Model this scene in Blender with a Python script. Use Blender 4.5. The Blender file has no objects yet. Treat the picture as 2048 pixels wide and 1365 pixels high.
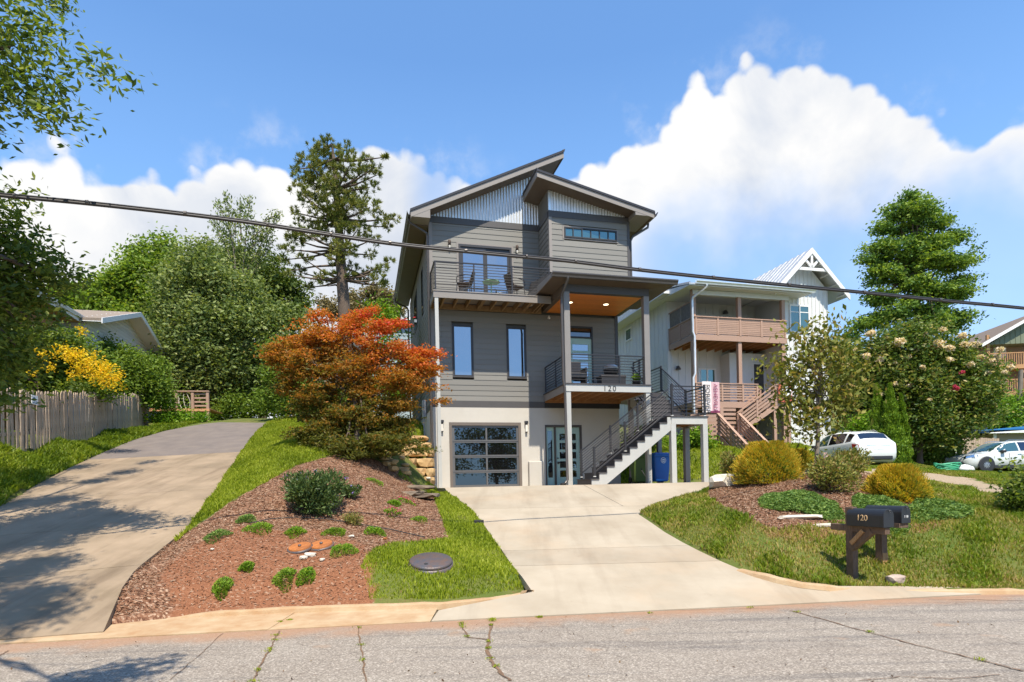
import bpy, bmesh, math, random
import numpy as np
from mathutils import Vector, Matrix
random.seed(7); rng = np.random.default_rng(7)
sc = bpy.context.scene
COL = sc.collection
# ------------------------------------------------------------------ camera
FPX, ROLL, PX0, PY0, CZ = 1180.0, 0.022, 1024.0, 970.0, 0.1
cam = bpy.data.cameras.new('camera'); camo = bpy.data.objects.new('camera', cam); COL.objects.link(camo)
cam.sensor_width = 36.0; cam.lens = FPX/2048*36; cam.shift_y = (PY0-682.5)/2048.0
cam.clip_start = 0.1; cam.clip_end = 4000
camo.matrix_world = Matrix.Translation((0, 0, CZ)) @ Matrix.Rotation(math.pi/2, 4, 'X') @ Matrix.Rotation(-ROLL, 4, 'Z')
sc.camera = camo
# ------------------------------------------------------------------ sun direction (towards the sun)
SUN = Vector((0.263, -0.965, 1.78)).normalized()
EL = math.asin(SUN.z); AZ = math.atan2(SUN.x, SUN.y)
# ------------------------------------------------------------------ node helper
class NT:
    def __init__(s, tree): s.t = tree; tree.nodes.clear()
    def n(s, typ, **kw):
        nd = s.t.nodes.new(typ)
        ins = kw.pop('ins', {})
        for k, v in kw.items(): setattr(nd, k, v)
        for k, v in ins.items(): s.set(nd, k, v)
        return nd
    def set(s, nd, k, v):
        sock = nd.inputs[k]
        if isinstance(v, bpy.types.NodeSocket): s.t.links.new(v, sock)
        else:
            if isinstance(v, (tuple, list)) and len(v) == 3 and sock.type == 'RGBA': v = (*v, 1)
            sock.default_value = v
    def math(s, op, a, b=0.0, c=None, clamp=False):
        nd = s.n('ShaderNodeMath', operation=op, use_clamp=clamp)
        s.set(nd, 0, a); s.set(nd, 1, b)
        if c is not None: s.set(nd, 2, c)
        return nd.outputs[0]
    def mix(s, f, a, b, mode='MIX'):
        nd = s.n('ShaderNodeMix', data_type='RGBA', blend_type=mode)
        s.set(nd, 0, f); s.set(nd, 6, a); s.set(nd, 7, b); return nd.outputs[2]
    def ramp(s, f, pts, interp='LINEAR'):
        nd = s.n('ShaderNodeValToRGB'); nd.color_ramp.interpolation = interp
        el = nd.color_ramp.elements
        while len(el) < len(pts): el.new(0.5)
        for e, (p, c) in zip(el, pts):
            e.position = p; e.color = c if len(c) == 4 else (*c, 1)
        s.set(nd, 0, f); return nd.outputs[0]
    def noise(s, vec, scale, detail=3.0, rough=0.5, dist=0.0, out=0):
        nd = s.n('ShaderNodeTexNoise', ins={'Scale': scale, 'Detail': detail, 'Roughness': rough, 'Distortion': dist})
        if vec is not None: s.set(nd, 'Vector', vec)
        return nd.outputs[out]
    def maprange(s, v, a, b, c=0.0, d=1.0, smooth=False):
        nd = s.n('ShaderNodeMapRange', clamp=True)
        if smooth: nd.interpolation_type = 'SMOOTHSTEP'
        for i, x in enumerate((v, a, b, c, d)): s.set(nd, i, x)
        return nd.outputs[0]
# ------------------------------------------------------------------ sky
world = bpy.data.worlds.new('World'); sc.world = world; world.use_nodes = True
W = NT(world.node_tree)
sky = W.n('ShaderNodeTexSky', sky_type='NISHITA', sun_disc=False, sun_elevation=EL, sun_rotation=AZ, altitude=650, air_density=1.0, dust_density=0.6, ozone_density=2.2)
tc = W.n('ShaderNodeTexCoord'); D = tc.outputs['Generated']
sep = W.n('ShaderNodeSeparateXYZ', ins={0: D})
az = W.math('ARCTAN2', sep.outputs[0], sep.outputs[1]); el = W.math('ARCSINE', sep.outputs[2])
nzc = W.n('ShaderNodeCombineXYZ', ins={0: az, 1: W.math('MULTIPLY', el, 1.35), 2: 0.0}).outputs[0]
# billow: displace the elevation by layered noise
n1 = W.noise(D, 7.0, 2, 0.5); n2 = W.noise(D, 18.0, 5, 0.6); vor = W.n('ShaderNodeTexVoronoi', feature='SMOOTH_F1', ins={'Vector': D, 'Scale': 13.0, 'Smoothness': 0.25}).outputs[0]
vor2 = W.n('ShaderNodeTexVoronoi', feature='SMOOTH_F1', ins={'Vector': D, 'Scale': 38.0, 'Smoothness': 0.25}).outputs[0]
bil = W.math('ADD', W.math('MULTIPLY', W.math('SUBTRACT', 0.40, vor), 0.046), W.math('MULTIPLY', W.math('SUBTRACT', 0.40, vor2), 0.034))
bil = W.math('ADD', bil, W.math('MULTIPLY', W.math('SUBTRACT', n2, 0.5), 0.030))
# cloud-top elevation by azimuth, traced in degrees of azimuth and elevation
prof = [(0,290),(40,290),(75,305),(100,285),(155,285),(185,330),(235,360),(285,330),(330,322),(400,335),(430,302),(510,285),(590,300),(640,320),(705,298),(740,280),(800,262),(860,330),(900,322),(950,350),(985,400),(1060,400),(1100,370),(1150,325),(1235,290),(1250,245),(1330,240),(1355,190),(1375,150),(1395,122),(1440,150),(1490,128),(1590,118),(1680,135),(1730,165),(1790,180),(1830,225),(1900,245),(1960,258),(2047,235)]
def sky_ae(px, py):
    x = px-PX0; y = py-PY0
    xr = x*math.cos(ROLL)-y*math.sin(ROLL); yr = y*math.cos(ROLL)+x*math.sin(ROLL)
    v = Vector((xr/FPX, 1, -yr/FPX)).normalized()
    return math.atan2(v.x, v.y), math.asin(v.z)
pts = [sky_ae(*p) for p in prof]
fc = W.n('ShaderNodeFloatCurve'); cm = fc.mapping; cv = cm.curves[0]
tab = [((a+math.pi)/(2*math.pi), e) for a, e in pts]
ex = [(0.0, .30), (.06, .42), (.12, .3), (.18, .36), (.25, .30), (.30, .40), (.34, .33)]
ex2 = [(.66, .42), (.72, .32), (.78, .40), (.85, .30), (.92, .38), (1.0, .30)]
tab = ex+[t for t in tab if .35 < t[0] < .65]+ex2
while len(cv.points) < len(tab): cv.points.new(.5, .5)
for p, t in zip(cv.points, tab): p.location = t; p.handle_type = 'VECTOR'
cm.update()
W.set(fc, 1, W.math('DIVIDE', W.math('ADD', az, math.pi), 2*math.pi))
top = fc.outputs[0]
d = W.math('SUBTRACT', W.math('ADD', top, bil), el)              # > 0 inside the cloud
mask = W.maprange(d, -0.003, 0.014, smooth=True)
soft = W.maprange(d, 0.05, 0.40, smooth=True)                       # deeper below the top
thin = W.noise(D, 3.2, 5, 0.55)
# lower haze: clouds thin towards blue at the right, lower part
lowr = W.math('MULTIPLY', W.maprange(az, 0.12, 0.30, smooth=True), W.maprange(W.math('ADD', el, W.math('MULTIPLY', W.math('SUBTRACT', thin, .5), .35)), 0.43, 0.31, smooth=True))
mask = W.math('MULTIPLY', mask, W.math('SUBTRACT', 1.0, W.math('MULTIPLY', lowr, 0.80)))
gap = W.math('MULTIPLY', W.math('MULTIPLY', W.maprange(az, -0.18, -0.12, smooth=True), W.maprange(az, 0.08, 0.03, smooth=True)), W.maprange(thin, 0.46, 0.56, smooth=True))
mask = W.math('MULTIPLY', mask, W.math('SUBTRACT', 1.0, W.math('MULTIPLY', gap, 0.6)))
wisp = W.math('MULTIPLY', W.math('MULTIPLY', W.maprange(W.noise(D, 9.0, 6, 0.6), 0.52, 0.72, smooth=True), W.maprange(W.math('SUBTRACT', top, el), -0.07, 0.0, smooth=True)), 0.3)
mask = W.math('MAXIMUM', mask, wisp)
shade = W.noise(D, 5.0, 6, 0.55, 0.4)
sh2 = W.math('ADD', W.math('MULTIPLY', W.maprange(shade, 0.38, 0.62), 0.85), W.math('MULTIPLY', vor, 0.4))
sh2 = W.math('SUBTRACT', W.math('ADD', sh2, W.maprange(d, .10, 0.0, 0.0, .3)), W.math('MULTIPLY', soft, 0.10), clamp=True)
ccol = W.ramp(sh2, [(0.0, (4.3, 4.75, 5.6)), (.45, (5.5, 5.75, 6.2)), (1.0, (6.9, 6.88, 6.85))])
hs = W.n('ShaderNodeHueSaturation', ins={'Saturation': 1.12, 'Value': 1.0, 'Color': sky.outputs[0]})
tint = W.mix(1.0, hs.outputs[0], (0.74, 1.22, 1.68), 'MULTIPLY')
lift = W.mix(W.maprange(el, .05, .62, 0.60, 0.22), tint, (3.9, 6.5, 9.5))
skyc = W.mix(mask, lift, ccol)
bg = W.n('ShaderNodeBackground', ins={'Color': skyc, 'Strength': 0.095})
wo = W.n('ShaderNodeOutputWorld', ins={0: bg.outputs[0]})
# ------------------------------------------------------------------ sun
sl = bpy.data.lights.new('sun', 'SUN'); so = bpy.data.objects.new('sun', sl); COL.objects.link(so)
sl.energy = 5.0; sl.angle = math.radians(0.55); sl.color = (1.0, 0.91, 0.77)
so.rotation_euler = SUN.to_track_quat('Z', 'Y').to_euler(); so.location = (6, -8, 20)
sc.view_settings.view_transform = 'Standard'; sc.view_settings.look = 'None'; sc.view_settings.gamma = 1.0
sc.view_settings.exposure = 0.62
sc.cycles.max_bounces = 6; sc.cycles.diffuse_bounces = 3; sc.cycles.transmission_bounces = 4; sc.cycles.transparent_max_bounces = 6
# ------------------------------------------------------------------ materials
MATS = {}
def pmat(name, col, rough=0.6, noise=0.0, nscale=8.0, metal=0.0, spec=0.5, bump=0.0, bscale=60.0, col2=None, stretch=None, coord='Object', coat=0.0, streak=0.0, stain=0.0, staincol=(.1,.08,.06)):
    m = bpy.data.materials.new(name); m.use_nodes = True; N = NT(m.node_tree)
    v = N.n('ShaderNodeNewGeometry').outputs['Position'] if coord == 'World' else N.n('ShaderNodeTexCoord').outputs[coord]
    if stretch: v = N.n('ShaderNodeMapping', ins={'Vector': v, 'Scale': stretch}).outputs[0]
    c = (*col, 1)
    p = N.n('ShaderNodeBsdfPrincipled', ins={'Roughness': rough, 'Metallic': metal, 'Specular IOR Level': spec, 'Coat Weight': coat})
    if noise > 0 or col2:
        c2 = col2 or tuple(x*(1-noise) for x in col)
        f = N.ramp(N.noise(v, nscale, 5, 0.6), [(.34, (0, 0, 0)), (.68, (1, 1, 1))])
        c = N.mix(f, c, (*c2, 1))
    if stain > 0:
        f = N.math('MULTIPLY', N.maprange(N.noise(v, nscale*.35, 6, .65), .5, .72), stain)
        c = N.mix(f, c, (*staincol, 1))
    if streak > 0:
        st_ = N.noise(N.n('ShaderNodeMapping', ins={'Vector': v, 'Scale': (2.6, .22, 1), 'Rotation': (0, 0, -.12)}).outputs[0], 1.0, 5, .6)
        c = N.mix(N.math('MULTIPLY', N.maprange(st_, .50, .72), streak), c, N.mix(1.0, c, (.62, .58, .54, 1), 'MULTIPLY'))
        sp_ = N.maprange(N.noise(v, 3.1, 6, .7), .62, .74); c = N.mix(N.math('MULTIPLY', sp_, streak*.9), c, N.mix(1.0, c, (.66, .60, .54, 1), 'MULTIPLY'))
    # every object of one material a hair different
    oi = N.n('ShaderNodeObjectInfo')
    hv = N.n('ShaderNodeHueSaturation', ins={'Color': c, 'Value': N.maprange(oi.outputs['Random'], 0, 1, .93, 1.07)})
    N.set(p, 'Base Color', hv.outputs[0])
    if bump > 0:
        b = N.n('ShaderNodeBump', ins={'Strength': bump, 'Distance': 0.01, 'Height': N.noise(v, bscale, 4, .6)})
        N.set(p, 'Normal', b.outputs[0])
    N.n('ShaderNodeOutputMaterial', ins={0: p.outputs[0]})
    MATS[name] = m; return m
def gmat(name, col, refl=0.6, rough=0.02, tint=(1, 1, 1)):
    m = bpy.data.materials.new(name); m.use_nodes = True; N = NT(m.node_tree)
    g = N.n('ShaderNodeBsdfGlossy', ins={'Color': (*tint, 1), 'Roughness': rough})
    if True:
        nb = N.n('ShaderNodeBump', ins={'Strength': .02, 'Distance': .02, 'Height': N.noise(N.n('ShaderNodeTexCoord').outputs['Object'], 2.2, 1, .5)})
        N.set(g, 'Normal', nb.outputs[0])
    df = N.n('ShaderNodeBsdfDiffuse', ins={'Color': (*col, 1)})
    fr = N.n('ShaderNodeLayerWeight', ins={'Blend': .25}).outputs['Fresnel']
    f = N.math('ADD', refl, N.math('MULTIPLY', fr, .35), clamp=True)
    mx = N.n('ShaderNodeMixShader', ins={0: f, 1: df.outputs[0], 2: g.outputs[0]})
    N.n('ShaderNodeOutputMaterial', ins={0: mx.outputs[0]}); MATS[name] = m; return m
def leafmat(name, cols, trans=0.3, rough=0.55, spec=.22):
    """cols: ramp over the per-leaf random attribute"""
    m = bpy.data.materials.new(name); m.use_nodes = True; N = NT(m.node_tree)
    a = N.n('ShaderNodeAttribute', attribute_name='rnd').outputs['Fac']
    k = len(cols)-1
    c = N.ramp(a, [(i/k, x) for i, x in enumerate(cols)])
    p = N.n('ShaderNodeBsdfPrincipled', ins={'Base Color': c, 'Roughness': rough, 'Specular IOR Level': spec})
    tcx = N.mix(1.0, c, (1.5, 1.5, .7, 1), 'MULTIPLY')
    t = N.n('ShaderNodeBsdfTranslucent', ins={'Color': tcx})
    mx = N.n('ShaderNodeMixShader', ins={0: trans, 1: p.outputs[0], 2: t.outputs[0]})
    N.n('ShaderNodeOutputMaterial', ins={0: mx.outputs[0]}); MATS[name] = m; return m
siding = pmat('siding_paint', (.20, .193, .172), .62, .06, 3, bump=.12, bscale=40, stretch=(1, 8, 8))
trimc = pmat('charcoal_trim', (.075, .070, .068), .55, .08, 4)
fasc = pmat('taupe_fascia', (.25, .225, .20), .5, .06, 3)
soffm = pmat('brown_soffit', (.115, .085, .062), .6, .1, 3)
roofm = pmat('dark_roofing', (.055, .05, .048), .6, .2, 6)
stucco = pmat('stucco', (.54, .51, .45), .85, .05, 2.0, bump=.25, bscale=120, stain=.25, staincol=(.38, .33, .26))
lightpost = pmat('pale_grey_paint', (.46, .46, .43), .5, .06, 5)
colm = pmat('grey_column_paint', (.215, .20, .185), .5, .06, 4)
blackmet = pmat('dark_metal', (.045, .043, .045), .38, .1, 6, metal=.3)
framem = pmat('dark_window_frame', (.030, .029, .031), .45, .1, 5)
garframe = pmat('garage_door_frame', (.135, .132, .13), .4, .05, 6, metal=.3)
gutterm = pmat('bronze_gutter', (.10, .088, .08), .35, .1, 6, metal=.3)
galv = pmat('galvanised_metal', (.80, .81, .79), .42, .12, 5, metal=.75)
galvw = pmat('galvanised_roof', (.56, .57, .57), .42, .1, 3, metal=.5)
cedar = pmat('orange_wood_ceiling', (.80, .28, .045), .45, 0, 6, col2=(.66, .19, .03), stretch=(1.2, 14, 14), bump=.1)
joistm = pmat('treated_lumber', (.30, .20, .10), .7, 0, 5, col2=(.20, .115, .05), stretch=(2, 9, 9))
brownj = pmat('stained_lumber', (.42, .20, .075), .7, 0, 4, col2=(.27, .12, .04), stretch=(2, 9, 9))
teal = pmat('mint_door_paint', (.36, .52, .46), .4, .04, 4)
tread = pmat('dark_deck_board', (.06, .055, .058), .6, .2, 9)
whitep = pmat('white_paint', (.78, .78, .76), .5, .03, 4, stain=.06, staincol=(.6, .6, .56))
whites = pmat('white_siding', (.66, .67, .65), .6, .04, 4)
deckbr = pmat('brown_deck_stain', (.42, .27, .195), .6, 0, 6, col2=(.33, .205, .145), stretch=(2, 8, 8))
privg = pmat('weathered_screen', (.17, .15, .13), .8, .3, 7, stretch=(12, 1, 1))
picket = pmat('weathered_picket', (.52, .40, .29), .85, 0, 5, col2=(.33, .25, .18), stretch=(14, 14, 1.6), bump=.3, bscale=30, stain=.5, staincol=(.10, .08, .07))
postwd = pmat('mailbox_post_wood', (.165, .10, .06), .8, 0, 6, col2=(.08, .05, .032), stretch=(14, 14, 1.5), bump=.4, bscale=26)
postlt = pmat('split_post_wood', (.42, .24, .10), .8, 0, 6, col2=(.25, .13, .055), stretch=(14, 14, 1.5))
mbox = pmat('mailbox_black', (.018, .02, .024), .42, .1, 8, bump=.05)
gold = pmat('gold_numbers', (.75, .50, .26), .4)
numw = pmat('white_numbers', (.75, .75, .72), .5)
numd = pmat('dark_numbers', (.03, .03, .03), .5)
conc = pmat('driveway_concrete', (.37, .315, .235), .85, 0, .9, col2=(.295, .245, .175), streak=.4, bump=.25, bscale=150, coord='World', stain=.35, staincol=(.46, .30, .17))
concold = pmat('old_concrete', (.315, .235, .155), .9, 0, 1.1, col2=(.215, .16, .10), streak=.8, bump=.4, bscale=110, coord='World', stain=.8, staincol=(.155, .115, .075))
curbm = pmat('curb_concrete', (.44, .33, .20), .9, 0, 3.5, col2=(.36, .22, .11), bump=.4, bscale=90, coord='World', stain=.6, staincol=(.30, .16, .07))
aspold = pmat('driveway_asphalt', (.175, .145, .125), .95, 0, 2, col2=(.135, .112, .10), bump=.5, bscale=220, coord='World', stain=.3, staincol=(.22, .17, .12))
clay = pmat('red_clay', (.30, .12, .05), .95, 0, 5, col2=(.20, .085, .038), bump=.5, bscale=60, coord='World')
glass_win = gmat('window_glass', (.045, .048, .05), .38, .01, (.80, .90, 1.0))
glass_dark = gmat('dark_glass', (.006, .007, .008), .16, .01, (.85, .92, 1.0))
glass_gar = gmat('garage_glass', (.006, .006, .007), .12, .01, (.8, .88, 1.0))
glass_green = gmat('green_glass', (.03, .07, .065), .22, .02, (.7, .95, .9))
bluep = pmat('blue_plastic', (.01, .13, .48), .42, .05, 4)
greenp = pmat('green_plastic', (.09, .15, .03), .5, .08, 4)
rubber = pmat('black_rubber', (.02, .02, .02), .7)
carw = pmat('pearl_white_car_paint', (.66, .69, .67), .22, .02, 2, coat=.8)
carblk = pmat('black_plastic_trim', (.025, .025, .027), .5)
rimm = pmat('alloy_rim', (.45, .45, .46), .3, metal=.8)
redl = pmat('red_lens', (.35, .02, .02), .2, coat=.5)
chrome = pmat('chrome', (.6, .6, .6), .15, metal=1)
stone = pmat('yellow_sandstone', (.52, .36, .17), .85, 0, 3, col2=(.38, .235, .105), bump=.6, bscale=14, coord='World', stain=.4, staincol=(.22, .13, .06))
stoned = pmat('brown_slate_stone', (.20, .155, .105), .85, 0, 3, col2=(.12, .09, .065), bump=.6, bscale=14)
stonep = pmat('pinkish_rock', (.48, .38, .31), .85, 0, 6, col2=(.30, .23, .19), bump=.7, bscale=22)
stonew = pmat('pale_rock', (.62, .56, .46), .85, .2, 6, bump=.5, bscale=20)
rust = pmat('rusty_metal', (.42, .145, .03), .8, 0, 9, col2=(.26, .085, .02), bump=.4, bscale=50)
iron = pmat('cast_iron', (.085, .088, .10), .42, 0, 7, col2=(.15, .095, .07), metal=.2, bump=.5, bscale=40)
bark = pmat('bark', (.14, .10, .07), .9, 0, 5, col2=(.075, .052, .038), stretch=(10, 10, 1.4), bump=.8, bscale=14)
barkg = pmat('grey_bark', (.24, .205, .165), .9, 0, 6, col2=(.15, .125, .10), stretch=(10, 10, 1.4), bump=.5, bscale=14)
orgsd = pmat('orange_siding', (.52, .27, .13), .7, .08, 3)
orgsf = pmat('ochre_soffit', (.42, .24, .055), .7, .1, 3)
shing = pmat('tan_shingles', (.27, .215, .165), .9, .3, 14, bump=.4)
shingd = pmat('brown_shingles', (.20, .155, .12), .9, .3, 14, bump=.4)
sageg = pmat('sage_board', (.165, .19, .125), .7, .06, 4)
tanw = pmat('tan_wall', (.30, .22, .15), .7, .08, 3)
cedarp = pmat('cedar_porch_wood', (.48, .26, .115), .7, .15, 5)
blueroof = pmat('blue_metal_roof', (.018, .14, .36), .4, .08, 4)
navy = pmat('navy_roof', (.02, .028, .05), .5)
beige = pmat('beige_siding', (.33, .275, .185), .7, .06, 4)
bluegrey = pmat('blue_grey_siding', (.34, .42, .44), .7, .05, 4)
mintm = pmat('mint_table', (.33, .55, .38), .4)
whicker = pmat('brown_wicker', (.09, .06, .045), .7, .4, 40)
clothw = pmat('white_cloth', (.72, .66, .65), .9)
clothp = pmat('pink_cloth', (.60, .40, .43), .9)
maroon = pmat('maroon_print', (.22, .04, .10), .9)
bannerr = pmat('red_banner', (.50, .12, .07), .85)
ink = pmat('black_ink', (.02, .02, .02), .8)
signw = pmat('sign_white', (.72, .76, .78), .5)
signb = pmat('sign_blue', (.05, .13, .25), .5)
wire = pmat('wire_insulation', (.035, .030, .028), .5, .2, 20)
tarp = pmat('green_hose', (.05, .35, .18), .5)
poolw = pmat('pool_pole_wood', (.22, .18, .14), .9, .2, 5)
greybox = pmat('meter_grey', (.35, .37, .38), .5)
# ------------------------------------------------------------------ object helpers
def link(o, parent=None):
    COL.objects.link(o)
    if parent is not None: o.parent = parent
    return o
def tag(o, label=None, cat=None, group=None, kind=None):
    if label: o['label'] = label
    if cat: o['category'] = cat
    if group: o['group'] = group
    if kind: o['kind'] = kind
    return o
def thing(name, label, cat, loc=(0, 0, 0), rz=0.0, group=None):
    o = bpy.data.objects.new(name, None); o.empty_display_size = .3; link(o)
    o.location = loc; o.rotation_euler = (0, 0, rz); return tag(o, label, cat, group)
class MB:
    def __init__(s): s.v = []; s.f = []; s.sm = []
    def add(s, vs, fs, smooth=False):
        b = len(s.v); s.v += [tuple(p) for p in vs]; s.f += [tuple(b+i for i in f) for f in fs]; s.sm += [smooth]*len(fs); return s
    def box(s, x0, y0, z0, x1, y1, z1):
        if x0 > x1: x0, x1 = x1, x0
        if y0 > y1: y0, y1 = y1, y0
        if z0 > z1: z0, z1 = z1, z0
        v = [(x0, y0, z0), (x1, y0, z0), (x1, y1, z0), (x0, y1, z0), (x0, y0, z1), (x1, y0, z1), (x1, y1, z1), (x0, y1, z1)]
        return s.hexa(v)
    def hexa(s, v):
        return s.add(v, [(0, 3, 2, 1), (4, 5, 6, 7), (0, 1, 5, 4), (1, 2, 6, 5), (2, 3, 7, 6), (3, 0, 4, 7)])
    def prism(s, poly, axis, a, b):
        """poly: 2-D points; axis 'x','y','z' is the extrusion axis"""
        n = len(poly)
        def P(p, t):
            return {'x': (t, p[0], p[1]), 'y': (p[0], t, p[1]), 'z': (p[0], p[1], t)}[axis]
        v = [P(p, a) for p in poly]+[P(p, b) for p in poly]
        return s.add(v, [tuple(range(n))[::-1], tuple(range(n, 2*n))]+[(i, (i+1) % n, n+(i+1) % n, n+i) for i in range(n)])
    def bar(s, p, q, w, h=None, up=(0, 0, 1)):
        """rectangular bar from p to q, w wide, h high"""
        h = h or w; p = Vector(p); q = Vector(q); d = (q-p).normalized(); up = Vector(up)
        if abs(d.dot(up)) > .98: up = Vector((0, 1, 0))
        sd = d.cross(up).normalized(); u2 = sd.cross(d).normalized()
        v = [c+sd*(a*w/2)+u2*(b*h/2) for c in (p, q) for a, b in ((-1, -1), (1, -1), (1, 1), (-1, 1))]
        return s.add(v, [(0, 1, 2, 3), (7, 6, 5, 4), (0, 4, 5, 1), (1, 5, 6, 2), (2, 6, 7, 3), (3, 7, 4, 0)])
    def tube(s, pts, r, n=8, cap=True, smooth=True):
        pts = [Vector(p) for p in pts]; rs = r if isinstance(r, (list, tuple)) else [r]*len(pts)
        vs = []; fs = []; ref = None
        for i, p in enumerate(pts):
            d = (pts[min(i+1, len(pts)-1)]-pts[max(i-1, 0)]).normalized()
            if ref is None: ref = Vector((0, 0, 1)) if abs(d.z) < .9 else Vector((1, 0, 0))
            a = d.cross(ref).normalized(); b = d.cross(a).normalized(); ref = b.cross(d) if False else ref
            for k in range(n):
                t = 2*math.pi*k/n; vs.append(p+(a*math.cos(t)+b*math.sin(t))*rs[i])
        for i in range(len(pts)-1):
            for k in range(n):
                fs.append((i*n+k, i*n+(k+1) % n, (i+1)*n+(k+1) % n, (i+1)*n+k))
        s.add(vs, fs, smooth)
        if cap: s.add(vs[:n], [tuple(range(n))]); s.add(vs[-n:], [tuple(range(n))[::-1]])
        return s
    def lathe(s, prof, n=20, c=(0, 0, 0), smooth=True):
        vs = []; m = len(prof)
        for (r, z) in prof:
            for k in range(n):
                t = 2*math.pi*k/n; vs.append((c[0]+r*math.cos(t), c[1]+r*math.sin(t), c[2]+z))
        fs = [(i*n+k, i*n+(k+1) % n, (i+1)*n+(k+1) % n, (i+1)*n+k) for i in range(m-1) for k in range(n)]
        fs += [tuple(range(n))[::-1], tuple((m-1)*n+k for k in range(n))]
        return s.add(vs, fs, smooth)
    def build(s, name, mat, parent=None, bevel=0.0, loc=None, label=None):
        me = bpy.data.meshes.new(name); me.from_pydata(s.v, [], s.f)
        me.polygons.foreach_set('use_smooth', s.sm)
        me.materials.append(mat)
        o = bpy.data.objects.new(name, me); link(o, parent)
        if loc: o.location = loc
        bm = bmesh.new(); bm.from_mesh(me); bmesh.ops.recalc_face_normals(bm, faces=bm.faces)
        bm.to_mesh(me); bm.free()
        if bevel > 0:
            b = o.modifiers.new('bevel', 'BEVEL'); b.width = bevel; b.segments = 2; b.limit_method = 'ANGLE'
        if label: o['label'] = label
        return o
def dup(o, parent=None, loc=None, rot=None, scale=None):
    c = o.copy(); link(c, parent)
    if loc is not None: c.location = loc
    if rot is not None: c.rotation_euler = rot
    if scale is not None: c.scale = scale
    return c
def copy_tree(o, parent=None):
    c = o.copy(); link(c, parent)
    for ch in list(o.children): copy_tree(ch, c)
    return c
def text(name, s, size, mat, parent, loc, rot, extrude=.004, align='CENTER', space=1.0):
    cu = bpy.data.curves.new(name, 'FONT'); cu.body = s; cu.size = size; cu.extrude = extrude; cu.align_x = align; cu.space_character = space; cu.resolution_u = 3
    tmp = bpy.data.objects.new(name, cu); COL.objects.link(tmp)
    dg = bpy.context.evaluated_depsgraph_get(); me = bpy.data.meshes.new_from_object(tmp.evaluated_get(dg))
    COL.objects.unlink(tmp); bpy.data.objects.remove(tmp)
    me.materials.clear(); me.materials.append(mat)
    o = bpy.data.objects.new(name, me); link(o, parent); o.location = loc; o.rotation_euler = rot
    return o
# pixel (2048 wide) + depth -> place in the world, following the lens
def at(px, py, Y):
    x = px-PX0; y = py-PY0
    xr = x*math.cos(ROLL)-y*math.sin(ROLL); yr = y*math.cos(ROLL)+x*math.sin(ROLL)
    return Vector((xr/FPX*Y, Y, CZ-yr/FPX*Y))
def mesh_np(name, verts, faces_n, idx, mat, parent=None, attrs=None, smooth=False):
    """fast mesh: verts (n,3), all faces with faces_n corners, idx flat; attrs: name -> per-face float"""
    me = bpy.data.meshes.new(name); nv = len(verts); nf = len(idx)//faces_n
    me.vertices.add(nv); me.vertices.foreach_set('co', np.ascontiguousarray(verts, dtype=np.float32).ravel())
    me.loops.add(len(idx)); me.loops.foreach_set('vertex_index', np.ascontiguousarray(idx, dtype=np.int32))
    me.polygons.add(nf); me.polygons.foreach_set('loop_start', np.arange(0, nf*faces_n, faces_n, dtype=np.int32))
    if smooth: me.polygons.foreach_set('use_smooth', np.ones(nf, dtype=bool))
    for k, a in (attrs or {}).items():
        at_ = me.attributes.new(k, 'FLOAT', 'FACE'); at_.data.foreach_set('value', np.ascontiguousarray(a, dtype=np.float32))
    me.update(calc_edges=True); me.materials.append(mat)
    o = bpy.data.objects.new(name, me); link(o, parent); return o
# ================================================================== terrain
ZR = -1.6                                   # road level
def z_left(Y, x=0): return -3.18+.24*Y           # slope of the old driveway
def road_y(X):                              # far edge of the asphalt
    return np.interp(X, [-40, -5.86, -3.4, -.7, 4.1, 7.4, 40], [6.0, 6.75, 7.1, 7.45, 8.0, 8.45, 9.5])
def z_dwv(Y, X):
    ry = road_y(X); return np.where(Y > 16.4, .05, np.maximum(ZR+.012, ZR+.012+1.638*(Y-ry)/(16.4-ry)))
def z_dw(Y, x=2.0):                         # slope of the new driveway
    return float(z_dwv(Y, x))
def on(px, py, zf):
    """where the line of sight through a pixel meets the surface z = zf(Y)"""
    lo, hi = 3.0, 60.0
    def g(Y): q = at(px, py, Y); return q.z-zf(Y, q.x)
    a = lo
    for k in range(600):
        b = a+.1
        if g(a) >= 0 > g(b):
            for _ in range(30):
                m = (a+b)/2
                if g(m) >= 0: a = m
                else: b = m
            return at(px, py, a)
        a = b
    return at(px, py, 20)
ZROAD = lambda Y, x=0: ZR
# left (old) driveway edges
LR = [on(*p, z_left) for p in [(215, 1240), (245, 1175), (270, 1140), (320, 1100), (370, 1060), (400, 1022), (425, 990), (445, 958), (465, 930), (482, 903), (500, 880), (518, 860), (533, 846)]]
LL = [Vector((-9.6, 5.9, ZR+.02)), Vector((-9.9, 8.2, -1.2)), Vector((-10.3, 10.5, -.66))]+[on(*p, z_left) for p in [(0, 1012), (60, 978), (120, 945), (200, 908), (262, 882), (330, 862), (400, 849), (440, 845)]]
LR[0] = Vector((LR[0].x, 7.15, ZR+.03))
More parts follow.
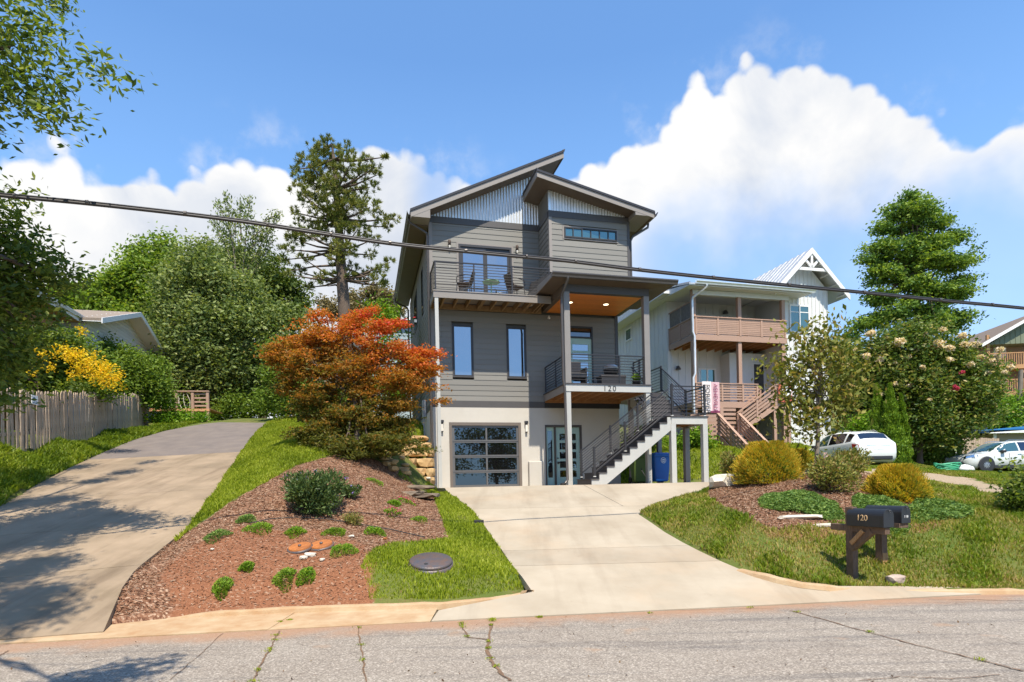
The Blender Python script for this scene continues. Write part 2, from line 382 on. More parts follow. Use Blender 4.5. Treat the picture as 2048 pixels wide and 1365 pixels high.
# new driveway outline
DL = [on(*p, z_dw) for p in [(1062, 1184), (1045, 1155), (1022, 1128), (1005, 1102), (985, 1075), (967, 1048), (945, 1022), (918, 1000), (895, 984)]]+[Vector((-2.55, 19.2, .05)), Vector((-2.75, 20.45, .06))]
DR = [on(*p, z_dw) for p in [(1600, 1172), (1560, 1164), (1520, 1153), (1480, 1139), (1440, 1122), (1400, 1103), (1365, 1085), (1330, 1065), (1300, 1044), (1277, 1029)]]
DP = [on(*p, z_dw) for p in [(1284, 1018), (1310, 1006), (1350, 994), (1390, 985)]]+[Vector((5.2, 15.6, .0)), Vector((6.2, 17.6, .05)), Vector((7.3, 19.6, .05)), Vector((7.6, 21.6, .06)), Vector((4.6, 23.0, .06)), Vector((4.0, 22.3, .06))]
ctrl = []
def cp(px, py, Y): p = at(px, py, Y); ctrl.append((p.x, p.y, p.z))
for p in LR[1:]+LL[1:]: ctrl.append((p.x, p.y, p.z-.02))
for p in DL[1:]+DR[1:]+DP: ctrl.append((p.x, p.y, p.z-.02))
for c in [(640,1212,7.9),(900,1205,8.15),(430,1080,9.9),(640,1160,8.4),(650,1090,9.7),(862,1130,9.2),(960,1150,9.0),(540,1010,11.6),(615,1035,11.3),(700,1000,12.2),(560,960,13.2),(700,915,15.8),(650,880,17),(545,880,20.5),(600,850,23),(760,930,16.5),(800,945,17),(850,985,17),(865,996,15.6),(868,965,19.6),(900,1040,12.4),(830,1040,12),(800,1000,13.5),(760,1060,11),(840,950,18.3),(800,882,20.5),(740,870,21),(800,850,23.5),
          (0,893,15.4),(300,855,28),(0,962,13.6),(100,925,17),(480,838,29),(150,880,21),
          (1445,970,17.2),(1440,900,24.5),(1400,930,22.8),(1300,925,23.8),(1600,965,13),(1600,990,11.8),(1500,985,13.3),(1420,1020,12),(1600,1050,10.5),(1500,1095,9.9),(1700,1100,9.8),(1705,1155,9.2),(1900,1100,9.8),(1680,975,12.5),(1815,1000,11.8),(1900,1000,12.5),(2040,1050,10.5),(2048,1160,9.0),(1850,965,16.5),(1750,935,22),(2048,970,17),(1950,946,27),(2040,948,27),(1900,930,33),(1680,935,24),(1500,932,19),(1490,958,16),(1560,1155,9.1),(100,884,17.6),(200,868,21.5),(262,858,25.2)]: cp(*c)
ctrl += [(-20, 20, 2.6), (-22, 35, 4.6), (-20, 60, 6.5), (0, 60, 5), (0, 100, 9), (-12, 36, 3.9), (-40, 30, 5), (-60, 60, 9), (9.5, 26.5, 1.6), (13, 27.5, 1.62), (16, 28, 1.3), (0, 32, 3.2), (8, 36, 3.6), (20, 31, .8), (25, 40, 1.5), (30, 60, 5), (40, 90, 10), (60, 60, 8), (50, 30, .6), (30, 20, -.3), (60, 10, -1.6), (14, 12, -.4), (14, 9, -1.45), (20, 14, -.5), (-14, 8, -.2), (-16, 12, .7), (-30, 12, 1.2), (-13, 6.2, -1.2), (-20, 7, -1), (-3.6, 23.5, 2.4), (-4.2, 28, 3.0), (-60, 10, 1), (-60, 120, 14), (60, 120, 16), (0, 140, 16)]
for x in (-30, -13, -9, -5.5, -3, -1, 2, 5, 8, 12, 20, 40):     # verge at the kerb and the road behind it
    ctrl.append((x, 7.2 if x < -5 else 8.0+max(0, min(.9, x*.1)), ZR+.10 if x > -5 else ZR+.04)); 
C3 = np.array(ctrl); CXY = C3[:, :2]
def tps_k(r2): return np.where(r2 > 0, r2*np.log(r2+1e-12), 0)
n_ = len(C3); K = tps_k(((CXY[:, None]-CXY[None])**2).sum(-1))+np.eye(n_)*0.15
Pm = np.hstack([np.ones((n_, 1)), CXY]); A = np.block([[K, Pm], [Pm.T, np.zeros((3, 3))]])
wts = np.linalg.solve(A, np.concatenate([C3[:, 2], np.zeros(3)]))
def zraw(X, Y):
    X = np.atleast_1d(np.asarray(X, float)).ravel(); Y = np.atleast_1d(np.asarray(Y, float)).ravel(); out = np.empty(len(X))
    for i in range(0, len(X), 20000):
        x = X[i:i+20000]; y = Y[i:i+20000]
        r2 = (x[:, None]-CXY[None, :, 0])**2+(y[:, None]-CXY[None, :, 1])**2
        out[i:i+20000] = tps_k(r2) @ wts[:n_]+wts[n_]+wts[n_+1]*x+wts[n_+2]*y
    return np.clip(out, -3, 40)
CUR = sorted([tuple(on(*q, ZROAD)[:2]) for q in [(335, 1240), (420, 1236), (520, 1231), (640, 1225), (760, 1221), (880, 1218), (960, 1211), (1010, 1204), (1045, 1197), (1072, 1190), (1600, 1180), (1700, 1188), (1800, 1189), (1900, 1188), (2048, 1187)]]+[(-12, 6.8), (-5.6, 7.25), (40, 10.2)])
def curb_y(X):                              # line of the kerb
    return np.interp(X, [c[0] for c in CUR], [c[1] for c in CUR])
def inpoly(X, Y, poly):
    X = np.asarray(X, float); Y = np.asarray(Y, float); c = np.zeros(X.shape, bool); n = len(poly)
    for i in range(n):
        x0, y0 = poly[i][0], poly[i][1]; x1, y1 = poly[(i+1) % n][0], poly[(i+1) % n][1]
        if y0 == y1: continue
        t = (y0 > Y) != (y1 > Y)
        c ^= t & (X < (x1-x0)*(Y-y0)/(y1-y0)+x0)
    return c
POLY_L = [(p.x, p.y) for p in LL]+[(p.x, p.y) for p in LR[::-1]]
APRON = [(-1.2, float(road_y(-1.2))), (5.3, float(road_y(5.3)))]
POLY_D = [(p.x, p.y) for p in DL]+[(p.x, p.y) for p in DP[::-1]]+[(p.x, p.y) for p in DR[::-1]]
def soft_in(X, Y, poly, g=.10):
    m = inpoly(X, Y, poly)
    for dx, dy in ((g, 0), (-g, 0), (0, g), (0, -g)): m &= inpoly(X+dx, Y+dy, poly)
    return m
def ground_z(X, Y):
    X = np.atleast_1d(np.asarray(X, float)); Y = np.atleast_1d(np.asarray(Y, float)); sh = X.shape
    X = X.ravel(); Y = Y.ravel(); z = zraw(X, Y)
    # a little unevenness
    z = z+.012*np.sin(X*3.1+Y*1.7)+.010*np.sin(X*7.3-Y*5.1)+.006*np.sin(X*13+Y*11)
    rough = np.clip((Y-curb_y(X))/.5, 0, 1)
    z = np.where(Y < curb_y(X)+.5, z*rough+(ZR+.085)*(1-rough), z)
    z = np.where(Y < curb_y(X), ZR-.12, z)
    m = inpoly(X, Y, POLY_L); z = np.where(m, np.minimum(z, np.maximum(z_left(Y), ZR)-.10), z)
    m = inpoly(X, Y, POLY_D); z = np.where(m, np.minimum(z, z_dwv(Y, X)-.10), z)
    return z.reshape(sh)
def gz(x, y): return float(ground_z(x, y)[0])
def gp(px, py, y0=5.0, y1=60.0):
    """the spot of ground seen at a pixel"""
    Ys = np.arange(y0, y1, .1); P0 = at(px, py, 1.0)
    X = P0.x*Ys; Zr = CZ+(P0.z-CZ)*Ys
    g = Zr-ground_z(X, Ys); k = np.where((g[:-1] >= 0) & (g[1:] < 0))[0]
    if len(k) == 0: Y = 30.0
    else:
        i = k[0]; Y = Ys[i]+.1*g[i]/(g[i]-g[i+1])
    x = P0.x*Y; return Vector((x, Y, gz(x, Y)))
def gpoly(pp): return [tuple(gp(*p)[:2]) for p in pp]
# regions of planting, given on the ground
MULCH_L = gpoly([(690,905),(770,928),(820,955),(866,990),(872,1010),(885,1040),(896,1078),(850,1082),(790,1085),(745,1100),(722,1135),(735,1175),(742,1222),(640,1228),(480,1244),(330,1262),(190,1262),(215,1225),(248,1175),(272,1138),(322,1098),(352,1078),(372,1066),(406,1043),(466,1002),(535,964),(592,932),(640,918)])
GRASS_LM = gpoly([(872,972),(905,990),(943,1022),(966,1050),(985,1078),(1005,1106),(1040,1152),(1064,1182),(1056,1196),(900,1218),(742,1224),(735,1175),(722,1135),(745,1100),(790,1085),(850,1082),(896,1078),(885,1040),(872,1010),(866,990),(850,972)])
MULCH_R = gpoly([(1414,985),(1440,966),(1475,955),(1560,945),(1640,935),(1700,938),(1750,952),(1800,985),(1852,1000),(1836,1024),(1790,1022),(1730,1028),(1700,1045),(1640,1050),(1560,1060),(1520,1050),(1480,1030),(1445,1012),(1420,1000)])
PATCH_R = gpoly([(1520,1052),(1560,1062),(1640,1055),(1700,1048),(1850,1030),(1900,1048),(1850,1068),(1780,1066),(1700,1072),(1600,1085),(1540,1074)])
CLAY = gpoly([(318,1150),(400,1085),(480,1052),(560,1062),(640,1060),(720,1085),(748,1120),(745,1220),(560,1238),(440,1244),(350,1240)])
PATH = gpoly([(1700,934),(1745,938),(1850,946),(1950,958),(2048,976),(2300,1014),(2300,1034),(2048,992),(1960,984),(1870,966),(1790,956),(1740,952),(1690,948)])
# fine, non-uniform grid
xs = np.concatenate([np.arange(-90, -16, 2.0), np.arange(-16, 13, .11), np.arange(13, 26, .5), np.arange(26, 95, 3.0)])
ys = np.concatenate([np.arange(5.6, 24, .11), np.arange(24, 45, .5), np.arange(45, 160, 4.0)])
GX, GY = np.meshgrid(xs, ys); GZ = ground_z(GX, GY)
nx, ny = len(xs), len(ys)
I = (np.arange(ny-1)[:, None]*nx+np.arange(nx-1)[None]).ravel()
idx = np.stack([I, I+1, I+nx+1, I+nx], 1).ravel()
# ground material: region weights live in vertex attributes, edges broken by noise
gm = bpy.data.materials.new('ground_cover'); gm.use_nodes = True; N = NT(gm.node_tree)
pos = N.n('ShaderNodeNewGeometry').outputs['Position']
nA = N.noise(pos, 1.3, 5, .6); nB = N.noise(pos, 9, 5, .65); nC = N.noise(pos, 45, 4, .6)
grassc = N.mix(N.maprange(nA, .35, .65), (.085, .125, .022, 1), (.15, .15, .045, 1))
grassc = N.mix(N.maprange(nB, .58, .72), grassc, (.17, .11, .05, 1))
chips = N.n('ShaderNodeTexVoronoi', ins={'Vector': N.n('ShaderNodeMapping', ins={'Vector': pos, 'Rotation': (0, 0, .6), 'Scale': (26, 60, 30)}).outputs[0], 'Scale': 1.0})
chip = N.n('ShaderNodeSeparateColor', ins={0: chips.outputs['Color']}).outputs[0]
mulchc = N.ramp(chip, [(0, (.10, .045, .026)), (.45, (.20, .098, .056)), (.8, (.30, .17, .105)), (1, (.42, .30, .21))])
clayc = N.ramp(nC, [(.3, (.16, .065, .034)), (.55, (.25, .108, .055)), (.75, (.33, .165, .095))])
def attr(a): return N.n('ShaderNodeAttribute', attribute_name=a).outputs['Fac']
def edge(a, w=.18): return N.maprange(N.math('ADD', attr(a), N.math('MULTIPLY', N.math('SUBTRACT', nB, .5), .9)), .5-w, .5+w)
c = N.mix(edge('mulch'), grassc, mulchc)
c = N.mix(edge('clay', .42), c, N.mix(N.math('MULTIPLY', N.maprange(chip, .90, .96), .55), clayc, mulchc))
c = N.mix(edge('path', .1), c, N.mix(nB, (.42, .33, .23, 1), (.30, .23, .15, 1)))
p = N.n('ShaderNodeBsdfPrincipled', ins={'Base Color': c, 'Roughness': .95, 'Specular IOR Level': .15})
bh = N.math('ADD', N.math('MULTIPLY', nC, .6), N.math('MULTIPLY', chip, .5))
N.set(p, 'Normal', N.n('ShaderNodeBump', ins={'Strength': .9, 'Distance': .03, 'Height': bh}).outputs[0])
N.n('ShaderNodeOutputMaterial', ins={0: p.outputs[0]})
gmesh = mesh_np('ground', np.stack([GX.ravel(), GY.ravel(), GZ.ravel()], 1), 4, idx, gm, smooth=True); tag(gmesh, kind='structure')
def vattr(me, name, vals):
    a = me.attributes.new(name, 'FLOAT', 'POINT'); a.data.foreach_set('value', np.ascontiguousarray(vals, dtype=np.float32))
fx, fy = GX.ravel(), GY.ravel()
vattr(gmesh.data, 'mulch', (inpoly(fx, fy, MULCH_L) | inpoly(fx, fy, MULCH_R)).astype(float))
vattr(gmesh.data, 'clay', (inpoly(fx, fy, CLAY) | inpoly(fx, fy, PATCH_R)).astype(float)*np.where(inpoly(fx, fy, PATCH_R), .62, 1))
vattr(gmesh.data, 'path', inpoly(fx, fy, PATH).astype(float))
# ground beyond, behind the camera
b = MB(); b.box(-140, -150, -2.0, 140, -3.4, ZR-.02); tag(b.build('far_ground', MATS['old_concrete'] if False else pmat('dry_lawn', (.09, .11, .03), .95, .3, .8, coord='World')), kind='structure')
# ------------------------------------------------------------------ road
rm = bpy.data.materials.new('worn_asphalt'); rm.use_nodes = True; N = NT(rm.node_tree)
pos = N.n('ShaderNodeNewGeometry').outputs['Position']
sx = N.n('ShaderNodeSeparateXYZ', ins={0: pos})
agg = N.n('ShaderNodeTexVoronoi', ins={'Vector': pos, 'Scale': 75.0}); aggc = N.n('ShaderNodeSeparateColor', ins={0: agg.outputs['Color']}).outputs[0]
base = N.ramp(aggc, [(0, (.195, .166, .135)), (.4, (.265, .230, .188)), (.75, (.33, .288, .236)), (1, (.46, .41, .345))])
big = N.noise(pos, .9, 5, .6); strk = N.noise(N.n('ShaderNodeMapping', ins={'Vector': pos, 'Scale': (.35, 5.0, 1), 'Rotation': (0, 0, -.08)}).outputs[0], 1.0, 4, .55)
base = N.mix(N.maprange(big, .3, .7), base, N.mix(1.0, base, (.86, .84, .83, 1), 'MULTIPLY'))
base = N.mix(N.math('MULTIPLY', N.maprange(strk, .52, .70), .5), base, (.085, .08, .08, 1))
# fine random cracks
ck = N.n('ShaderNodeTexVoronoi', feature='DISTANCE_TO_EDGE', ins={'Vector': N.math('ADD', 0, 0) if False else N.mix(.35, pos, N.noise(pos, 2.0, 4, .6, out=1)), 'Scale': .55})
base = N.mix(N.math('MULTIPLY', N.maprange(ck.outputs['Distance'], .005, .0), .38), base, (.07, .05, .04, 1))
# red clay washed along the kerb
dist = N.math('SUBTRACT', N.math('ADD', 7.45, N.math('MULTIPLY', sx.outputs[0], .125)), sx.outputs[1])
wash = N.math('MULTIPLY', N.maprange(N.math('ADD', dist, N.math('MULTIPLY', N.math('SUBTRACT', N.noise(pos, 2.2, 5, .6), .5), .9)), .55, -.05, smooth=True), .75)
base = N.mix(wash, base, (.36, .20, .11, 1))
spot = N.maprange(N.noise(pos, 1.7, 4, .5), .66, .74)
base = N.mix(N.math('MULTIPLY', spot, .45), base, (.35, .22, .13, 1))
p = N.n('ShaderNodeBsdfPrincipled', ins={'Base Color': base, 'Roughness': .88, 'Specular IOR Level': .25})
N.set(p, 'Normal', N.n('ShaderNodeBump', ins={'Strength': .8, 'Distance': .008, 'Height': aggc}).outputs[0])
N.n('ShaderNodeOutputMaterial', ins={0: p.outputs[0]})
rx = np.concatenate([[-60, -30, -15], np.arange(-10, 12, .5), [20, 40, 60]])
vs = [(x, float(road_y(x)), ZR) for x in rx]+[(x, -3.2, ZR-.02) for x in rx]; k = len(rx)
b = MB(); b.add(vs, [(i, k+i, k+i+1, i+1) for i in range(k-1)]); road = b.build('road', rm); tag(road, kind='structure')
# cracks sealed with dirt and weeds: thin strips following the photograph
crackm = pmat('crack_dirt', (.085, .055, .035), .95, .3, 20, col2=(.22, .13, .07))
CR = [([(560,1262),(545,1290),(522,1330),(505,1365)], .030), ([(716,1245),(722,1300),(733,1365)], .022), ([(985,1248),(978,1280),(975,1305),(990,1335),(1020,1362)], .05), ([(920,1245),(935,1275),(975,1280)], .035), ([(1580,1222),(1640,1238),(1740,1266),(1830,1290),(1950,1318),(2048,1343)], .035), ([(1720,1362),(1800,1354),(1900,1358),(2000,1350)], .014), ([(445,1268),(400,1310),(340,1360)], .012), ([(0,1312),(16,1302)], .02), ([(1860,1200),(1950,1200),(2048,1203)], .02), ([(1330,1222),(1560,1217)], .012)]
CRW = []
for pl, w in CR:
    P = [on(*q, ZROAD) for q in pl]; Q = []
    for i in range(len(P)-1):
        for t in np.linspace(0, 1, 9)[:-1]: Q.append(P[i].lerp(P[i+1], t)+Vector((random.uniform(-.012, .012), random.uniform(-.012, .012), 0)))
    Q.append(P[-1]); CRW.append(Q); b = MB(); vs = []
    for i, q in enumerate(Q):
        d = (Q[min(i+1, len(Q)-1)]-Q[max(i-1, 0)]); nrm = Vector((-d.y, d.x, 0)).normalized(); ww = w*random.uniform(.3, .9)*.5
        vs += [q+nrm*ww+Vector((0, 0, .004)), q-nrm*ww+Vector((0, 0, .004))]
    b.add(vs, [(2*i, 2*i+2, 2*i+3, 2*i+1) for i in range(len(Q)-1)])
    tag(b.build('road_crack', crackm, road))
# ------------------------------------------------------------------ driveways, slab by slab
def loft_slab(name, A_, B_, mat, parent, thick=.12, n=10, gap=.0):
    """slab between edge polylines A_ and B_ (same length)"""
    vs = []; m = len(A_)
    for a, c_ in zip(A_, B_):
        for j in range(n+1): vs.append(a.lerp(c_, j/n))
    top_n = len(vs); vs += [v-Vector((0, 0, thick)) for v in vs]
    w = n+1; fs = [(i*w+j, i*w+j+1, (i+1)*w+j+1, (i+1)*w+j) for i in range(m-1) for j in range(n)]
    for i in range(m-1):
        fs += [(i*w, (i+1)*w, top_n+(i+1)*w, top_n+i*w), (i*w+n, top_n+i*w+n, top_n+(i+1)*w+n, (i+1)*w+n)]
    for j in range(n):
        fs += [(j, top_n+j, top_n+j+1, j+1), ((m-1)*w+j, (m-1)*w+j+1, top_n+(m-1)*w+j+1, top_n+(m-1)*w+j)]
    b = MB(); b.add(vs, fs); return b.build(name, mat, parent)
def resample(P, ts):
    L = [0]
    for i in range(1, len(P)): L.append(L[-1]+(P[i]-P[i-1]).length)
    out = []
    for t in ts:
        s = t*L[-1]
        for i in range(1, len(P)):
            if s <= L[i]+1e-9: out.append(P[i-1].lerp(P[i], (s-L[i-1])/(L[i]-L[i-1]))); break
    return out
olddrive = thing('old_driveway', 'long sloping concrete and asphalt driveway beside the picket fence', 'driveway', (0, 0, 0)); olddrive['kind'] = 'structure'; del olddrive['category']; del olddrive['label']
tj = [0, .105, .225, .36, .50, .62]
# extend the concrete below the old driveway to the asphalt edge
def sub(P, t0, t1, g, k=8):
    L = sum((P[i]-P[i-1]).length for i in range(1, len(P)))
    return resample(P, np.linspace(t0+g/L, t1-g/L, k))
for a, c_ in zip(tj[:-1], tj[1:]):
    loft_slab('concrete_slab', sub(LL, a*.94, c_*.94, .008), sub(LR, a, c_, .008), concold, olddrive)
loft_slab('asphalt_section', sub(LL, .62*.94, 1, .008, 14), sub(LR, .62, 1, .008, 14), aspold, olddrive)
# strip of concrete gutter along the road on the left
ga = [Vector((x, float(road_y(x))+.01, ZR+.012)) for x in np.linspace(-9.6, -3.0, 14)]
gb = [Vector((x, float(curb_y(x))-.02, ZR+.03)) for x in np.linspace(-9.6, -3.0, 14)]
loft_slab('gutter_pan', ga, gb, curbm, olddrive, n=3)
newdrive = bpy.data.objects.new('driveway', None); link(newdrive); newdrive['kind'] = 'structure'
def clip(poly, px_, py_, nx_, ny_):
    out = []; n = len(poly)
    f = lambda p: (p[0]-px_)*nx_+(p[1]-py_)*ny_
    for i in range(n):
        a, b_ = poly[i], poly[(i+1) % n]; fa, fb = f(a), f(b_)
        if fa >= 0: out.append(a)
        if (fa >= 0) != (fb >= 0): t = fa/(fa-fb); out.append((a[0]+(b_[0]-a[0])*t, a[1]+(b_[1]-a[1])*t))
    return out
def zd(y):
    return 0
def slab_poly(poly, mat, parent, name='concrete_slab', th=.12):
    if len(poly) < 3: return
    n = len(poly); v = [(x, y, z_dw(y, x)) for x, y in poly]+[(x, y, z_dw(y, x)-th) for x, y in poly]
    b = MB(); b.add(v, [tuple(range(n)), tuple(range(n, 2*n))[::-1]]+[(i, n+i, n+(i+1) % n, (i+1) % n) for i in range(n)]); return b.build(name, mat, parent)
full = [(p.x, p.y) for p in DL]+[(p.x, p.y) for p in DP[::-1]]+[(p.x, p.y) for p in DR[::-1]]
# close the outline along the road: apron down to the asphalt
ax0, ax1 = -.55, 5.9
full = [(ax0-.5, float(road_y(ax0-.5))+.008), (ax0-.45, float(road_y(ax0))+.28), (DL[0].x+.02, DL[0].y)]+[(p.x, p.y) for p in DL[1:]]+[(p.x, p.y) for p in DP[::-1]]+[(p.x, p.y) for p in DR[::-1]]+[(6.4, float(road_y(6.4))+.30), (7.3, float(road_y(7.3))+.008)]+[(x, float(road_y(x))+.008) for x in np.linspace(6.6, 0, 10)]
def jline(p0, p1, z=z_dw):
    a = on(*p0, z); b_ = on(*p1, z); d = Vector((b_.x-a.x, b_.y-a.y)).normalized(); return a.x, a.y, -d.y, d.x
J = [jline((1005, 1133), (1440, 1122)), jline((1005, 1102), (1367, 1091)), jline((960, 1018), (1180, 1014))]
SB = (0, 16.4, 0, 1)
def cut(poly, ln, side, g=.007):
    x, y, a, c_ = ln; return clip(poly, x+a*g*side, y+c_*g*side, a*side, c_*side)
rest = full
for ln in J:
    slab_poly(cut(rest, ln, -1), conc, newdrive); rest = cut(rest, ln, 1)
x0_, y0_ = on(1275, 1028, z_dw)[:2]; x1_, y1_ = on(1178, 976, z_dw)[:2]; dd = Vector((x1_-x0_, y1_-y0_)).normalized(); LJ = (x0_, y0_, -dd.y, dd.x)
for side in (1, -1):
    r = cut(rest, LJ, side, .006)
    slab_poly(clip(r, 0, 16.4, 0, -1), conc, newdrive); slab_poly(clip(r, 0, 16.4, 0, 1), conc, newdrive)
# ------------------------------------------------------------------ kerbs
def curb(pts, h, w, name='curb', taper=True):
    vs = []; n = len(pts)
    for i, p in enumerate(pts):
        d = Vector(pts[min(i+1, n-1)])-Vector(pts[max(i-1, 0)]); nr = Vector((-d.y, d.x, 0)).normalized()
        e = min(1, min(i, n-1-i)/3) if taper else 1; hh = .03+(h-.03)*e; p = Vector(p)
        hh += random.uniform(-.006, .006)
        for (o_, z_) in ((-w*.5, 0), (-w*.5+.025, hh*.8), (-w*.5+.06, hh), (w*.5-.03, hh), (w*.5, -.02)): vs.append(p+nr*o_+Vector((0, 0, z_)))
    fs = [(i*5+j, i*5+j+1, (i+1)*5+j+1, (i+1)*5+j) for i in range(n-1) for j in range(4)]+[(0, 1, 2, 3, 4), tuple((n-1)*5+k_ for k_ in (4, 3, 2, 1, 0))]
    b = MB(); b.add(vs, fs); o = b.build(name, curbm); tag(o, kind='structure'); return o
ztop = lambda Y: ZR+.10
cl = [on(*q, ZROAD) for q in [(335, 1240), (420, 1236), (520, 1231), (640, 1225), (760, 1221), (880, 1218), (960, 1211), (1010, 1204), (1045, 1197), (1072, 1190)]]
cl = resample(cl, np.linspace(0, 1, 26)); e = cl[-1]
cl += [e+Vector((.07, .05, .0)), Vector((DL[0].x-.01, DL[0].y+.02, DL[0].z-.03)), DL[0].lerp(DL[1], .35)+Vector((-.05, 0, -.09))]
curb([(p.x, p.y, p.z) for p in cl], .09, .15)
cr_ = [on(*q, z_dw) for q in [(1480, 1140), (1520, 1154), (1560, 1165), (1600, 1173), (1650, 1179)]]+[on(*q, ZROAD) for q in [(1720, 1188), (1800, 1189), (1900, 1188), (2048, 1187)]]
cr_ = resample(cr_, np.linspace(0, 1, 26))+[cr_[-1]+Vector((3, .1, 0)), cr_[-1]+Vector((9, .3, 0))]
curb([(p.x, p.y, p.z-.01) for p in cr_], .075, .17, taper=True)
# gutter pan between kerb and asphalt, both sides
for xa, xb in ((-3.0, -1.065), (6.45, 14)):
    g1 = [Vector((x, float(road_y(x))+.01, ZR+.006)) for x in np.linspace(xa, xb, 12)]; g2 = [Vector((x, float(curb_y(x))-.03, ZR+.02)) for x in np.linspace(xa, xb, 12)]
    loft_slab('gutter_pan', g1, g2, curbm if xa < 0 else curbm, newdrive, n=3)
# ================================================================== the grey house  (local x = along the front, y = into the house, z up)
YAW = math.atan(296/1180.0); HX, HY = (870-1024)/1180*20.5, 20.5
house = thing('grey_modern_house', 'tall grey three storey house with two slanted roofs, glass garage door and mint doors', 'house', (HX, HY, 0), YAW)
def part(mb, name, mat, bevel=0.0, parent=None): return mb.build(name, mat, parent or house, bevel)
def B(x0, y0, z0, x1, y1, z1): return MB().box(x0, y0, z0, x1, y1, z1)
# lap siding: one unit board, scaled for every course
ub = MB(); ub.add([(0, -.020, 0), (1, -.020, 0), (1, -.007, 1), (0, -.007, 1), (0, .01, 0), (1, .01, 0), (1, .01, 1), (0, .01, 1)], [(0, 1, 2, 3), (4, 7, 6, 5), (0, 4, 5, 1), (3, 2, 6, 7), (0, 3, 7, 4), (1, 5, 6, 2)])
ubm = ub.build('siding_board', siding); UBM = ubm.data; bpy.data.objects.remove(ubm)
def lap(parent, org, ang, a0, a1, z0, z1, ex, holes=(), mat=None, name='siding_board', me=None):
    """courses of boards on the plane through org turned by ang; holes: (a0,a1,z0,z1)"""
    me = me or UBM; n = 0; z = z0; c, s = math.cos(ang), math.sin(ang)
    while z < z1-.02:
        zt = min(z+ex, z1); segs = [(a0, a1)]
        for h in holes:
            if h[2] < zt-.03 and h[3] > z+.03:
                segs = [t for sg in segs for t in ((sg[0], min(sg[1], h[0])), (max(sg[0], h[1]), sg[1])) if t[1]-t[0] > .02]
        for p, q in segs:
            o = bpy.data.objects.new(name, me); link(o, parent)
            o.location = (org[0]+p*c, org[1]+p*s, org[2]+z); o.rotation_euler = (0, 0, ang); o.scale = (q-p, 1, zt-z+.012); n += 1
        z += ex
    return n
WD = 8.75                                        # house depth
# --- shell
part(MB().box(.03, .12, -.6, 6.92, WD, 2.80), 'stucco_base', stucco)
part(MB().box(.03, .10, 2.80, 6.92, WD, 9.40), 'wall', pmat('sheathing', (.12, .115, .10), .8))
part(B(3.99, -1.20, 7.42, 6.90, .1, 9.40), 'bay_wall', MATS['sheathing'])
# stucco face with the openings left out, standing proud of the base
OP = [(.53, 3.13, 0, 2.33), (4.03, 5.45, 0, 2.25)]
sb = MB(); F_ = -.03
sb.box(-.02, F_, -.3, .53, .03, 2.86); sb.box(.53, F_, 2.33, 3.13, .03, 2.86); sb.box(3.13, F_, -.1, 4.03, .03, 2.86)
sb.box(4.03, F_, 2.25, 5.45, .03, 2.86); sb.box(5.45, F_, -.1, 6.96, .03, 2.86); sb.box(-.02, .03, -.3, .03, WD, 2.86)
part(sb, 'stucco_facing', stucco)
part(MB().box(3.36, -.20, -.1, 3.90, -.032, .93), 'low_stucco_wall', stucco, .03)
# --- garage door
g = part(MB().box(.53, -.045, 0, .63, .10, 2.33).box(3.03, -.045, 0, 3.13, .10, 2.33).box(.63, -.045, 2.22, 3.03, .10, 2.33), 'garage_door_frame', pmat('door_surround', (.14, .115, .095), .5))
gd = thing('garage_door', None, None); gd.parent = house
for k in range(4):
    z0 = .07+k*.535
    for (a, b_) in ((.72, 1.83), (1.89, 2.96)):
        o = MB().box(a-.01, .035, z0+.05, b_+.01, .045, z0+.49).build('pane', glass_gar, gd)
gf = MB()
for k in range(5): 
    z0 = .05+k*.535-.045 if k else .035
    gf.box(.63, 0.0, z0, 3.03, .05, z0+(.105 if 0 < k < 4 else .09))
    if 0 < k < 4: gf.box(.63, -.012, z0+.048, 3.03, 0, z0+.056)
gf.box(.63, 0.001, .035, .72, .049, 2.22).box(1.83, 0.001, .035, 1.89, .049, 2.22).box(2.96, .001, .035, 3.03, .049, 2.22)
gf.build('door_rail', garframe, gd)
# --- lower front door with sidelight
ld = thing('entry_door', None, None); ld.parent = house
MB().box(4.03, -.04, 0, 4.08, .10, 2.25).box(5.38, -.04, 0, 5.45, .10, 2.25).box(4.08, -.04, 2.17, 5.38, .10, 2.25).box(4.38, -.02, .03, 4.45, .10, 2.17).build('door_frame', pmat('dark_brown_frame', (.07, .055, .045), .5), ld)
def lite_door(par, x0, x1, z0, z1, y, m=teal, rows=5, gl=glass_dark, handle=True):
    gx0, gx1 = x0+.15*(x1-x0)/.95, x1-.14*(x1-x0)/.95; h = z1-z0; mb = MB()
    mb.box(x0, y, z0, gx0, y+.05, z1).box(gx1, y, z0, x1, y+.05, z1)
    bot = z0+h*.145; tp = z1-h*.065; st = (tp-bot)/rows; pa = []
    mb.box(gx0, y, z0, gx1, y+.05, bot)
    for k in range(rows):
        a = bot+k*st; gh = st*.72; pa.append((a, a+gh)); mb.box(gx0, y, a+gh, gx1, y+.05, a+st if k < rows-1 else z1)
    mb.build('door_panel', m, par)
    for a, c_ in pa: MB().box(gx0-.01, y+.02, a-.01, gx1+.01, y+.03, c_+.01).build('pane', gl, par)
    if handle:
        MB().lathe([(.028, 0), (.028, .02), (.02, .03)], 12).build('door_knob', blackmet, par, loc=(x0+.07, y-.0, z0+h*.47)).rotation_euler = (math.pi/2, 0, 0)
        MB().box(x0+.05, y-.05, z0+h*.38, x0+.16, y-.03, z0+h*.40).box(x0+.05, y-.03, z0+h*.37, x0+.09, y, z0+h*.41).build('door_handle', blackmet, par)
lite_door(ld, 4.45, 5.38, .03, 2.17, .03)
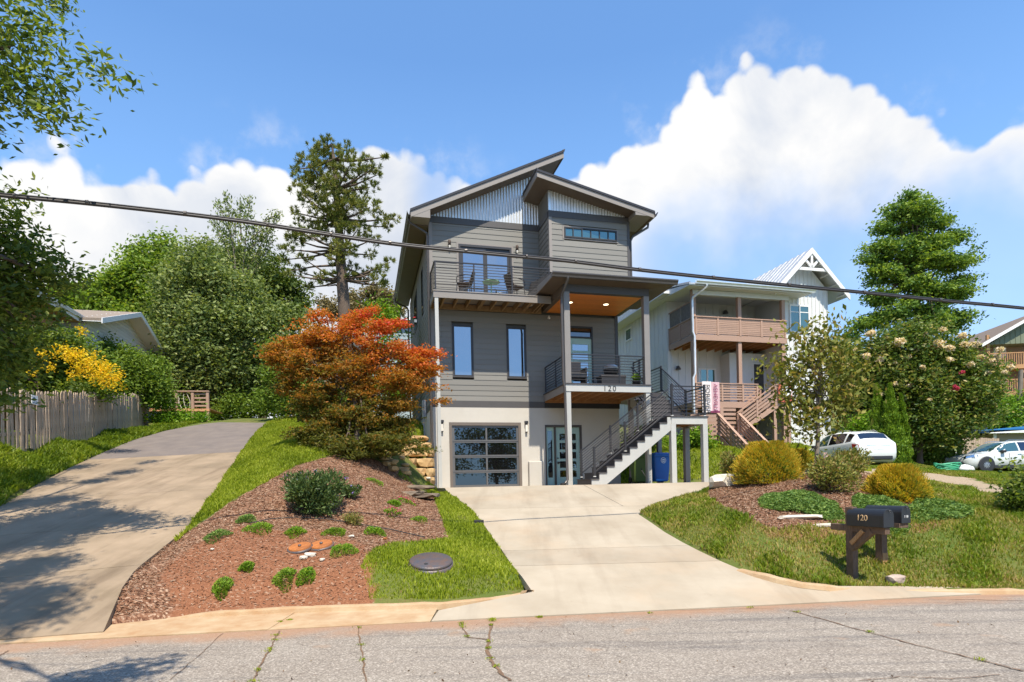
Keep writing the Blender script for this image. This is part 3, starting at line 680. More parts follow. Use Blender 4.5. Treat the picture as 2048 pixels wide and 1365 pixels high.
MB().box(4.08, .03, .03, 4.14, .08, 2.17).box(4.32, .03, .03, 4.38, .08, 2.17).box(4.14, .03, .03, 4.32, .08, .33).box(4.14, .03, 2.04, 4.32, .08, 2.17).build('sidelight_frame', teal, ld)
MB().box(4.13, .05, .32, 4.33, .06, 2.05).build('sidelight_glass', glass_dark, ld)
# --- belly band, corner boards, siding courses
Z0, ZT, EXP = 3.09, 9.30, .1855
part(B(-.035, -.035, 2.86, 6.99, .03, 3.085), 'belly_band', trimc)
part(B(-.035, .03, 2.86, .03, WD, 3.085), 'belly_band', trimc)
part(B(-.03, -.034, 3.085, .085, .09, 9.30), 'corner_board', fasc)
part(B(6.865, -.034, 3.085, 6.985, .09, 7.4), 'corner_board', trimc)
part(B(3.955, -1.245, 7.38, 4.06, -1.13, 9.28), 'corner_board', fasc); part(B(6.86, -1.245, 7.38, 6.96, -1.13, 9.28), 'corner_board', trimc)
part(B(3.955, -1.13, 7.38, 3.985, -.03, 9.28), 'bay_side_trim', MATS['sheathing'])
W1, W2 = (.70, 1.46, 3.91, 5.78), (2.66, 3.40, 3.91, 5.78)
DOOR, TRS, SL = (4.98, 5.97, 3.42, 5.90), (4.98, 5.97, 5.5, 5.9), (1.0, 2.92, 6.55, 8.60)
lap(house, (0, 0, 0), 0, .085, 6.865, Z0, ZT-.02, EXP, [W1, W2, DOOR, SL, (0.08, 4.0, 6.25, 6.50), (3.98, 6.87, 6.28, 9.4)])
lap(house, (0, -1.22, 0), 0, 4.06, 6.86, 7.39, ZT-.02, EXP, [(4.50, 6.47, 8.60, 8.99)])
lap(house, (3.965, -.03, 0), -math.pi/2, 0, 1.10, 6.52, ZT-.02, EXP)
lap(house, (0, WD, 0), -math.pi/2, 0, WD-.09, Z0, 9.12, EXP, [(WD-3.0, WD-2.4, 6.9, 8.6), (WD-6.4, WD-5.0, 7.0, 8.5)])
# left-hand wall windows (narrow dark frames)
for a, c_, z0, z1 in ((2.4, 3.0, 6.9, 8.6), (5.0, 6.4, 7.0, 8.5)):
    w = part(B(-.03, a, z0, .03, c_, z1), 'side_window', framem); MB().box(-.036, a+.07, z0+.07, -.031, c_-.07, z1-.07).build('pane', glass_dark, w)
# upper belts
part(B(-.034, -.036, 9.28, 3.96, .03, 9.50), 'upper_belt', trimc); part(B(3.95, -1.25, 9.28, 6.965, -1.13, 9.50), 'upper_belt', trimc); part(B(3.93, -1.13, 9.28, 3.985, -.036, 9.50), 'upper_belt', trimc)
part(B(6.90, -1.13, 7.38, 6.965, 0, 9.5), 'bay_side_wall', siding)
part(B(6.92, 0, 2.86, 6.97, WD, 9.5), 'right_wall', siding)
# --- corrugated gable cladding (real waves)
def corrugated(name, x0, x1, y, zb, ztf, pitch=.105, amp=.014, parent=house, mat=galv):
    n = int((x1-x0)/pitch*8); vs = []
    for i in range(n+1):
        x = x0+(x1-x0)*i/n; yy = y-amp*math.cos(2*math.pi*(x-x0)/pitch)
        vs += [(x, yy, zb), (x, yy, ztf(x))]
    b = MB(); b.add(vs, [(2*i, 2*i+2, 2*i+3, 2*i+1) for i in range(n)], True); return b.build(name, mat, parent)
sof = lambda u: 9.49+.475*u
bof = lambda u: 10.20-.236*(u-3.99)
part(MB().prism([(.05, 9.40), (3.97, 9.40), (3.97, 11.36), (.05, 9.50)], 'y', .02, WD-.1), 'attic_wall', MATS['sheathing'])
part(MB().prism([(3.95, 9.40), (6.92, 9.40), (6.92, bof(6.92)-.01), (3.95, bof(3.95)-.01)], 'y', -1.18, WD-.1), 'attic_wall', MATS['sheathing'])
corrugated('corrugated_gable', .08, 3.95, -.012, 9.50, sof)
corrugated('corrugated_gable', 4.0, 6.80, -1.235, 9.50, bof)
MB_ = MB().box(3.955, -1.22, 9.50, 3.98, -.03, 10.19); part(MB_, 'gable_side_panel', galv)
part(MB().box(3.95, -1.258, 9.50, 4.03, -1.222, 10.18), 'metal_corner', galv)
# --- roofs
def slope_box(x0, x1, zf, y0, y1, t0, t1):
    """plate following zf(x) between t0 and t1 above it"""
    return MB().hexa([(x0, y0, zf(x0)+t0), (x1, y0, zf(x1)+t0), (x1, y1, zf(x1)+t0), (x0, y1, zf(x0)+t0), (x0, y0, zf(x0)+t1), (x1, y0, zf(x1)+t1), (x1, y1, zf(x1)+t1), (x0, y1, zf(x0)+t1)])
YB = WD+.55
part(slope_box(-.66, 4.76, sof, -.57, YB-.03, .002, .20), 'roof_soffit', soffm)
part(slope_box(-.70, 4.80, sof, -.60, YB, .20, .235), 'roof', roofm)
part(slope_box(-.68, 4.78, sof, -.605, -.57, -.02, .20), 'rake_fascia', fasc)
part(slope_box(4.76, 4.785, sof, -.57, YB, -.02, .20), 'peak_fascia', trimc)
part(slope_box(4.72, 4.83, sof, -.62, YB, .236, .27), 'ridge_cap', roofm)
part(slope_box(-.70, 4.80, sof, -.635, -.606, .17, .25), 'rake_drip_edge', blackmet)
part(MB().prism([(-.66, 9.165), (-.03, 9.165), (-.03, 9.475), (-.66, 9.175)], 'y', -.60, -.02), 'eave_return', fasc)
part(B(-.66, -.02, 9.13, -.04, YB-.02, 9.162), 'eave_soffit', soffm)
part(B(-.685, -.57, 9.12, -.66, YB, 9.36), 'eave_fascia', fasc)
part(slope_box(3.42, 7.62, bof, -1.78, -.02, .002, .17), 'bay_roof_soffit', soffm)
part(slope_box(4.78, 7.62, bof, -.02, YB-.03, .002, .17), 'bay_roof_soffit', soffm)
part(slope_box(3.38, 7.66, bof, -1.82, -.01, .171, .205), 'bay_roof', roofm); part(slope_box(4.0, 7.66, bof, -.01, YB, .171, .205), 'bay_roof', roofm)
part(slope_box(3.40, 7.64, bof, -1.805, -1.78, -.03, .17), 'bay_rake_fascia', fasc)
part(slope_box(3.395, 3.42, bof, -1.80, -.03, -.02, .17), 'bay_side_fascia', fasc)
part(slope_box(3.38, 7.66, bof, -1.835, -1.806, .14, .215), 'rake_drip_edge', blackmet)
part(slope_box(3.36, 3.44, bof, -1.83, -.05, .205, .235), 'ridge_cap', blackmet)
part(MB().prism([(6.93, 9.36), (7.62, 9.36), (7.62, 9.37), (6.93, 9.52)], 'y', -1.80, -.5), 'eave_return', fasc)
part(B(6.95, -.5, 9.36, 7.62, YB, 9.39), 'eave_soffit', soffm)
part(B(7.62, -1.80, 9.33, 7.65, YB, 9.53), 'eave_fascia', fasc)
def gutter(x0, y0, x1, y1, z, h=.13, d=.12, name='gutter', parent=house, mat=gutterm, side=-1, slope=0.0):
    """K-style trough from (x0,y0) to (x1,y1); side=-1 opens to the left of the run"""
    d_ = Vector((x1-x0, y1-y0, 0)); nr = Vector((-d_.y, d_.x, 0)).normalized()*side
    pr = [(0, 0), (.6*d, 0), (.72*d, .35*h), (d, .75*h), (d, h), (d-.012, h), (d-.012, .78*h), (.7*d, .40*h), (.55*d, .02), (.012, .02), (.012, h), (0, h)]
    vs = []
    for (x, y, zz) in ((x0, y0, z), (x1, y1, z-slope)):
        for a, c_ in pr: vs.append(Vector((x, y, zz+c_))+nr*a)
    n = len(pr); b = MB(); b.add(vs, [(i, (i+1) % n, n+(i+1) % n, n+i) for i in range(n)]+[tuple(range(n)), tuple(range(n, 2*n))[::-1]])
    return b.build(name, mat, parent)
gutter(-.686, -.62, -.686, YB, 9.20, side=1)
gutter(7.652, -1.84, 7.652, YB, 9.38, side=-1)
dsp = lambda pts, name='downspout', mat=gutterm, r=.042, parent=house: MB().tube(pts, r, 8).build(name, mat, parent)
dsp([(-.74, -.30, 9.2), (-.70, -.30, 9.08), (-.12, -.10, 8.86), (-.085, -.08, 8.74), (-.085, -.08, .1)])
dsp([(7.72, -1.2, 9.38), (7.70, -1.2, 9.24), (7.1, -1.2, 8.86), (7.02, -1.18, 8.70), (7.02, -1.18, 7.2)])
dsp([(-.74, WD-.1, 9.2), (-.70, WD-.1, 9.08), (-.15, WD+.05, 8.92), (-.10, WD+.06, 8.8), (-.10, WD+.06, 3.0)])
# --- windows on the main floor
def window(x0, x1, z0, z1, y=-.0, fw=.055, gl=glass_win, mull=(), rail=None, trimm=None, name='window'):
    w = MB()
    w.box(x0, y-.045, z0, x0+fw, y+.04, z1).box(x1-fw, y-.045, z0, x1, y+.04, z1).box(x0+fw, y-.045, z0, x1-fw, y+.04, z0+fw).box(x0+fw, y-.045, z1-fw, x1-fw, y+.04, z1)
    for m in mull: w.box(m-.018, y-.042, z0+fw, m+.018, y+.03, z1-fw)
    o = w.build(name, framem, house, .004)
    xs_ = [x0+fw]+[m for m in mull]+[x1-fw]
    for a, c_ in zip(xs_[:-1], xs_[1:]): MB().box(a+.002, y-.012, z0+fw, c_-.002, y+.0, z1-fw).build('pane', gl, o)
    return o
for (a, c_, z0, z1) in (W1, W2):
    o = window(a+.03, c_-.03, z0+.03, z1-.03)
    MB().box(a, -.03, z0, a+.03, .03, z1).box(c_-.03, -.03, z0, c_, .03, z1).box(a+.03, -.03, z1-.03, c_-.03, .03, z1).box(a+.03, -.05, z0, c_-.03, .03, z0+.03).build('casing', trimc, o)
window(4.50, 6.46, 8.61, 8.98, y=-1.23, fw=.05, gl=glass_green, mull=[4.50+1.96*k/6 for k in range(1, 6)], name='transom_window')
part(MB().box(4.44, -1.25, 8.56, 6.52, -1.20, 8.608).box(4.44, -1.25, 8.982, 6.52, -1.20, 9.02).box(4.44, -1.25, 8.608, 4.498, -1.20, 8.982).box(6.462, -1.25, 8.608, 6.52, -1.20, 8.982), 'window_casing', fasc)
# porch door and transom
md = thing('front_door', None, None); md.parent = house
MB().box(4.98, -.035, 3.42, 5.03, .06, 5.90).box(5.92, -.035, 3.42, 5.97, .06, 5.90).box(5.03, -.035, 5.84, 5.92, .06, 5.90).box(5.03, -.035, 5.46, 5.92, .06, 5.52).build('door_frame', framem, md)
MB().box(5.03, .01, 5.52, 5.92, .02, 5.84).build('transom_glass', glass_dark, md)
lite_door(md, 5.03, 5.92, 3.42, 5.46, .0, gl=glass_win)
# sliding doors upstairs
sd = thing('sliding_door', None, None); sd.parent = house
MB().box(1.0, -.05, 6.55, 1.07, .05, 8.60).box(2.85, -.05, 6.55, 2.92, .05, 8.60).box(1.07, -.05, 8.52, 2.85, .05, 8.60).box(1.07, -.05, 6.55, 2.85, .05, 6.62).build('door_frame', framem, sd)
MB().box(1.07, -.02, 6.62, 1.16, .02, 8.52).box(1.88, -.02, 6.62, 1.98, .02, 8.52).box(1.16, -.02, 8.44, 1.88, .02, 8.52).build('door_stile', framem, sd)
MB().box(1.98, .0, 6.62, 2.03, .03, 8.52).box(2.76, .0, 6.62, 2.85, .03, 8.52).box(2.03, .0, 8.40, 2.76, .03, 8.52).build('door_stile', framem, sd)
MB().box(1.15, -.006, 6.62, 1.89, .004, 8.45).build('pane', glass_win, sd); MB().box(2.02, .01, 6.62, 2.77, .02, 8.42).build('pane', glass_win, sd)
part(MB().box(.93, -.032, 6.5, 1.0, .0, 8.66).box(2.92, -.032, 6.5, 2.99, .0, 8.66).box(1.0, -.032, 8.60, 2.92, .0, 8.66), 'door_casing', fasc)
# --- wall lamps
def lamp(x, y, z, s=1.0, name='wall_lamp'):
    l = MB().box(-.06*s, -.10, .13, .06*s, 0, .22).box(-.045*s, -.07, .08, .045*s, -.01, .13).build(name, blackmet, house, loc=(x, y, z))
    MB().box(-.035*s, -.08, -.16, .035*s, -.02, .08).build('lamp_glass', pmat('frosted_glass', (.7, .66, .58), .3) if 'frosted_glass' not in MATS else MATS['frosted_glass'], l)
    MB().box(-.04*s, -.085, -.19, .04*s, -.015, -.16).build('lamp_foot', blackmet, l); return l
lamp(.28, -.03, 2.18); lamp(3.32, -.03, 2.16)
for x in (.68, 3.12):
    l = MB().lathe([(.05, 0), (.05, .15), (.035, .19)], 12).build('barn_lamp', whicker, house, loc=(x, -.09, 8.50)); MB().box(-.03, 0, .05, .03, .09, .12).build('lamp_bracket', blackmet, l)
    MB().tube([(0, 0, 0), (0, 0, -.02), (0, 0, -.10)], [.04, .045, .02], 10).build('lamp_bulb_cover', MATS['frosted_glass'], l)
# hose bib
part(MB().tube([(3.42, -.03, .60), (3.42, -.12, .60), (3.42, -.12, .54)], .018, 6).box(3.40, -.15, .61, 3.44, -.09, .66).tube([(3.42, -.10, .42), (3.42, -.10, .60)], .01, 5), 'hose_bib', blackmet)
# meter box and conduit on the left wall
part(B(-.16, 2.0, 2.75, -.03, 2.35, 3.4), 'meter_box', greybox, .01); part(MB().tube([(-.10, 2.2, 2.75), (-.10, 2.2, 1.9)], .03, 6), 'conduit', greybox)
# --- balcony, upper left
bal = thing('balcony', None, None); bal.parent = house
BY = -1.24
MB().box(-.06, BY, 6.29, 3.98, BY+.04, 6.50).build('deck_fascia', fasc, bal); MB().box(-.06, BY+.04, 6.29, -.02, -.03, 6.50).build('deck_fascia', fasc, bal)
MB().box(-.02, -.08, 6.27, 3.98, -.03, 6.46).build('ledger', joistm, bal)
for k in range(8): MB().box(-.075, BY-.02+k*.155, 6.502, 3.98, BY+.13+k*.155, 6.53).build('deck_board', fasc, bal)
for x in (.30, .74, 1.17, 1.60, 1.66, 2.06, 2.50, 2.92, 3.24, 3.30, 3.62, 3.74): MB().box(x, BY+.05, 6.30, x+.045, -.08, 6.49).build('joist', joistm, bal)
MB().box(-.02, BY+.041, 6.295, 3.98, BY+.075, 6.48).build('rim_joist', joistm, bal)
MB().lathe([(.05, 0), (.05, .02)], 14).build('deck_light', MATS['frosted_glass'], bal, loc=(3.5, -.45, 6.44))
def rail_run(par, p, q, z0, z1, n, posts=(), r=.011, top=.02, name='railing', mid=0):
    """horizontal metal bars between p and q (x,y); z0,z1 (and optional end heights) relative"""
    rl = thing(name, None, None) if par is None else bpy.data.objects.new(name, None)
    link(rl, par) if par is not None else None
    p = Vector((*p, 0)) if len(p) == 2 else Vector(p); q = Vector((*q, 0)) if len(q) == 2 else Vector(q)
    for k in range(n):
        z = z0+(z1-z0)*k/n; MB().tube([p+Vector((0, 0, z)), q+Vector((0, 0, z))], r, 6).build('bar', blackmet, rl)
    MB().bar(p+Vector((0, 0, z1)), q+Vector((0, 0, z1)), .045, .035).build('top_rail', blackmet, rl)
    for t in posts:
        c = p.lerp(q, t); MB().box(c.x-top, c.y-top, c.z+z0-.08, c.x+top, c.y+top, c.z+z1-.01).build('post', blackmet, rl)
    return rl
rail_run(bal, (0, BY+.03), (3.96, BY+.03), 6.64, 7.48, 9, (0.005, .33, .66, .992))
rail_run(bal, (0, BY+.03), (0, -.04), 6.64, 7.48, 9, (.97,))
MB().box(-.03, BY-.0, -.05+0, .09, BY+.12, 6.29) if False else None
pp = part(B(-.02, BY+.01, .0, .10, BY+.13, 6.29), 'balcony_post', lightpost, .006)
pp.data.transform(Matrix.Translation((0, 0, 0)))
# --- entry porch
por = thing('porch', None, None); por.parent = house
PXa, PXb, PY = 4.02, 7.05, -2.42
MB().box(PXa, PY, 3.10, PXb, PY+.04, 3.33).build('deck_fascia', lightpost, por); MB().box(PXa, PY+.04, 3.10, PXa+.04, -.03, 3.33).build('deck_fascia', fasc, por)
MB().box(PXb-.04, PY+.04, 3.10, PXb, -.03, 3.33).build('deck_fascia', lightpost, por)
for k in range(16): MB().box(PXa-.03, PY-.03+k*.151, 3.333, PXb+.02, PY+.115+k*.151, 3.365).build('deck_board', tread, por)
for k in range(8): 
    x = PXa+.35+k*.36; MB().box(x, PY+.08, 3.11, x+.045, -.10, 3.33).build('joist', brownj, por)
MB().box(PXa+.04, PY+.04, 3.11, PXb-.04, PY+.08, 3.33).box(PXa+.04, -.10, 3.05, PXb-.04, -.035, 3.31).build('rim_joist', brownj, por)
part(B(PXa+.02, -.06, 2.87, 6.95, -.035, 3.05), 'ledger_shade_strip', blackmet)  # dark strip set on the wall as the shade below the porch ledger
for x in (PXa, PXb-.20): 
    MB().box(x, PY, 3.366, x+.20, PY+.20, 6.34).build('column', colm, por, .006)
    MB().box(x+.02, PY+.02, .03, x+.18, PY+.18, 3.10).build('lower_post', lightpost, por, .006)
# second pair of posts against the wall side is hidden; beams
MB().box(PXa-.0, PY-.005, 6.34, PXb, PY+.19, 6.58).build('beam', trimc, por); MB().box(PXa, PY+.19, 6.34, PXa+.16, -.03, 6.60).build('beam', soffm, por); MB().box(PXb-.16, PY+.19, 6.34, PXb, -.03, 6.60).build('beam', trimc, por)
ceil = bpy.data.objects.new('ceiling', None); link(ceil, por)
nb = 18
for k in range(nb):
    y0 = PY+.19+k*(2.2/nb); MB().box(PXa+.161, y0+.004, 6.345, PXb-.161, y0+2.2/nb-.002, 6.37).build('ceiling_plank', cedar, ceil)
MB().box(PXa+.161, PY+.19, 6.371, PXb-.161, -.03, 6.40).build('ceiling_backing', cedar, ceil)
em = bpy.data.materials.new('recessed_light'); em.use_nodes = True; N = NT(em.node_tree); N.n('ShaderNodeOutputMaterial', ins={0: N.n('ShaderNodeEmission', ins={'Color': (1, .80, .50, 1), 'Strength': 3.0}).outputs[0]})
for x in (4.62, 5.95):
    r = MB().lathe([(.10, 0), (.115, .008), (.10, .012)], 20).build('recessed_light', whitep, por, loc=(x, -1.35, 6.328)); MB().lathe([(.088, 0), (.088, .004)], 18).build('bulb', em, r, loc=(0, 0, -.002))
MB().lathe([(.03, 0), (.05, -.04), (.045, -.08)], 12).box(-.02, -.02, -.01, .02, .02, .03).build('security_camera', whitep, house, loc=(4.25, -.12, 6.17))
# porch roof with gutter
def pr_z(y): return 6.98+(y+2.85)*.10
hx0, hx1, hy = 3.50, 7.82, -2.85
MB().hexa([(hx0, hy, 6.72), (hx1, hy, 6.72), (hx1, -.03, 6.95), (hx0, -.03, 6.95), (hx0, hy, 6.76), (hx1, hy, 6.76), (hx1-.1, -.03, 7.38), (hx0+.1, -.03, 7.38)]).build('porch_roof', roofm, por)
MB().hexa([(hx0+.02, hy+.02, 6.64), (hx1-.02, hy+.02, 6.64), (PXb, PY, 6.581), (PXa, PY, 6.581), (hx0+.02, hy+.02, 6.70), (hx1-.02, hy+.02, 6.70), (PXb, PY, 6.71), (PXa, PY, 6.71)]).build('soffit', soffm, por)
MB().hexa([(hx0+.02, hy+.02, 6.64), (PXa, PY, 6.582), (PXa, -.03, 6.602), (hx0+.02, -.03, 6.64), (hx0+.02, hy+.02, 6.70), (PXa, PY, 6.72), (PXa, -.03, 6.9), (hx0+.02, -.03, 6.9)]).build('soffit', soffm, por)
MB().hexa([(PXb, PY, 6.582), (hx1-.02, hy+.02, 6.64), (hx1-.02, -.03, 6.64), (PXb, -.03, 6.602), (PXb, PY, 6.72), (hx1-.02, hy+.02, 6.70), (hx1-.02, -.03, 6.9), (PXb, -.03, 6.9)]).build('soffit', soffm, por)
MB().hexa([(hx0-.01, hy, 6.63), (hx0+.02, hy, 6.63), (hx0+.02, -.03, 6.63), (hx0-.01, -.03, 6.63), (hx0-.01, hy, 6.76), (hx0+.02, hy, 6.76), (hx0+.02, -.03, 6.95), (hx0-.01, -.03, 6.95)]).build('fascia', fasc, por)
gutter(hx1+.03, hy+.0, hx0-.03, hy+.0, 6.62, h=.15, d=.12, parent=por, side=1)
dsp([(4.0, hy-.05, 6.64), (4.0, hy-.05, 6.55), (3.93, PY-.07, 6.20), (3.92, PY-.06, 6.0), (3.92, PY-.06, 3.45), (3.96, PY-.07, 3.2), (3.97, PY-.06, 3.0), (3.99, PY-.06, .22), (3.88, PY-.12, .09)], parent=por, r=.045)
MB().tube([(3.88, PY-.12, .09), (3.70, PY-.30, .07)], .05, 8).build('downspout_elbow', rubber, por)
rail_run(por, (PXa+.20, PY+.08), (PXb-.20, PY+.08), 3.50, 4.32, 9, (.66,))
rail_run(por, (PXa+.06, PY+.20), (PXa+.06, -.05), 3.50, 4.32, 9, (.45, .985))
rail_run(por, (PXb-.08, PY+.20), (PXb-.08, PY+1.15), 3.50, 4.32, 9, (.5, .985))
for i, ch in enumerate('120'): text('house_number', ch, .26, numd, por, (5.38+i*.17, PY-.003, 3.125), (math.pi/2, 0, 0), .006)
# --- outside stairs: lower flight, landing, upper flight, upper landing
st = thing('outdoor_stairs', 'grey outdoor stairs with dark treads turning at a landing beside the porch', 'stairs', (HX, HY, 0), YAW)
SY0, SY1 = -3.66, -2.47
NR, RUN, RIS, SX = 11, .2595, .1925, 4.33
zl = .05+NR*RIS
def stringer(y):
    pts = [(SX+.02, .04), (SX+.02, .04+RIS-.03)]
    for k in range(1, NR):
        pts += [(SX+k*RUN+.02, .04+k*RIS-.03), (SX+k*RUN+.02, .04+(k+1)*RIS-.03)]
    pts += [(SX+NR*RUN-.08, .04+NR*RIS-.03), (SX+NR*RUN-.08, zl-.42), (SX+.50, .04)]
    return MB().prism(pts, 'y', y, y+.045).build('stringer', lightpost, st)
stringer(SY0); stringer(SY1-.05); stringer((SY0+SY1)/2)
for k in range(NR):
    x = SX+k*RUN; z = .04+(k+1)*RIS
    MB().box(x, SY0-.0+.002, z-RIS+.004 if k else .035, x+.02, SY1, z-.032).build('riser', tread, st)
    if k < NR-1: MB().box(x-.02, SY0-.025, z-.03, x+RUN+.01, SY1+.02, z).build('tread', tread, st)
LX0, LX1, LYF, LYB = SX+NR*RUN-.10, SX+NR*RUN+1.17, SY0-.02, SY1+.02
MB().box(LX0, LYF, zl-.26, LX1, LYF+.04, zl-.03).box(LX1-.04, LYF+.04, zl-.26, LX1, LYB, zl-.03).box(LX0, LYF+.04, zl-.26, LX0+.04, LYB, zl-.03).box(LX0+.04, LYB-.04, zl-.26, LX1-.04, LYB, zl-.03).build('landing_fascia', lightpost, st)
for k in range(8): MB().box(LX0-.03, LYF-.03+k*.157, zl-.029, LX1+.03, LYF+.118+k*.157, zl).build('deck_board', tread, st)
for x in (LX0+.35, LX0+.72, LX0+1.0): MB().box(x, LYF+.04, zl-.24, x+.04, LYB-.04, zl-.03).build('joist', brownj, st)
for (x, y, m) in ((LX0-.02, LYF, lightpost), (LX1-.16, LYF, lightpost), (LX1-.18, LYB-.17, colm)):
    MB().box(x, y, .0, x+.17, y+.17, zl-.262).build('landing_post', m, st, .006)
# upper flight
N2 = 6; R2 = (3.365-zl)/(N2+1); RU2 = .262
for k in range(N2+1):
    y = LYB+.0+k*RU2; z = zl+(k+1)*R2
    MB().box(LX0, y, z-R2+.002, LX1-.04, y+.02, z-.035).build('riser', tread, st)
    if k < N2: MB().box(LX0-.02, y-.02, z-.033, LX1-.02, y+RU2+.01, z).build('tread', tread, st)
for x in (LX0-.02, LX1-.06):
    MB().prism([(LYB, zl-.24), (LYB, zl+.0), (LYB+(N2+1)*RU2-.1, 3.33), (LYB+(N2+1)*RU2+.1, 3.33), (LYB+(N2+1)*RU2+.1, 3.0)], 'x', x, x+.04).build('stringer', lightpost, st)
UY0 = LYB+N2*RU2+.04; UY1 = UY0+1.3
for k in range(9): MB().box(PXb+.03, UY0+k*.146, 3.33, LX1+.0, UY0+.138+k*.146, 3.362).build('deck_board', tread, st)
MB().box(PXb+.02, UY0+.02, 3.10, LX1, UY0+.06, 3.33).box(LX1-.04, UY0+.06, 3.10, LX1, UY1, 3.33).box(PXb+.02, UY1-.04, 3.10, LX1-.04, UY1, 3.33).build('landing_fascia', lightpost, st)
for (x, y) in ((LX0-.05, UY0+.05), (LX1-.2, UY0+.08), (LX1-.2, UY1-.2)): MB().box(x, y, -.1, x+.15, y+.15, 3.10).build('landing_post', colm, st, .006)
# railings of the stairs
def stair_rail(p, q, n=8, h0=.16, h1=.86, posts=(0, 1)):
    rl = bpy.data.objects.new('railing', None); link(rl, st); p = Vector(p); q = Vector(q)
    for k in range(n):
        z = Vector((0, 0, h0+(h1-h0)*k/n)); MB().tube([p+z, q+z], .010, 6).build('bar', blackmet, rl)
    z = Vector((0, 0, h1)); MB().bar(p+z, q+z, .045, .035).build('top_rail', blackmet, rl)
    MB().bar(p+Vector((0, 0, h0-.03)), q+Vector((0, 0, h0-.03)), .03, .025).build('bottom_rail', blackmet, rl)
    for t in posts:
        c = p.lerp(q, t); MB().box(c.x-.03, c.y-.03, c.z+.0, c.x+.03, c.y+.03, c.z+h1+.07).build('post', blackmet, rl)
        MB().lathe([(.055, 0), (.05, .02), (.035, .03)], 12).build('post_base', lightpost, rl, loc=(c.x, c.y, c.z-.0))
    return rl
for y in (SY0+.03, SY1-.04): stair_rail((SX+.08, y, .05+RIS), (SX+.08+(NR-1)*RUN, y, .05+NR*RIS), posts=(.02, .42) if y < -3 else (.02, .42, .80))
def flat_rail(p, q, z, posts, n=8): 
    return stair_rail((*p, z), (*q, z), n=n, h0=.10, h1=.95, posts=posts)
flat_rail((LX0+.05, LYF+.05), (LX1-.06, LYF+.05), zl, (0, 1))
flat_rail((LX1-.06, LYF+.05), (LX1-.06, LYB-.05), zl, (1,))
stair_rail((LX1-.06, LYB, zl+.1), (LX1-.06, UY0, 3.36), posts=(1,), h1=.92)
stair_rail((LX0+.02, LYB, zl+.1), (LX0+.02, UY0, 3.36), posts=(), h1=.92)
flat_rail((LX1-.06, UY0), (LX1-.06, UY1), 3.36, (1,))
# propped poles under the stairs and stone steps
polez = thing('leaning_stick', 'pale leaning stick under the grey stairs', 'stick', (0, 0, 0)); 
Mh = Matrix.Translation((HX, HY, 0)) @ Matrix.Rotation(YAW, 4, 'Z')
def hw(u, y, z): return Mh @ Vector((u, y, z))
MB().tube([hw(7.0, -2.3, .06), hw(6.75, -2.2, .5)], .015, 6).build('shaft', stonew, polez)
MB().tube([hw(6.75, -2.2, .5), hw(6.74, -2.2, .56)], .022, 6).build('grip', blackmet, polez)
# balcony furniture
def bistro_chair(x, y, rz, lab):
    c = thing('patio_chair', lab, 'chair', hw(x, y, 6.53), YAW+rz, 'chairs on the balcony')
    MB().box(-.23, -.22, .38, .23, .22, .42).build('seat', whicker, c, .01)
    MB().hexa([(-.22, .20, .42), (.22, .20, .42), (.22, .24, .42), (-.22, .24, .42), (-.20, .34, .82), (.20, .34, .82), (.20, .37, .82), (-.20, .37, .82)]).build('backrest', whicker, c, .01)
    for sx_ in (-1, 1):
        MB().tube([(sx_*.24, .30, .62), (sx_*.27, .1, .64), (sx_*.27, -.2, .60), (sx_*.25, -.22, .4)], .016, 6).build('armrest', blackmet, c)
        for sy_ in (-1, 1): MB().tube([(sx_*.22, sy_*.2, .39), (sx_*.25, sy_*.24, 0)], .014, 6).build('leg', blackmet, c)
bistro_chair(1.05, -.75, -1.9, 'dark wicker patio chair left of the mint table on the balcony'); bistro_chair(2.85, -.75, 1.9, 'dark wicker patio chair right of the mint table on the balcony')
t = thing('bistro_table', 'small round mint green table on the upper balcony', 'table', hw(1.98, -.80, 6.53), YAW)
MB().lathe([(.02, .50), (.30, .50), (.315, .515), (.30, .53), (.02, .53)], 8, smooth=False).build('table_top', mintm, t)
MB().tube([(0, 0, .5), (0, 0, .1)], .02, 8).build('stem', mintm, t); MB().lathe([(.16, 0), (.15, .02), (.03, .05)], 16).build('table_base', mintm, t)
# things on the entry porch
c = thing('porch_chair', 'dark low chair behind the left porch railing', 'chair', hw(4.55, -1.9, 3.366), YAW)
MB().box(-.28, -.25, .22, .28, .25, .40).build('seat', blackmet, c, .02); MB().box(-.28, .18, .40, .28, .26, .85).build('backrest', blackmet, c, .02)
for a in (-1, 1):
    MB().box(a*.30-.03, -.25, .0, a*.30+.03, .25, .58).build('armrest', blackmet, c, .01)
c = thing('patio_heater', 'round grill with dark cover standing at the right of the porch', 'grill', hw(6.35, -.75, 3.366), YAW)
MB().lathe([(.16, .55), (.25, .66), (.28, .80), (.28, .82)], 18).build('grill_bowl', blackmet, c); MB().lathe([(.285, .82), (.25, .92), (.12, 1.0), (.02, 1.02)], 18).build('grill_lid', galvw, c)
for k in range(3): a = k*2.1; MB().tube([(.15*math.cos(a), .15*math.sin(a), .6), (.28*math.cos(a), .28*math.sin(a), 0)], .014, 6).build('leg', blackmet, c)
c = thing('door_mat', 'dark storage bench by the front door on the porch', 'bench', hw(6.0, -1.55, 3.366), YAW); c.name = 'storage_bench'
MB().box(-.45, -.22, .06, .45, .22, .36).build('box', framem, c, .02); MB().box(-.47, -.24, .36, .47, .24, .41).build('lid', tread, c, .01)
pl = thing('potted_plant', 'small potted plant hanging inside the right porch railing', 'plant', hw(6.85, -1.75, 3.366), YAW)
MB().lathe([(.10, 0), (.14, .2), (.15, .22)], 14).build('pot', blackmet, pl)
POTTED = [pl]
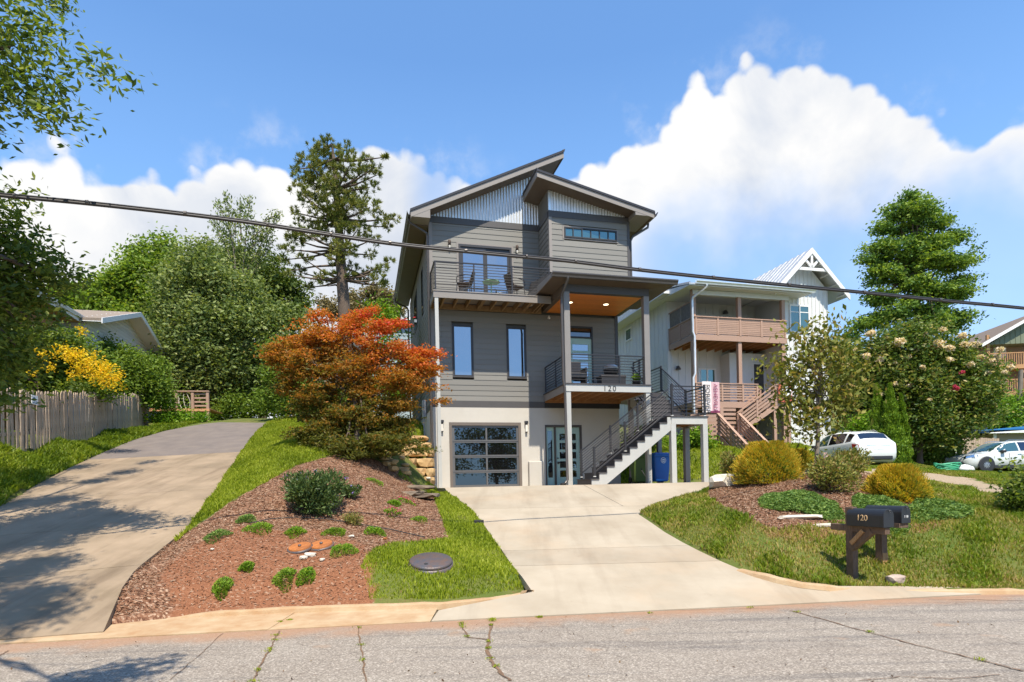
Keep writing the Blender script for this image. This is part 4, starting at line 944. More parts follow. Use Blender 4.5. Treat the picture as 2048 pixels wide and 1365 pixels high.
# wheelie bins
def bin_(x, y, rz, lab, m, w=.66, h=1.06, emblem=False):
    c = thing('wheelie_bin', lab, 'bin', hw(x, y, .055), YAW+rz, 'wheelie bins under the stairs')
    a, b_ = w/2*.80, w/2; 
    MB().hexa([(-a, -a, .04), (a, -a, .04), (a, a*.9, .04), (-a, a*.9, .04), (-b_, -b_, h-.10), (b_, -b_, h-.10), (b_, b_, h-.10), (-b_, b_, h-.10)]).build('body', m, c, .05)
    MB().box(-b_-.03, -b_-.03, h-.12, b_+.03, b_+.03, h-.05).build('rim', m, c, .015)
    MB().hexa([(-b_-.03, -b_-.05, h-.05), (b_+.03, -b_-.05, h-.05), (b_+.03, b_+.06, h-.05), (-b_-.03, b_+.06, h-.05), (-b_*.8, -b_*.8, h+.02), (b_*.8, -b_*.8, h+.02), (b_*.8, b_, h+.04), (-b_*.8, b_, h+.04)]).build('lid', m, c, .02)
    MB().tube([(-b_*.8, b_+.10, h-.12), (b_*.8, b_+.10, h-.12)], .018, 8).build('handle', m, c)
    for s_ in (-1, 1): MB().lathe([(.10, -.03), (.12, -.02), (.12, .02), (.10, .03)], 16).build('wheel', rubber, c, loc=(s_*(a+.03), a*.8, .12)).rotation_euler = (0, math.pi/2, 0)
    return c
bb = bin_(7.98, -1.05, 0.05, 'blue recycling bin with round white mountain emblem under the stairs', bluep)
yb = -.33+.0
eb = MB(); n = 24
for k in range(n):
    a0, a1 = 2*math.pi*k/n, 2*math.pi*(k+1)/n
    eb.add([(math.cos(t_)*r_, 0, math.sin(t_)*r_) for t_, r_ in ((a0, .105), (a1, .105), (a1, .088), (a0, .088))], [(0, 1, 2, 3)])
eb.add([(-.075, 0, -.01), (-.03, 0, .045), (-.008, 0, .02), (.02, 0, .06), (.078, 0, -.01), (.03, 0, -.0), (-.03, 0, -.0)], [(0, 1, 2, 3, 4, 5, 6)]); eb.add([(-.06, 0, -.03), (.06, 0, -.03), (.045, 0, -.055), (-.045, 0, -.055)], [(0, 1, 2, 3)])
o = eb.build('emblem', whitep, bb, loc=(.02, -.335, .80)); o.rotation_euler = (-.06, 0, 0)
bin_(7.27, -.9, -.1, 'olive green wheelie bin left of the blue bin', greenp, w=.56, h=1.04)
# ================================================================== the white neighbour (same bearing), origin at the front left corner of its decks
WHu, WHy = 12.384, 3.595
wo_ = hw(WHu, WHy, 0)
wh = thing('white_farmhouse', 'white board and batten house with stacked brown decks and metal gable roof', 'house', (wo_.x, wo_.y, 0), YAW)
def wp(mb, name, mat, bevel=0.0, parent=None): return mb.build(name, mat, parent or wh, bevel)
# local: x right, y inward; recessed wall at y=2.3, left wall x=-.05, tower x 5..7.65 front y=.35
wp(MB().prism([(2.3, .6), (2.3, 9.0), (6.3, 11.0), (13.0, 9.9), (13.0, .6)], 'x', -.05, 7.6), 'wall', whites) if False else None
wp(MB().prism([(2.3, .6), (2.3, 9.55), (7.2, 10.62), (12.5, 9.5), (12.5, .6)], 'x', -.05, 5.2), 'wall', whites); wp(B(.9, 1.7, 3.8, 5.1, 2.3, 6.6) if False else B(2.9, 1.55, 3.8, 5.05, 2.3, 6.4), 'entry_wall', whites)
wp(MB().prism([(4.98, .6), (7.65, .6), (7.65, 9.42), (6.31, 10.75), (4.98, 9.42)], 'y', .35, 9.0), 'tower_wall', whites)
for k in range(1, 13):    # battens
    x = 4.98+k*.222-.03; 
    if not 5.35 < x < 6.5: wp(B(x, .325, 1.0, x+.045, .35, 9.35+min(x-4.98, 7.65-x)*.95), 'batten', whites)
    else: wp(B(x, .325, 8.62, x+.045, .35, 9.35+min(x-4.98, 7.65-x)*.95), 'batten', whites); wp(B(x, .325, 1.0, x+.045, .35, 7.10), 'batten', whites)
for k in range(13):
    x = .12+k*.40; wp(B(x, 2.275, 6.7, x+.045, 2.3, 8.98), 'batten', whites)
    if x < 2.85: wp(B(x, 2.275, 3.8, x+.045, 2.3, 6.5), 'batten', whites)
for k in range(24):
    y = 2.35+k*.42; wp(B(-.075, y, .8, -.05, y+.045, 9.5+(y-2.3)*.21 if y < 7.2 else 10.55-(y-7.2)*.21), 'batten', whites)
# windows
def wwin(x0, x1, z0, z1, y, mull=(), gl=glass_dark, face='f', parent=None):
    w = MB(); t = .07
    if face == 'f':
        w.box(x0, y-.04, z0, x0+t, y, z1).box(x1-t, y-.04, z0, x1, y, z1).box(x0+t, y-.04, z0, x1-t, y, z0+t).box(x0+t, y-.04, z1-t, x1-t, y, z1)
        for m in mull: w.box(m-.03, y-.04, z0+t, m+.03, y, z1-t)
        o = wp(w, 'window', whitep); xs_ = [x0+t]+list(mull)+[x1-t]
        for a, c_ in zip(xs_[:-1], xs_[1:]): MB().box(a, y-.02, z0+t, c_, y-.01, z1-t).build('pane', gl, o)
    else:
        w.box(y-.04, x0, z0, y, x0+t, z1).box(y-.04, x1-t, z0, y, x1, z1).box(y-.04, x0+t, z0, y, x1-t, z0+t).box(y-.04, x0+t, z1-t, y, x1-t, z1)
        o = wp(w, 'window', whitep); MB().box(y-.02, x0+t, z0+t, y-.01, x1-t, z1-t).build('pane', gl, o)
    return o
tw = wwin(5.42, 6.56, 7.20, 8.55, .33, (5.99,), glass_green); MB().box(5.49, .298, 8.18, 6.49, .31, 8.22).build('sash_bar', whitep, tw)
wwin(1.52, 2.65, 7.2, 8.45, 2.3, (2.05,)); wwin(3.75, 4.6, 7.2, 8.40, 2.3, (4.2,)); wwin(1.60, 2.62, 4.5, 5.75, 2.3, (2.1,), glass_green)
wwin(6.2, 6.98, 8.10, 8.80, -.07, gl=glass_green, face='l'); wwin(8.95, 9.68, 8.10, 8.74, -.07, gl=glass_green, face='l')
wwin(6.7, 7.3, 4.6, 5.6, -.07, gl=glass_green, face='l')
dr = wp(B(4.20, 1.52, 3.82, 4.86, 1.55, 5.92), 'door', whitep); MB().box(4.26, 1.50, 3.90, 4.80, 1.52, 5.86).build('door_glass', glass_dark, dr)
for (x, y, z) in ((.42, 2.22, 5.7), (5.25-.3, 1.47, 5.75), (3.15, 2.22, 8.6)):
    wp(MB().lathe([(.02, .10), (.07, .06), (.14, -.08)], 12, (x, y-.08, z)).box(x-.02, y-.08, z+.05, x+.02, y+.08, z+.10), 'barn_lamp', trimc)
# basement storey openings
wwin(4.05+.2, 4.95, 1.7, 3.2, 2.28, (4.6,), glass_dark); wwin(2.9, 3.6, 1.7, 3.1, 2.28, (3.25,), glass_dark)
# decks
def deck(z0, z1, x0, x1, y1, bm=deckbr):
    wp(MB().box(x0, 0, z0, x1, .05, z1).box(x0, .05, z0, x0+.05, y1, z1), 'deck_fascia', bm)
    wp(MB().box(x0+.05, .05, z1-.03, x1, y1, z1), 'deck_floor', bm)
    for k in range(int((x1-x0)/.45)): wp(B(x0+.3+k*.45, .06, z0+.02, x0+.34+k*.45, y1, z1-.031), 'joist', brownj)
deck(6.56, 6.83, 0, 5.0, 2.28); deck(3.46, 3.74, 0, 4.95, 2.28)
def slat_rail(x0, x1, z0, z1, y, n, posts, gap=.42, th=.03, axis='x', sl=deckbr):
    st_ = (z1-z0-.05)/n; hgt = st_*(1-gap)
    def bx_(a0, a1, y0, y1, za, zb): return B(a0, y0, za, a1, y1, zb) if axis == 'x' else B(y0, a0, za, y1, a1, zb)
    pts = sorted(posts)
    for a, c_ in zip(pts[:-1], pts[1:]):
        for k in range(n): wp(bx_(a+.045, c_-.045, y+.01, y+.01+th, z0+k*st_+st_*gap*.5, z0+k*st_+st_*gap*.5+hgt), 'rail_slat', sl)
    wp(bx_(x0, x1, y-.03, y+.08, z1-.045, z1), 'rail_cap', sl)
    for a in pts: wp(bx_(a-.045, a+.045, y-.012, y+.07, z0-.05, z1-.046), 'rail_post', sl)
slat_rail(0, 5.0, 6.86, 7.66, -.0, 9, (.14, 1.27, 2.45, 3.6, 4.9), gap=.16)
slat_rail(.05, 2.25, 6.86, 7.62, -.0, 9, (.12, 1.2, 2.2), gap=.16, axis='y')
for k in range(2): wp(B(.02, .10+k*1.06, 7.66, .04, 1.10+k*1.06, 8.35), 'privacy_screen', privg)
wp(B(0.0, .06, 8.35, .06, 2.25, 8.40), 'screen_rail', deckbr)
slat_rail(.0, 3.34, 3.80, 4.60, 0, 6, (.1, 1.42, 2.52, 3.3), gap=.42)
slat_rail(4.2, 5.1, 3.80, 4.60, 0, 6, (4.24, 5.05), gap=.42)
for x, zt in ((.06, 9.0), (2.45, 8.75), (4.84, 8.65)):
    wp(B(x-.09, .02, 6.86, x+.09, .19, zt), 'deck_post', deckbr); wp(B(x-.09, .05, 1.2, x+.09, .23, 6.56), 'deck_post', deckbr)
for x in (4.22, 5.0): wp(B(x, .06, 1.2, x+.15, .2, 3.46), 'deck_post', deckbr)
wp(B(.0, .0, 8.64, 5.15, .22, 8.86), 'porch_beam', whites)
# porch roof: low slope towards the street, long gutter
wp(MB().hexa([(-.5, -.55, 8.90), (6.0, -.55, 8.86), (6.0, 7.3, 10.70), (-.5, 7.3, 10.70), (-.5, -.55, 8.97), (6.0, -.55, 8.93), (6.0, 7.3, 10.78), (-.5, 7.3, 10.78)]), 'porch_roof', galvw)
wp(MB().hexa([(-.5, 7.3, 10.70), (6.0, 7.3, 10.70), (6.0, 13, 9.5), (-.5, 13, 9.5), (-.5, 7.3, 10.78), (6.0, 7.3, 10.78), (6.0, 13, 9.58), (-.5, 13, 9.58)]), 'roof_plane', galvw)
wp(MB().hexa([(-.48, -.52, 8.86), (5.95, -.52, 8.82), (5.95, 2.3, 9.0), (-.48, 2.3, 9.0), (-.48, -.52, 8.899), (5.95, -.52, 8.859), (5.95, 2.3, 9.45), (-.48, 2.3, 9.45)]), 'soffit', whites)
wp(MB().hexa([(-.8, 1.2, 9.02), (-.05, 1.2, 9.02), (-.05, 12.5, 9.02), (-.8, 12.5, 9.02), (-.8, 1.2, 9.10), (-.05, 1.2, 9.3), (-.05, 12.5, 9.3), (-.8, 12.5, 9.10)]), 'side_eave', whites)
for k in range(14): wp(MB().bar((-.45+k*.46, -.56, 8.99), (-.45+k*.46, 7.3, 10.79), .03, .04), 'roof_seam', galvw)
gutter(6.1, -.56, -.2, -.56, 8.86, h=.15, d=.13, parent=wh, mat=galv, side=1, slope=-.05)
dsp([(.34, -.62, 8.9), (.34, -.62, 8.8), (-.06, -.10, 8.45), (-.08, -.08, 8.3), (-.08, -.07, 6.9), (-.02, -.10, 6.7), (-.02, -.10, 5.0), (-.12, -.10, 4.8), (-.12, -.10, 1.8)], mat=galv, parent=wh, r=.055)
# gable roof of the tower: ribbed metal, decorative truss
ap, ex_, az_, ez_ = 6.28, 2.12, 11.12, 8.98
for s_ in (-1, 1):
    xe = ap+s_*ex_
    wp(MB().hexa([(ap, -.25, az_-.06), (xe, -.25, ez_-.06), (xe, 11, ez_-.06), (ap, 11, az_-.06), (ap, -.25, az_), (xe, -.25, ez_), (xe, 11, ez_), (ap, 11, az_)]), 'roof_plane', galvw)
    wp(MB().hexa([(ap, -.30, az_-.26), (xe, -.30, ez_-.24), (xe, -.25, ez_-.24), (ap, -.25, az_-.26), (ap, -.30, az_+.02), (xe, -.30, ez_+.02), (xe, -.25, ez_+.02), (ap, -.25, az_+.02)]), 'rake_board', whitep)
    for k in range(26):
        y = -.2+k*.42; wp(MB().bar((ap, y, az_+.015), (xe, y, ez_+.015), .035, .035), 'roof_rib', galvw)
    for k in range(4): 
        t_ = .25+.22*k; x = ap+s_*ex_*t_; z = az_+(ez_-az_)*t_-.12; wp(B(x-.04, -.25, z-.06, x+.04, .34, z+.0), 'lookout', whites)
def tb(p, q, w=.11): wp(MB().bar((p[0], -.27, p[1]), (q[0], -.27, q[1]), .06, w, up=(0, 1, 0)) if False else MB().hexa([(p[0]-w/2*nz_(p, q)[0], -.26, p[1]-w/2*nz_(p, q)[1]), (q[0]-w/2*nz_(p, q)[0], -.26, q[1]-w/2*nz_(p, q)[1]), (q[0]-w/2*nz_(p, q)[0], -.19, q[1]-w/2*nz_(p, q)[1]), (p[0]-w/2*nz_(p, q)[0], -.19, p[1]-w/2*nz_(p, q)[1]), (p[0]+w/2*nz_(p, q)[0], -.26, p[1]+w/2*nz_(p, q)[1]), (q[0]+w/2*nz_(p, q)[0], -.26, q[1]+w/2*nz_(p, q)[1]), (q[0]+w/2*nz_(p, q)[0], -.19, q[1]+w/2*nz_(p, q)[1]), (p[0]+w/2*nz_(p, q)[0], -.19, p[1]+w/2*nz_(p, q)[1])]), 'truss_member', whitep)
def nz_(p, q):
    d_ = Vector((q[0]-p[0], q[1]-p[1])).normalized(); return (-d_.y, d_.x)
tb((ap-.86, 10.12), (ap+.86, 10.12), .13); tb((ap, 10.15), (ap, 10.95), .12); tb((ap, 10.2), (ap-.42, 10.62), .11); tb((ap, 10.2), (ap+.42, 10.62), .11)
# stairs of the white house: two flights of brown stairs
def flight(p, q, w_, n, nm='stair'):
    """from low p to high q along x, y centre; slatted sides"""
    (x0, z0), (x1, z1), y0 = p, q, w_[0]; y1 = w_[1]
    for yy in (y0, y1):
        wp(MB().hexa([(x0, yy, z0-.05), (x1, yy, z1-.28), (x1, yy+.05, z1-.28), (x0, yy+.05, z0-.05), (x0, yy, z0+.16), (x1, yy, z1-.02), (x1, yy+.05, z1-.02), (x0, yy+.05, z0+.16)]), 'stringer', deckbr)
        wp(MB().bar((x0, yy+.02, z0+1.0), (x1, yy+.02, z1+.88), .11, .045), 'handrail', deckbr)
        for k in range(4): wp(MB().bar((x0, yy+.02, z0+.28+k*.17), (x1, yy+.02, z1+.16+k*.17), .025, .09), 'rail_slat', deckbr)
        for t_ in (0.02, .5, .98): x = x0+(x1-x0)*t_; z = z0+(z1-z0)*t_; wp(B(x-.045, yy-.01, z-.1, x+.045, yy+.07, z+.94), 'rail_post', deckbr)
    for k in range(n):
        x = x0+(x1-x0)*k/n; z = z0+(z1-z0)*(k+.7)/n; wp(B(min(x, x+(x1-x0)/n*1.1), y0+.05, z-.04, max(x, x+(x1-x0)/n*1.1), y1, z), 'tread', deckbr)
flight((2.1, 2.2), (4.22, 3.70), (-.14, .95), 7)
wp(B(.9, -.3, 2.10, 2.2, .9, 2.2), 'mid_landing', deckbr)
for x in (.92, 2.05): wp(B(x, -.2, 1.2, x+.12, -.08, 2.1), 'deck_post', deckbr)
def flight_y(x0, x1, ya, za, yb, zb, n):
    """descends from (ya,za) to (yb,zb) towards the street"""
    for xx in (x0, x1):
        wp(MB().hexa([(xx, ya, za-.28), (xx+.05, ya, za-.28), (xx+.05, yb, zb-.1), (xx, yb, zb-.1), (xx, ya, za), (xx+.05, ya, za), (xx+.05, yb, zb+.18), (xx, yb, zb+.18)]), 'stringer', deckbr)
        wp(MB().bar((xx+.02, ya, za+.95), (xx+.02, yb, zb+1.0), .13, .045), 'handrail', deckbr)
        for k in range(4): wp(MB().bar((xx+.02, ya, za+.22+k*.17), (xx+.02, yb, zb+.27+k*.17), .025, .09), 'rail_slat', deckbr)
        for t_ in (.02, .5, .98): y = ya+(yb-ya)*t_; z = za+(zb-za)*t_; wp(B(xx-.02, y-.045, z-.1, xx+.07, y+.045, z+.93), 'rail_post', deckbr)
    for k in range(n):
        y = ya+(yb-ya)*k/n; z = za+(zb-za)*(k+.4)/n; wp(B(x0+.05, y-.02, z-.04, x1, y-.32, z), 'tread', deckbr)
flight_y(.95, 2.05, -.3, 2.2, -2.35, .58, 8)
for k in range(7): wp(B(.55, -.02, 2.10+k*.2, 2.1, .0, 2.22+k*.2), 'skirt_slat', deckbr)
wp(B(1.25, -.06, 1.4, 1.42, .05, 3.46), 'deck_post', deckbr)
for k in range(7): wp(B(-.55, -.5, 1.75+k*.2, .75, -.48, 1.87+k*.2), 'skirt_slat', deckbr)
# towel, banner, wreath and pots on the decks
tl = thing('hanging_towel', 'long pink and white towel with lettering hanging over the brown deck rail', 'towel', tuple(Matrix.Translation((wo_.x, wo_.y, 0)) @ Matrix.Rotation(YAW, 4, 'Z') @ Vector((.32, -.10, 3.22))), YAW)
def cloth(x0, x1, z0, z1, m, par, name, amp=.02, nx_=10, nz2=12):
    vs = [(x0+(x1-x0)*i/nx_, amp*math.sin(i*1.7+j*.15)-.0, z0+(z1-z0)*j/nz2) for j in range(nz2+1) for i in range(nx_+1)]
    vs2 = [(x, y+.012, z) for x, y, z in vs]; w = nx_+1; n = len(vs)
    fs = [(j*w+i, j*w+i+1, (j+1)*w+i+1, (j+1)*w+i) for j in range(nz2) for i in range(nx_)]
    b = MB(); b.add(vs, fs, True); b.add(vs2, [f[::-1] for f in fs], True); return b.build(name, m, par)
cloth(0, .46, 0, 1.42, clothw, tl, 'cloth'); cloth(.46, .88, 0, 1.40, clothp, tl, 'cloth'); MB().box(.40, -.03, -.02, .88, -.012, .07).build('stripe', maroon, tl)
text('lettering', 'ASHEVILLE', .30, maroon, tl, (.55, -.045, 1.32), (math.pi/2, math.pi/2, 0), .002, 'LEFT', .95)
text('lettering', 'FOREVER', .33, numd, tl, (.14, -.045, 1.28), (math.pi/2, math.pi/2, 0), .002, 'LEFT', 1.0)
bn = thing('banner', 'orange red banner with a white round face hung on the brown deck rail', 'banner', tuple(Matrix.Translation((wo_.x, wo_.y, 0)) @ Matrix.Rotation(YAW, 4, 'Z') @ Vector((4.38, -.10, 3.74))), YAW)
cloth(0, .74, 0, .86, bannerr, bn, 'cloth', .008)
MB().tube([(.40, -.012, .45), (.40, -.03, .45)], .30, 26, smooth=False).build('disc', whitep, bn)
fm = MB()
for (x, z, r_) in ((.31, .54, .045), (.52, .50, .07), (.33, .30, .03), (.42, .27, .03), (.50, .30, .03)): fm.tube([(x, -.03, z), (x, -.036, z)], r_, 14, smooth=False)
fm.build('face_marks', ink, bn)
wr = thing('door_wreath', 'yellow green wreath hanging on the front door of the white house', 'wreath', tuple(Matrix.Translation((wo_.x, wo_.y, 0)) @ Matrix.Rotation(YAW, 4, 'Z') @ Vector((4.45, -.05, 5.0))), YAW)
WREATH = wr
# ================================================================== picket fence
fence = thing('picket_fence', 'weathered grey wooden picket fence along the old driveway', 'fence', (0, 0, 0))
fpts = [at(-30, 895, 14.7), at(0, 893, 15.4), at(100, 884, 17.6), at(200, 868, 21.5), at(262, 858, 25.2), at(296, 852, 28.2)]
fpts = [Vector((p.x, p.y, max(p.z, gz(p.x, p.y)-.05))) for p in fpts]
pk = MB(); hh_ = 1.5; pw = .105
pk.prism([(-pw/2, -.15), (pw/2, -.15), (pw/2, hh_-.08), (pw/4, hh_), (-pw/4, hh_), (-pw/2, hh_-.08)], 'y', -.01, .01); pko = pk.build('picket', picket, fence)
L = [0]
for i in range(1, len(fpts)): L.append(L[-1]+(Vector(fpts[i].xy)-Vector(fpts[i-1].xy)).length)
s_, cnt = 0.06, 0
def fat(s):
    for i in range(1, len(L)):
        if s <= L[i]: t_ = (s-L[i-1])/(L[i]-L[i-1]); return fpts[i-1].lerp(fpts[i], t_), (fpts[i]-fpts[i-1])
    return fpts[-1], fpts[-1]-fpts[-2]
while s_ < L[-1]:
    p_, d_ = fat(s_); o = pko if cnt == 0 else dup(pko, fence)
    o.location = p_+Vector((random.uniform(-.01, .01), 0, random.uniform(-.03, .02))); o.rotation_euler = (random.uniform(-.015, .015), random.uniform(-.02, .02), math.atan2(d_.y, d_.x)+random.uniform(-.04, .04)); o.scale = (random.uniform(.9, 1.08), 1, random.uniform(.97, 1.03))
    s_ += .155 if s_ > 1.9 else .20; cnt += 1
for i in range(1, len(fpts)):
    for z in (.3, 1.15): 
        n_v = Vector((-(fpts[i]-fpts[i-1]).y, (fpts[i]-fpts[i-1]).x, 0)).normalized()*.035
        MB().bar(fpts[i-1]+n_v+Vector((0, 0, z)), fpts[i]+n_v+Vector((0, 0, z)), .04, .09).build('fence_rail', picket, fence)
for s in np.arange(1.85, L[-1], 2.4):
    p_, d_ = fat(s); n_v = Vector((-d_.y, d_.x, 0)).normalized()*.08; MB().box(-.05, -.05, -.2, .05, .05, 1.5).build('fence_post', picket, fence, loc=tuple(p_+n_v))
sp, sd_ = fat(2.25)
sg = thing('yard_sign', 'small white sign with blue house picture nailed to the picket fence', 'sign', tuple(sp+Vector((.03, -.03, 1.10))), math.atan2(sd_.y, sd_.x))
MB().box(-.15, -.012, 0, .15, 0, .26).build('sign_board', signw, sg); MB().add([(-.09, -.014, .13), (.03, -.014, .13), (.06, -.014, .17), (-.02, -.014, .21), (-.07, -.014, .20)], [(0, 1, 2, 3, 4)]).build('house_picture', signb, sg)
MB().box(-.11, -.0135, .095, .11, -.0125, .11).box(-.11, -.0135, .03, .11, -.0125, .055).build('print', signb, sg)
# ================================================================== houses on the left
def dirh(t, x0=-18.0, y0=25.0): return (x0-.2437*t, y0+.970*t)
oh = thing('orange_house', 'orange sided house with ochre eaves behind the picket fence', 'house', (-18.3, 25.0, 0), math.atan2(-.970, .2437))  # local x runs towards the camera
# local x: towards camera, local y: to the right of that (east = -?), walls
s2 = MB().box(0, -6, 2.0, 9.5, -.6, 7.3); s2.build('wall', orgsd, oh)
for k in range(28): MB().box(0, -.6, 2.2+k*.18, 9.5, -.585, 2.36+k*.18).build('siding_board', orgsd, oh)
MB().box(-.1, -6, 7.42, 9.8, .10, 7.5).build('soffit', orgsf, oh); MB().box(-.1, .10, 7.42, 9.8, .14, 7.66).build('fascia', whitep, oh)
MB().hexa([(-.1, -6, 9.6), (9.8, -6, 9.6), (9.8, .16, 7.66), (-.1, .16, 7.66), (-.1, -6, 9.68), (9.8, -6, 9.68), (9.8, .16, 7.72), (-.1, .16, 7.72)]).build('roof', shing, oh)
gutter(-.2, .145, 9.8, .145, 7.55, parent=oh, mat=whitep, side=1)
gh = thing('white_gable_house', 'house with white lap siding gable and grey roof behind the shrubs on the left', 'house', (-18.15, 25.3, 0), math.atan2(.970, -.2437))  # local x away from camera
ub2 = MB(); ub2.add([(0, -.0, 0), (1, 0, 0), (1, .02, 1), (0, .02, 1), (0, -.2, 0), (1, -.2, 0), (1, -.2, 1), (0, -.2, 1)], [(0, 3, 2, 1), (4, 5, 6, 7), (0, 1, 5, 4), (3, 7, 6, 2), (0, 4, 7, 3), (1, 2, 6, 5)])
apx, apz = 4.3, 9.05
def rz_(x): return apz-(apx-x)*.34 if x < apx else apz-(x-apx)*.33
for k in range(34):
    z = 3.2+k*.17
    x0 = 0 if z < rz_(0) else apx-(apz-z)/.34; x1 = 10.6 if z < rz_(10.6) else apx+(apz-z)/.33
    if x1-x0 > .3: MB().box(x0+.05, -.04, z, x1-.05, -.001, z+.155).build('siding_board', whites, gh)
MB().prism([(0, 2.5), (10.6, 2.5), (10.6, rz_(10.6)-.1), (apx, apz-.1), (0, rz_(0)-.1)], 'y', 0, 5.5) .build('wall', whites, gh)
for (a, c_) in ((-.35, apx), (apx, 11.2)):
    za, zb = rz_(a), rz_(c_)
    MB().hexa([(a, -.75, za), (c_, -.75, zb), (c_, 6, zb), (a, 6, za), (a, -.75, za+.12), (c_, -.75, zb+.12), (c_, 6, zb+.12), (a, 6, za+.12)]).build('roof_plane', shing, gh)
    MB().hexa([(a, -.79, za-.10), (c_, -.79, zb-.10), (c_, -.75, zb-.10), (a, -.75, za-.10), (a, -.79, za+.13), (c_, -.79, zb+.13), (c_, -.75, zb+.13), (a, -.75, za+.13)]).build('rake_board', whitep, gh)
    MB().hexa([(a, -.75, za-.03), (c_, -.75, zb-.03), (c_, 0, zb-.03), (a, 0, za-.03), (a, -.75, za-.002), (c_, -.75, zb-.002), (c_, 0, zb-.002), (a, 0, za-.002)]).build('rake_soffit', whites, gh)
# flip so that the wall faces the driveway (its outside is local -y)
# small roofs far behind
def small_house(name, lab, px0, px1, pyr, pye, pyb, Y, wall, roof, d_=6):
    a = at(px0, pye, Y); b_ = at(px1, pye, Y); r = at(px0, pyr, Y); g_ = at(px0, pyb, Y)
    h = thing(name, lab, 'house', (a.x, Y, g_.z-1.5)); w = b_.x-a.x; ze = a.z-g_.z+1.5; zr = r.z-g_.z+1.5
    MB().box(.3, 0, 0, w-.3, d_, ze).build('wall', wall, h)
    for k in range(6): MB().box(.3, -.02, ze-.2-k*.22, w-.3, 0, ze-.03-k*.22).build('siding_board', wall, h)
    MB().prism([(-.35, ze-.05), (d_/2, zr), (d_+.35, ze-.05), (d_+.35, ze-.15), (-.35, ze-.15)], 'x', 0, w).build('roof', roof, h)
    MB().box(0, -.40, ze-.18, w, -.355, ze-.0).build('fascia', whitep, h); return h, w, ze, zr
sh_, w_, ze_, zr_ = small_house('tan_roof_house', 'small house with tan shingle roof beyond the white gable', 270, 420, 648, 692, 740, 46, beige, shing)
MB().box(1.6, -.06, ze_-1.5, 2.4, -.02, ze_-.4).build('window', whitep, sh_); 
rv = MB().box(1.9, .9, ze_+1.0, 2.4, 1.3, ze_+1.25).build('roof_vent', blackmet, sh_)
small_house('grey_roof_house', 'distant house with grey roof showing behind the red maple', 540, 700, 652, 684, 760, 48, beige, shing)
bh_, w_, ze_, zr_ = small_house('blue_siding_house', 'pale blue sided house behind the left wall of the grey house', 742, 1000, 600, 640, 800, 38, bluegrey, shingd, 8)
for k in range(16): MB().box(.3, -.025, ze_-1.7-k*.22, w_-.3, 0, ze_-1.53-k*.22).build('siding_board', bluegrey, bh_)
# little deck with a twig railing
tdp = gp(352, 836)
td = thing('twig_deck', 'small brown wooden deck with twig railing under the big tree', 'deck', (at(350, 835, 30).x, 30, at(350, 835, 30).z), .15)
for x in (0, .78, 1.5): MB().box(x, 0, -.4, x+.13, .13, 1.32).build('post', deckbr, td)
MB().box(-1.2, -.02, .30, 1.65, .12, .42).box(-1.2, .12, .42, 1.65, 2.0, .46).build('deck_floor', orgsd, td); MB().box(-1.2, -.03, 1.30, 1.65, .15, 1.36).build('top_rail', deckbr, td)
for k in range(9):
    x = -.9+k*.2; MB().tube([(x, .06, .45), (x+random.uniform(-.2, .2), .06, .85), (x+random.uniform(-.25, .25), .06, 1.3)], .016, 5).build('twig', MATS['pale_rock'], td)
for k in range(4): MB().box(.92, .05, .55+k*.2, 1.5, .08, .63+k*.2).build('rail_slat', deckbr, td)
# ================================================================== houses on the right
gr = thing('green_porch_house', 'tall house with sage green gable and cedar porches up the hill on the right', 'house', (at(1948, 690, 52).x, 52, 0), -.12)
def zz(py, Y=52): return at(1990, py, Y).z
wg = 9.0; xl = 0.0
MB().box(1.2, 1.6, zz(880), wg, 9, zz(690)).build('wall', tanw, gr)
MB().prism([(1.2, zz(690)), (wg+.0, zz(690)), ((1.2+wg)/2, zz(690)+2.35)], 'y', .1, 9).build('gable_wall', sageg, gr)
for k in range(18): x = 1.3+k*.42; MB().box(x, .07, zz(690), x+.05, .1, zz(690)+max(.05, 2.2-abs(x-5.1)*.6)).build('batten', sageg, gr)
for s_ in (-1, 1):
    MB().hexa([(5.1, -.4, zz(690)+2.55), (5.1+s_*4.7, -.4, zz(690)-.1), (5.1+s_*4.7, 9, zz(690)-.1), (5.1, 9, zz(690)+2.55), (5.1, -.4, zz(690)+2.7), (5.1+s_*4.7, -.4, zz(690)+.05), (5.1+s_*4.7, 9, zz(690)+.05), (5.1, 9, zz(690)+2.7)]).build('roof_plane', shingd, gr)
    MB().hexa([(5.1, -.46, zz(690)+2.4), (5.1+s_*4.7, -.46, zz(690)-.25), (5.1+s_*4.7, -.4, zz(690)-.25), (5.1, -.4, zz(690)+2.4), (5.1, -.46, zz(690)+2.68), (5.1+s_*4.7, -.46, zz(690)+.03), (5.1+s_*4.7, -.4, zz(690)+.03), (5.1, -.4, zz(690)+2.68)]).build('rake_board', whitep, gr)
MB().box(4.75, .03, zz(676), 5.45, .07, zz(662)).build('attic_vent', whites, gr)
for zf in (732, 785):
    z = zz(zf); MB().box(1.0, 0, z-.35, wg, 1.6, z).build('porch_floor', cedarp, gr); MB().box(1.0, 0, z+1.0, wg, .08, z+1.08).build('porch_rail', cedarp, gr)
    for k in range(44): MB().box(1.05+k*.18, .02, z, 1.11+k*.18, .06, z+1.0).build('baluster', cedarp, gr)
    for x in (1.05, 4.7, 8.8): MB().box(x, 0, z, x+.22, .2, z+2.7).build('porch_post', cedarp, gr)
    MB().box(2.6, 1.55, z+.9, 3.6, 1.6, z+2.0).build('window', whitep, gr); MB().box(5.2, 1.55, z+.3, 7.0, 1.6, z+1.9).build('window', glass_win, gr)
for s_ in (-1, 1): MB().bar((4.8, .1, zz(760)), (4.8+s_*.9, .1, zz(745)), .14).build('brace', cedarp, gr)
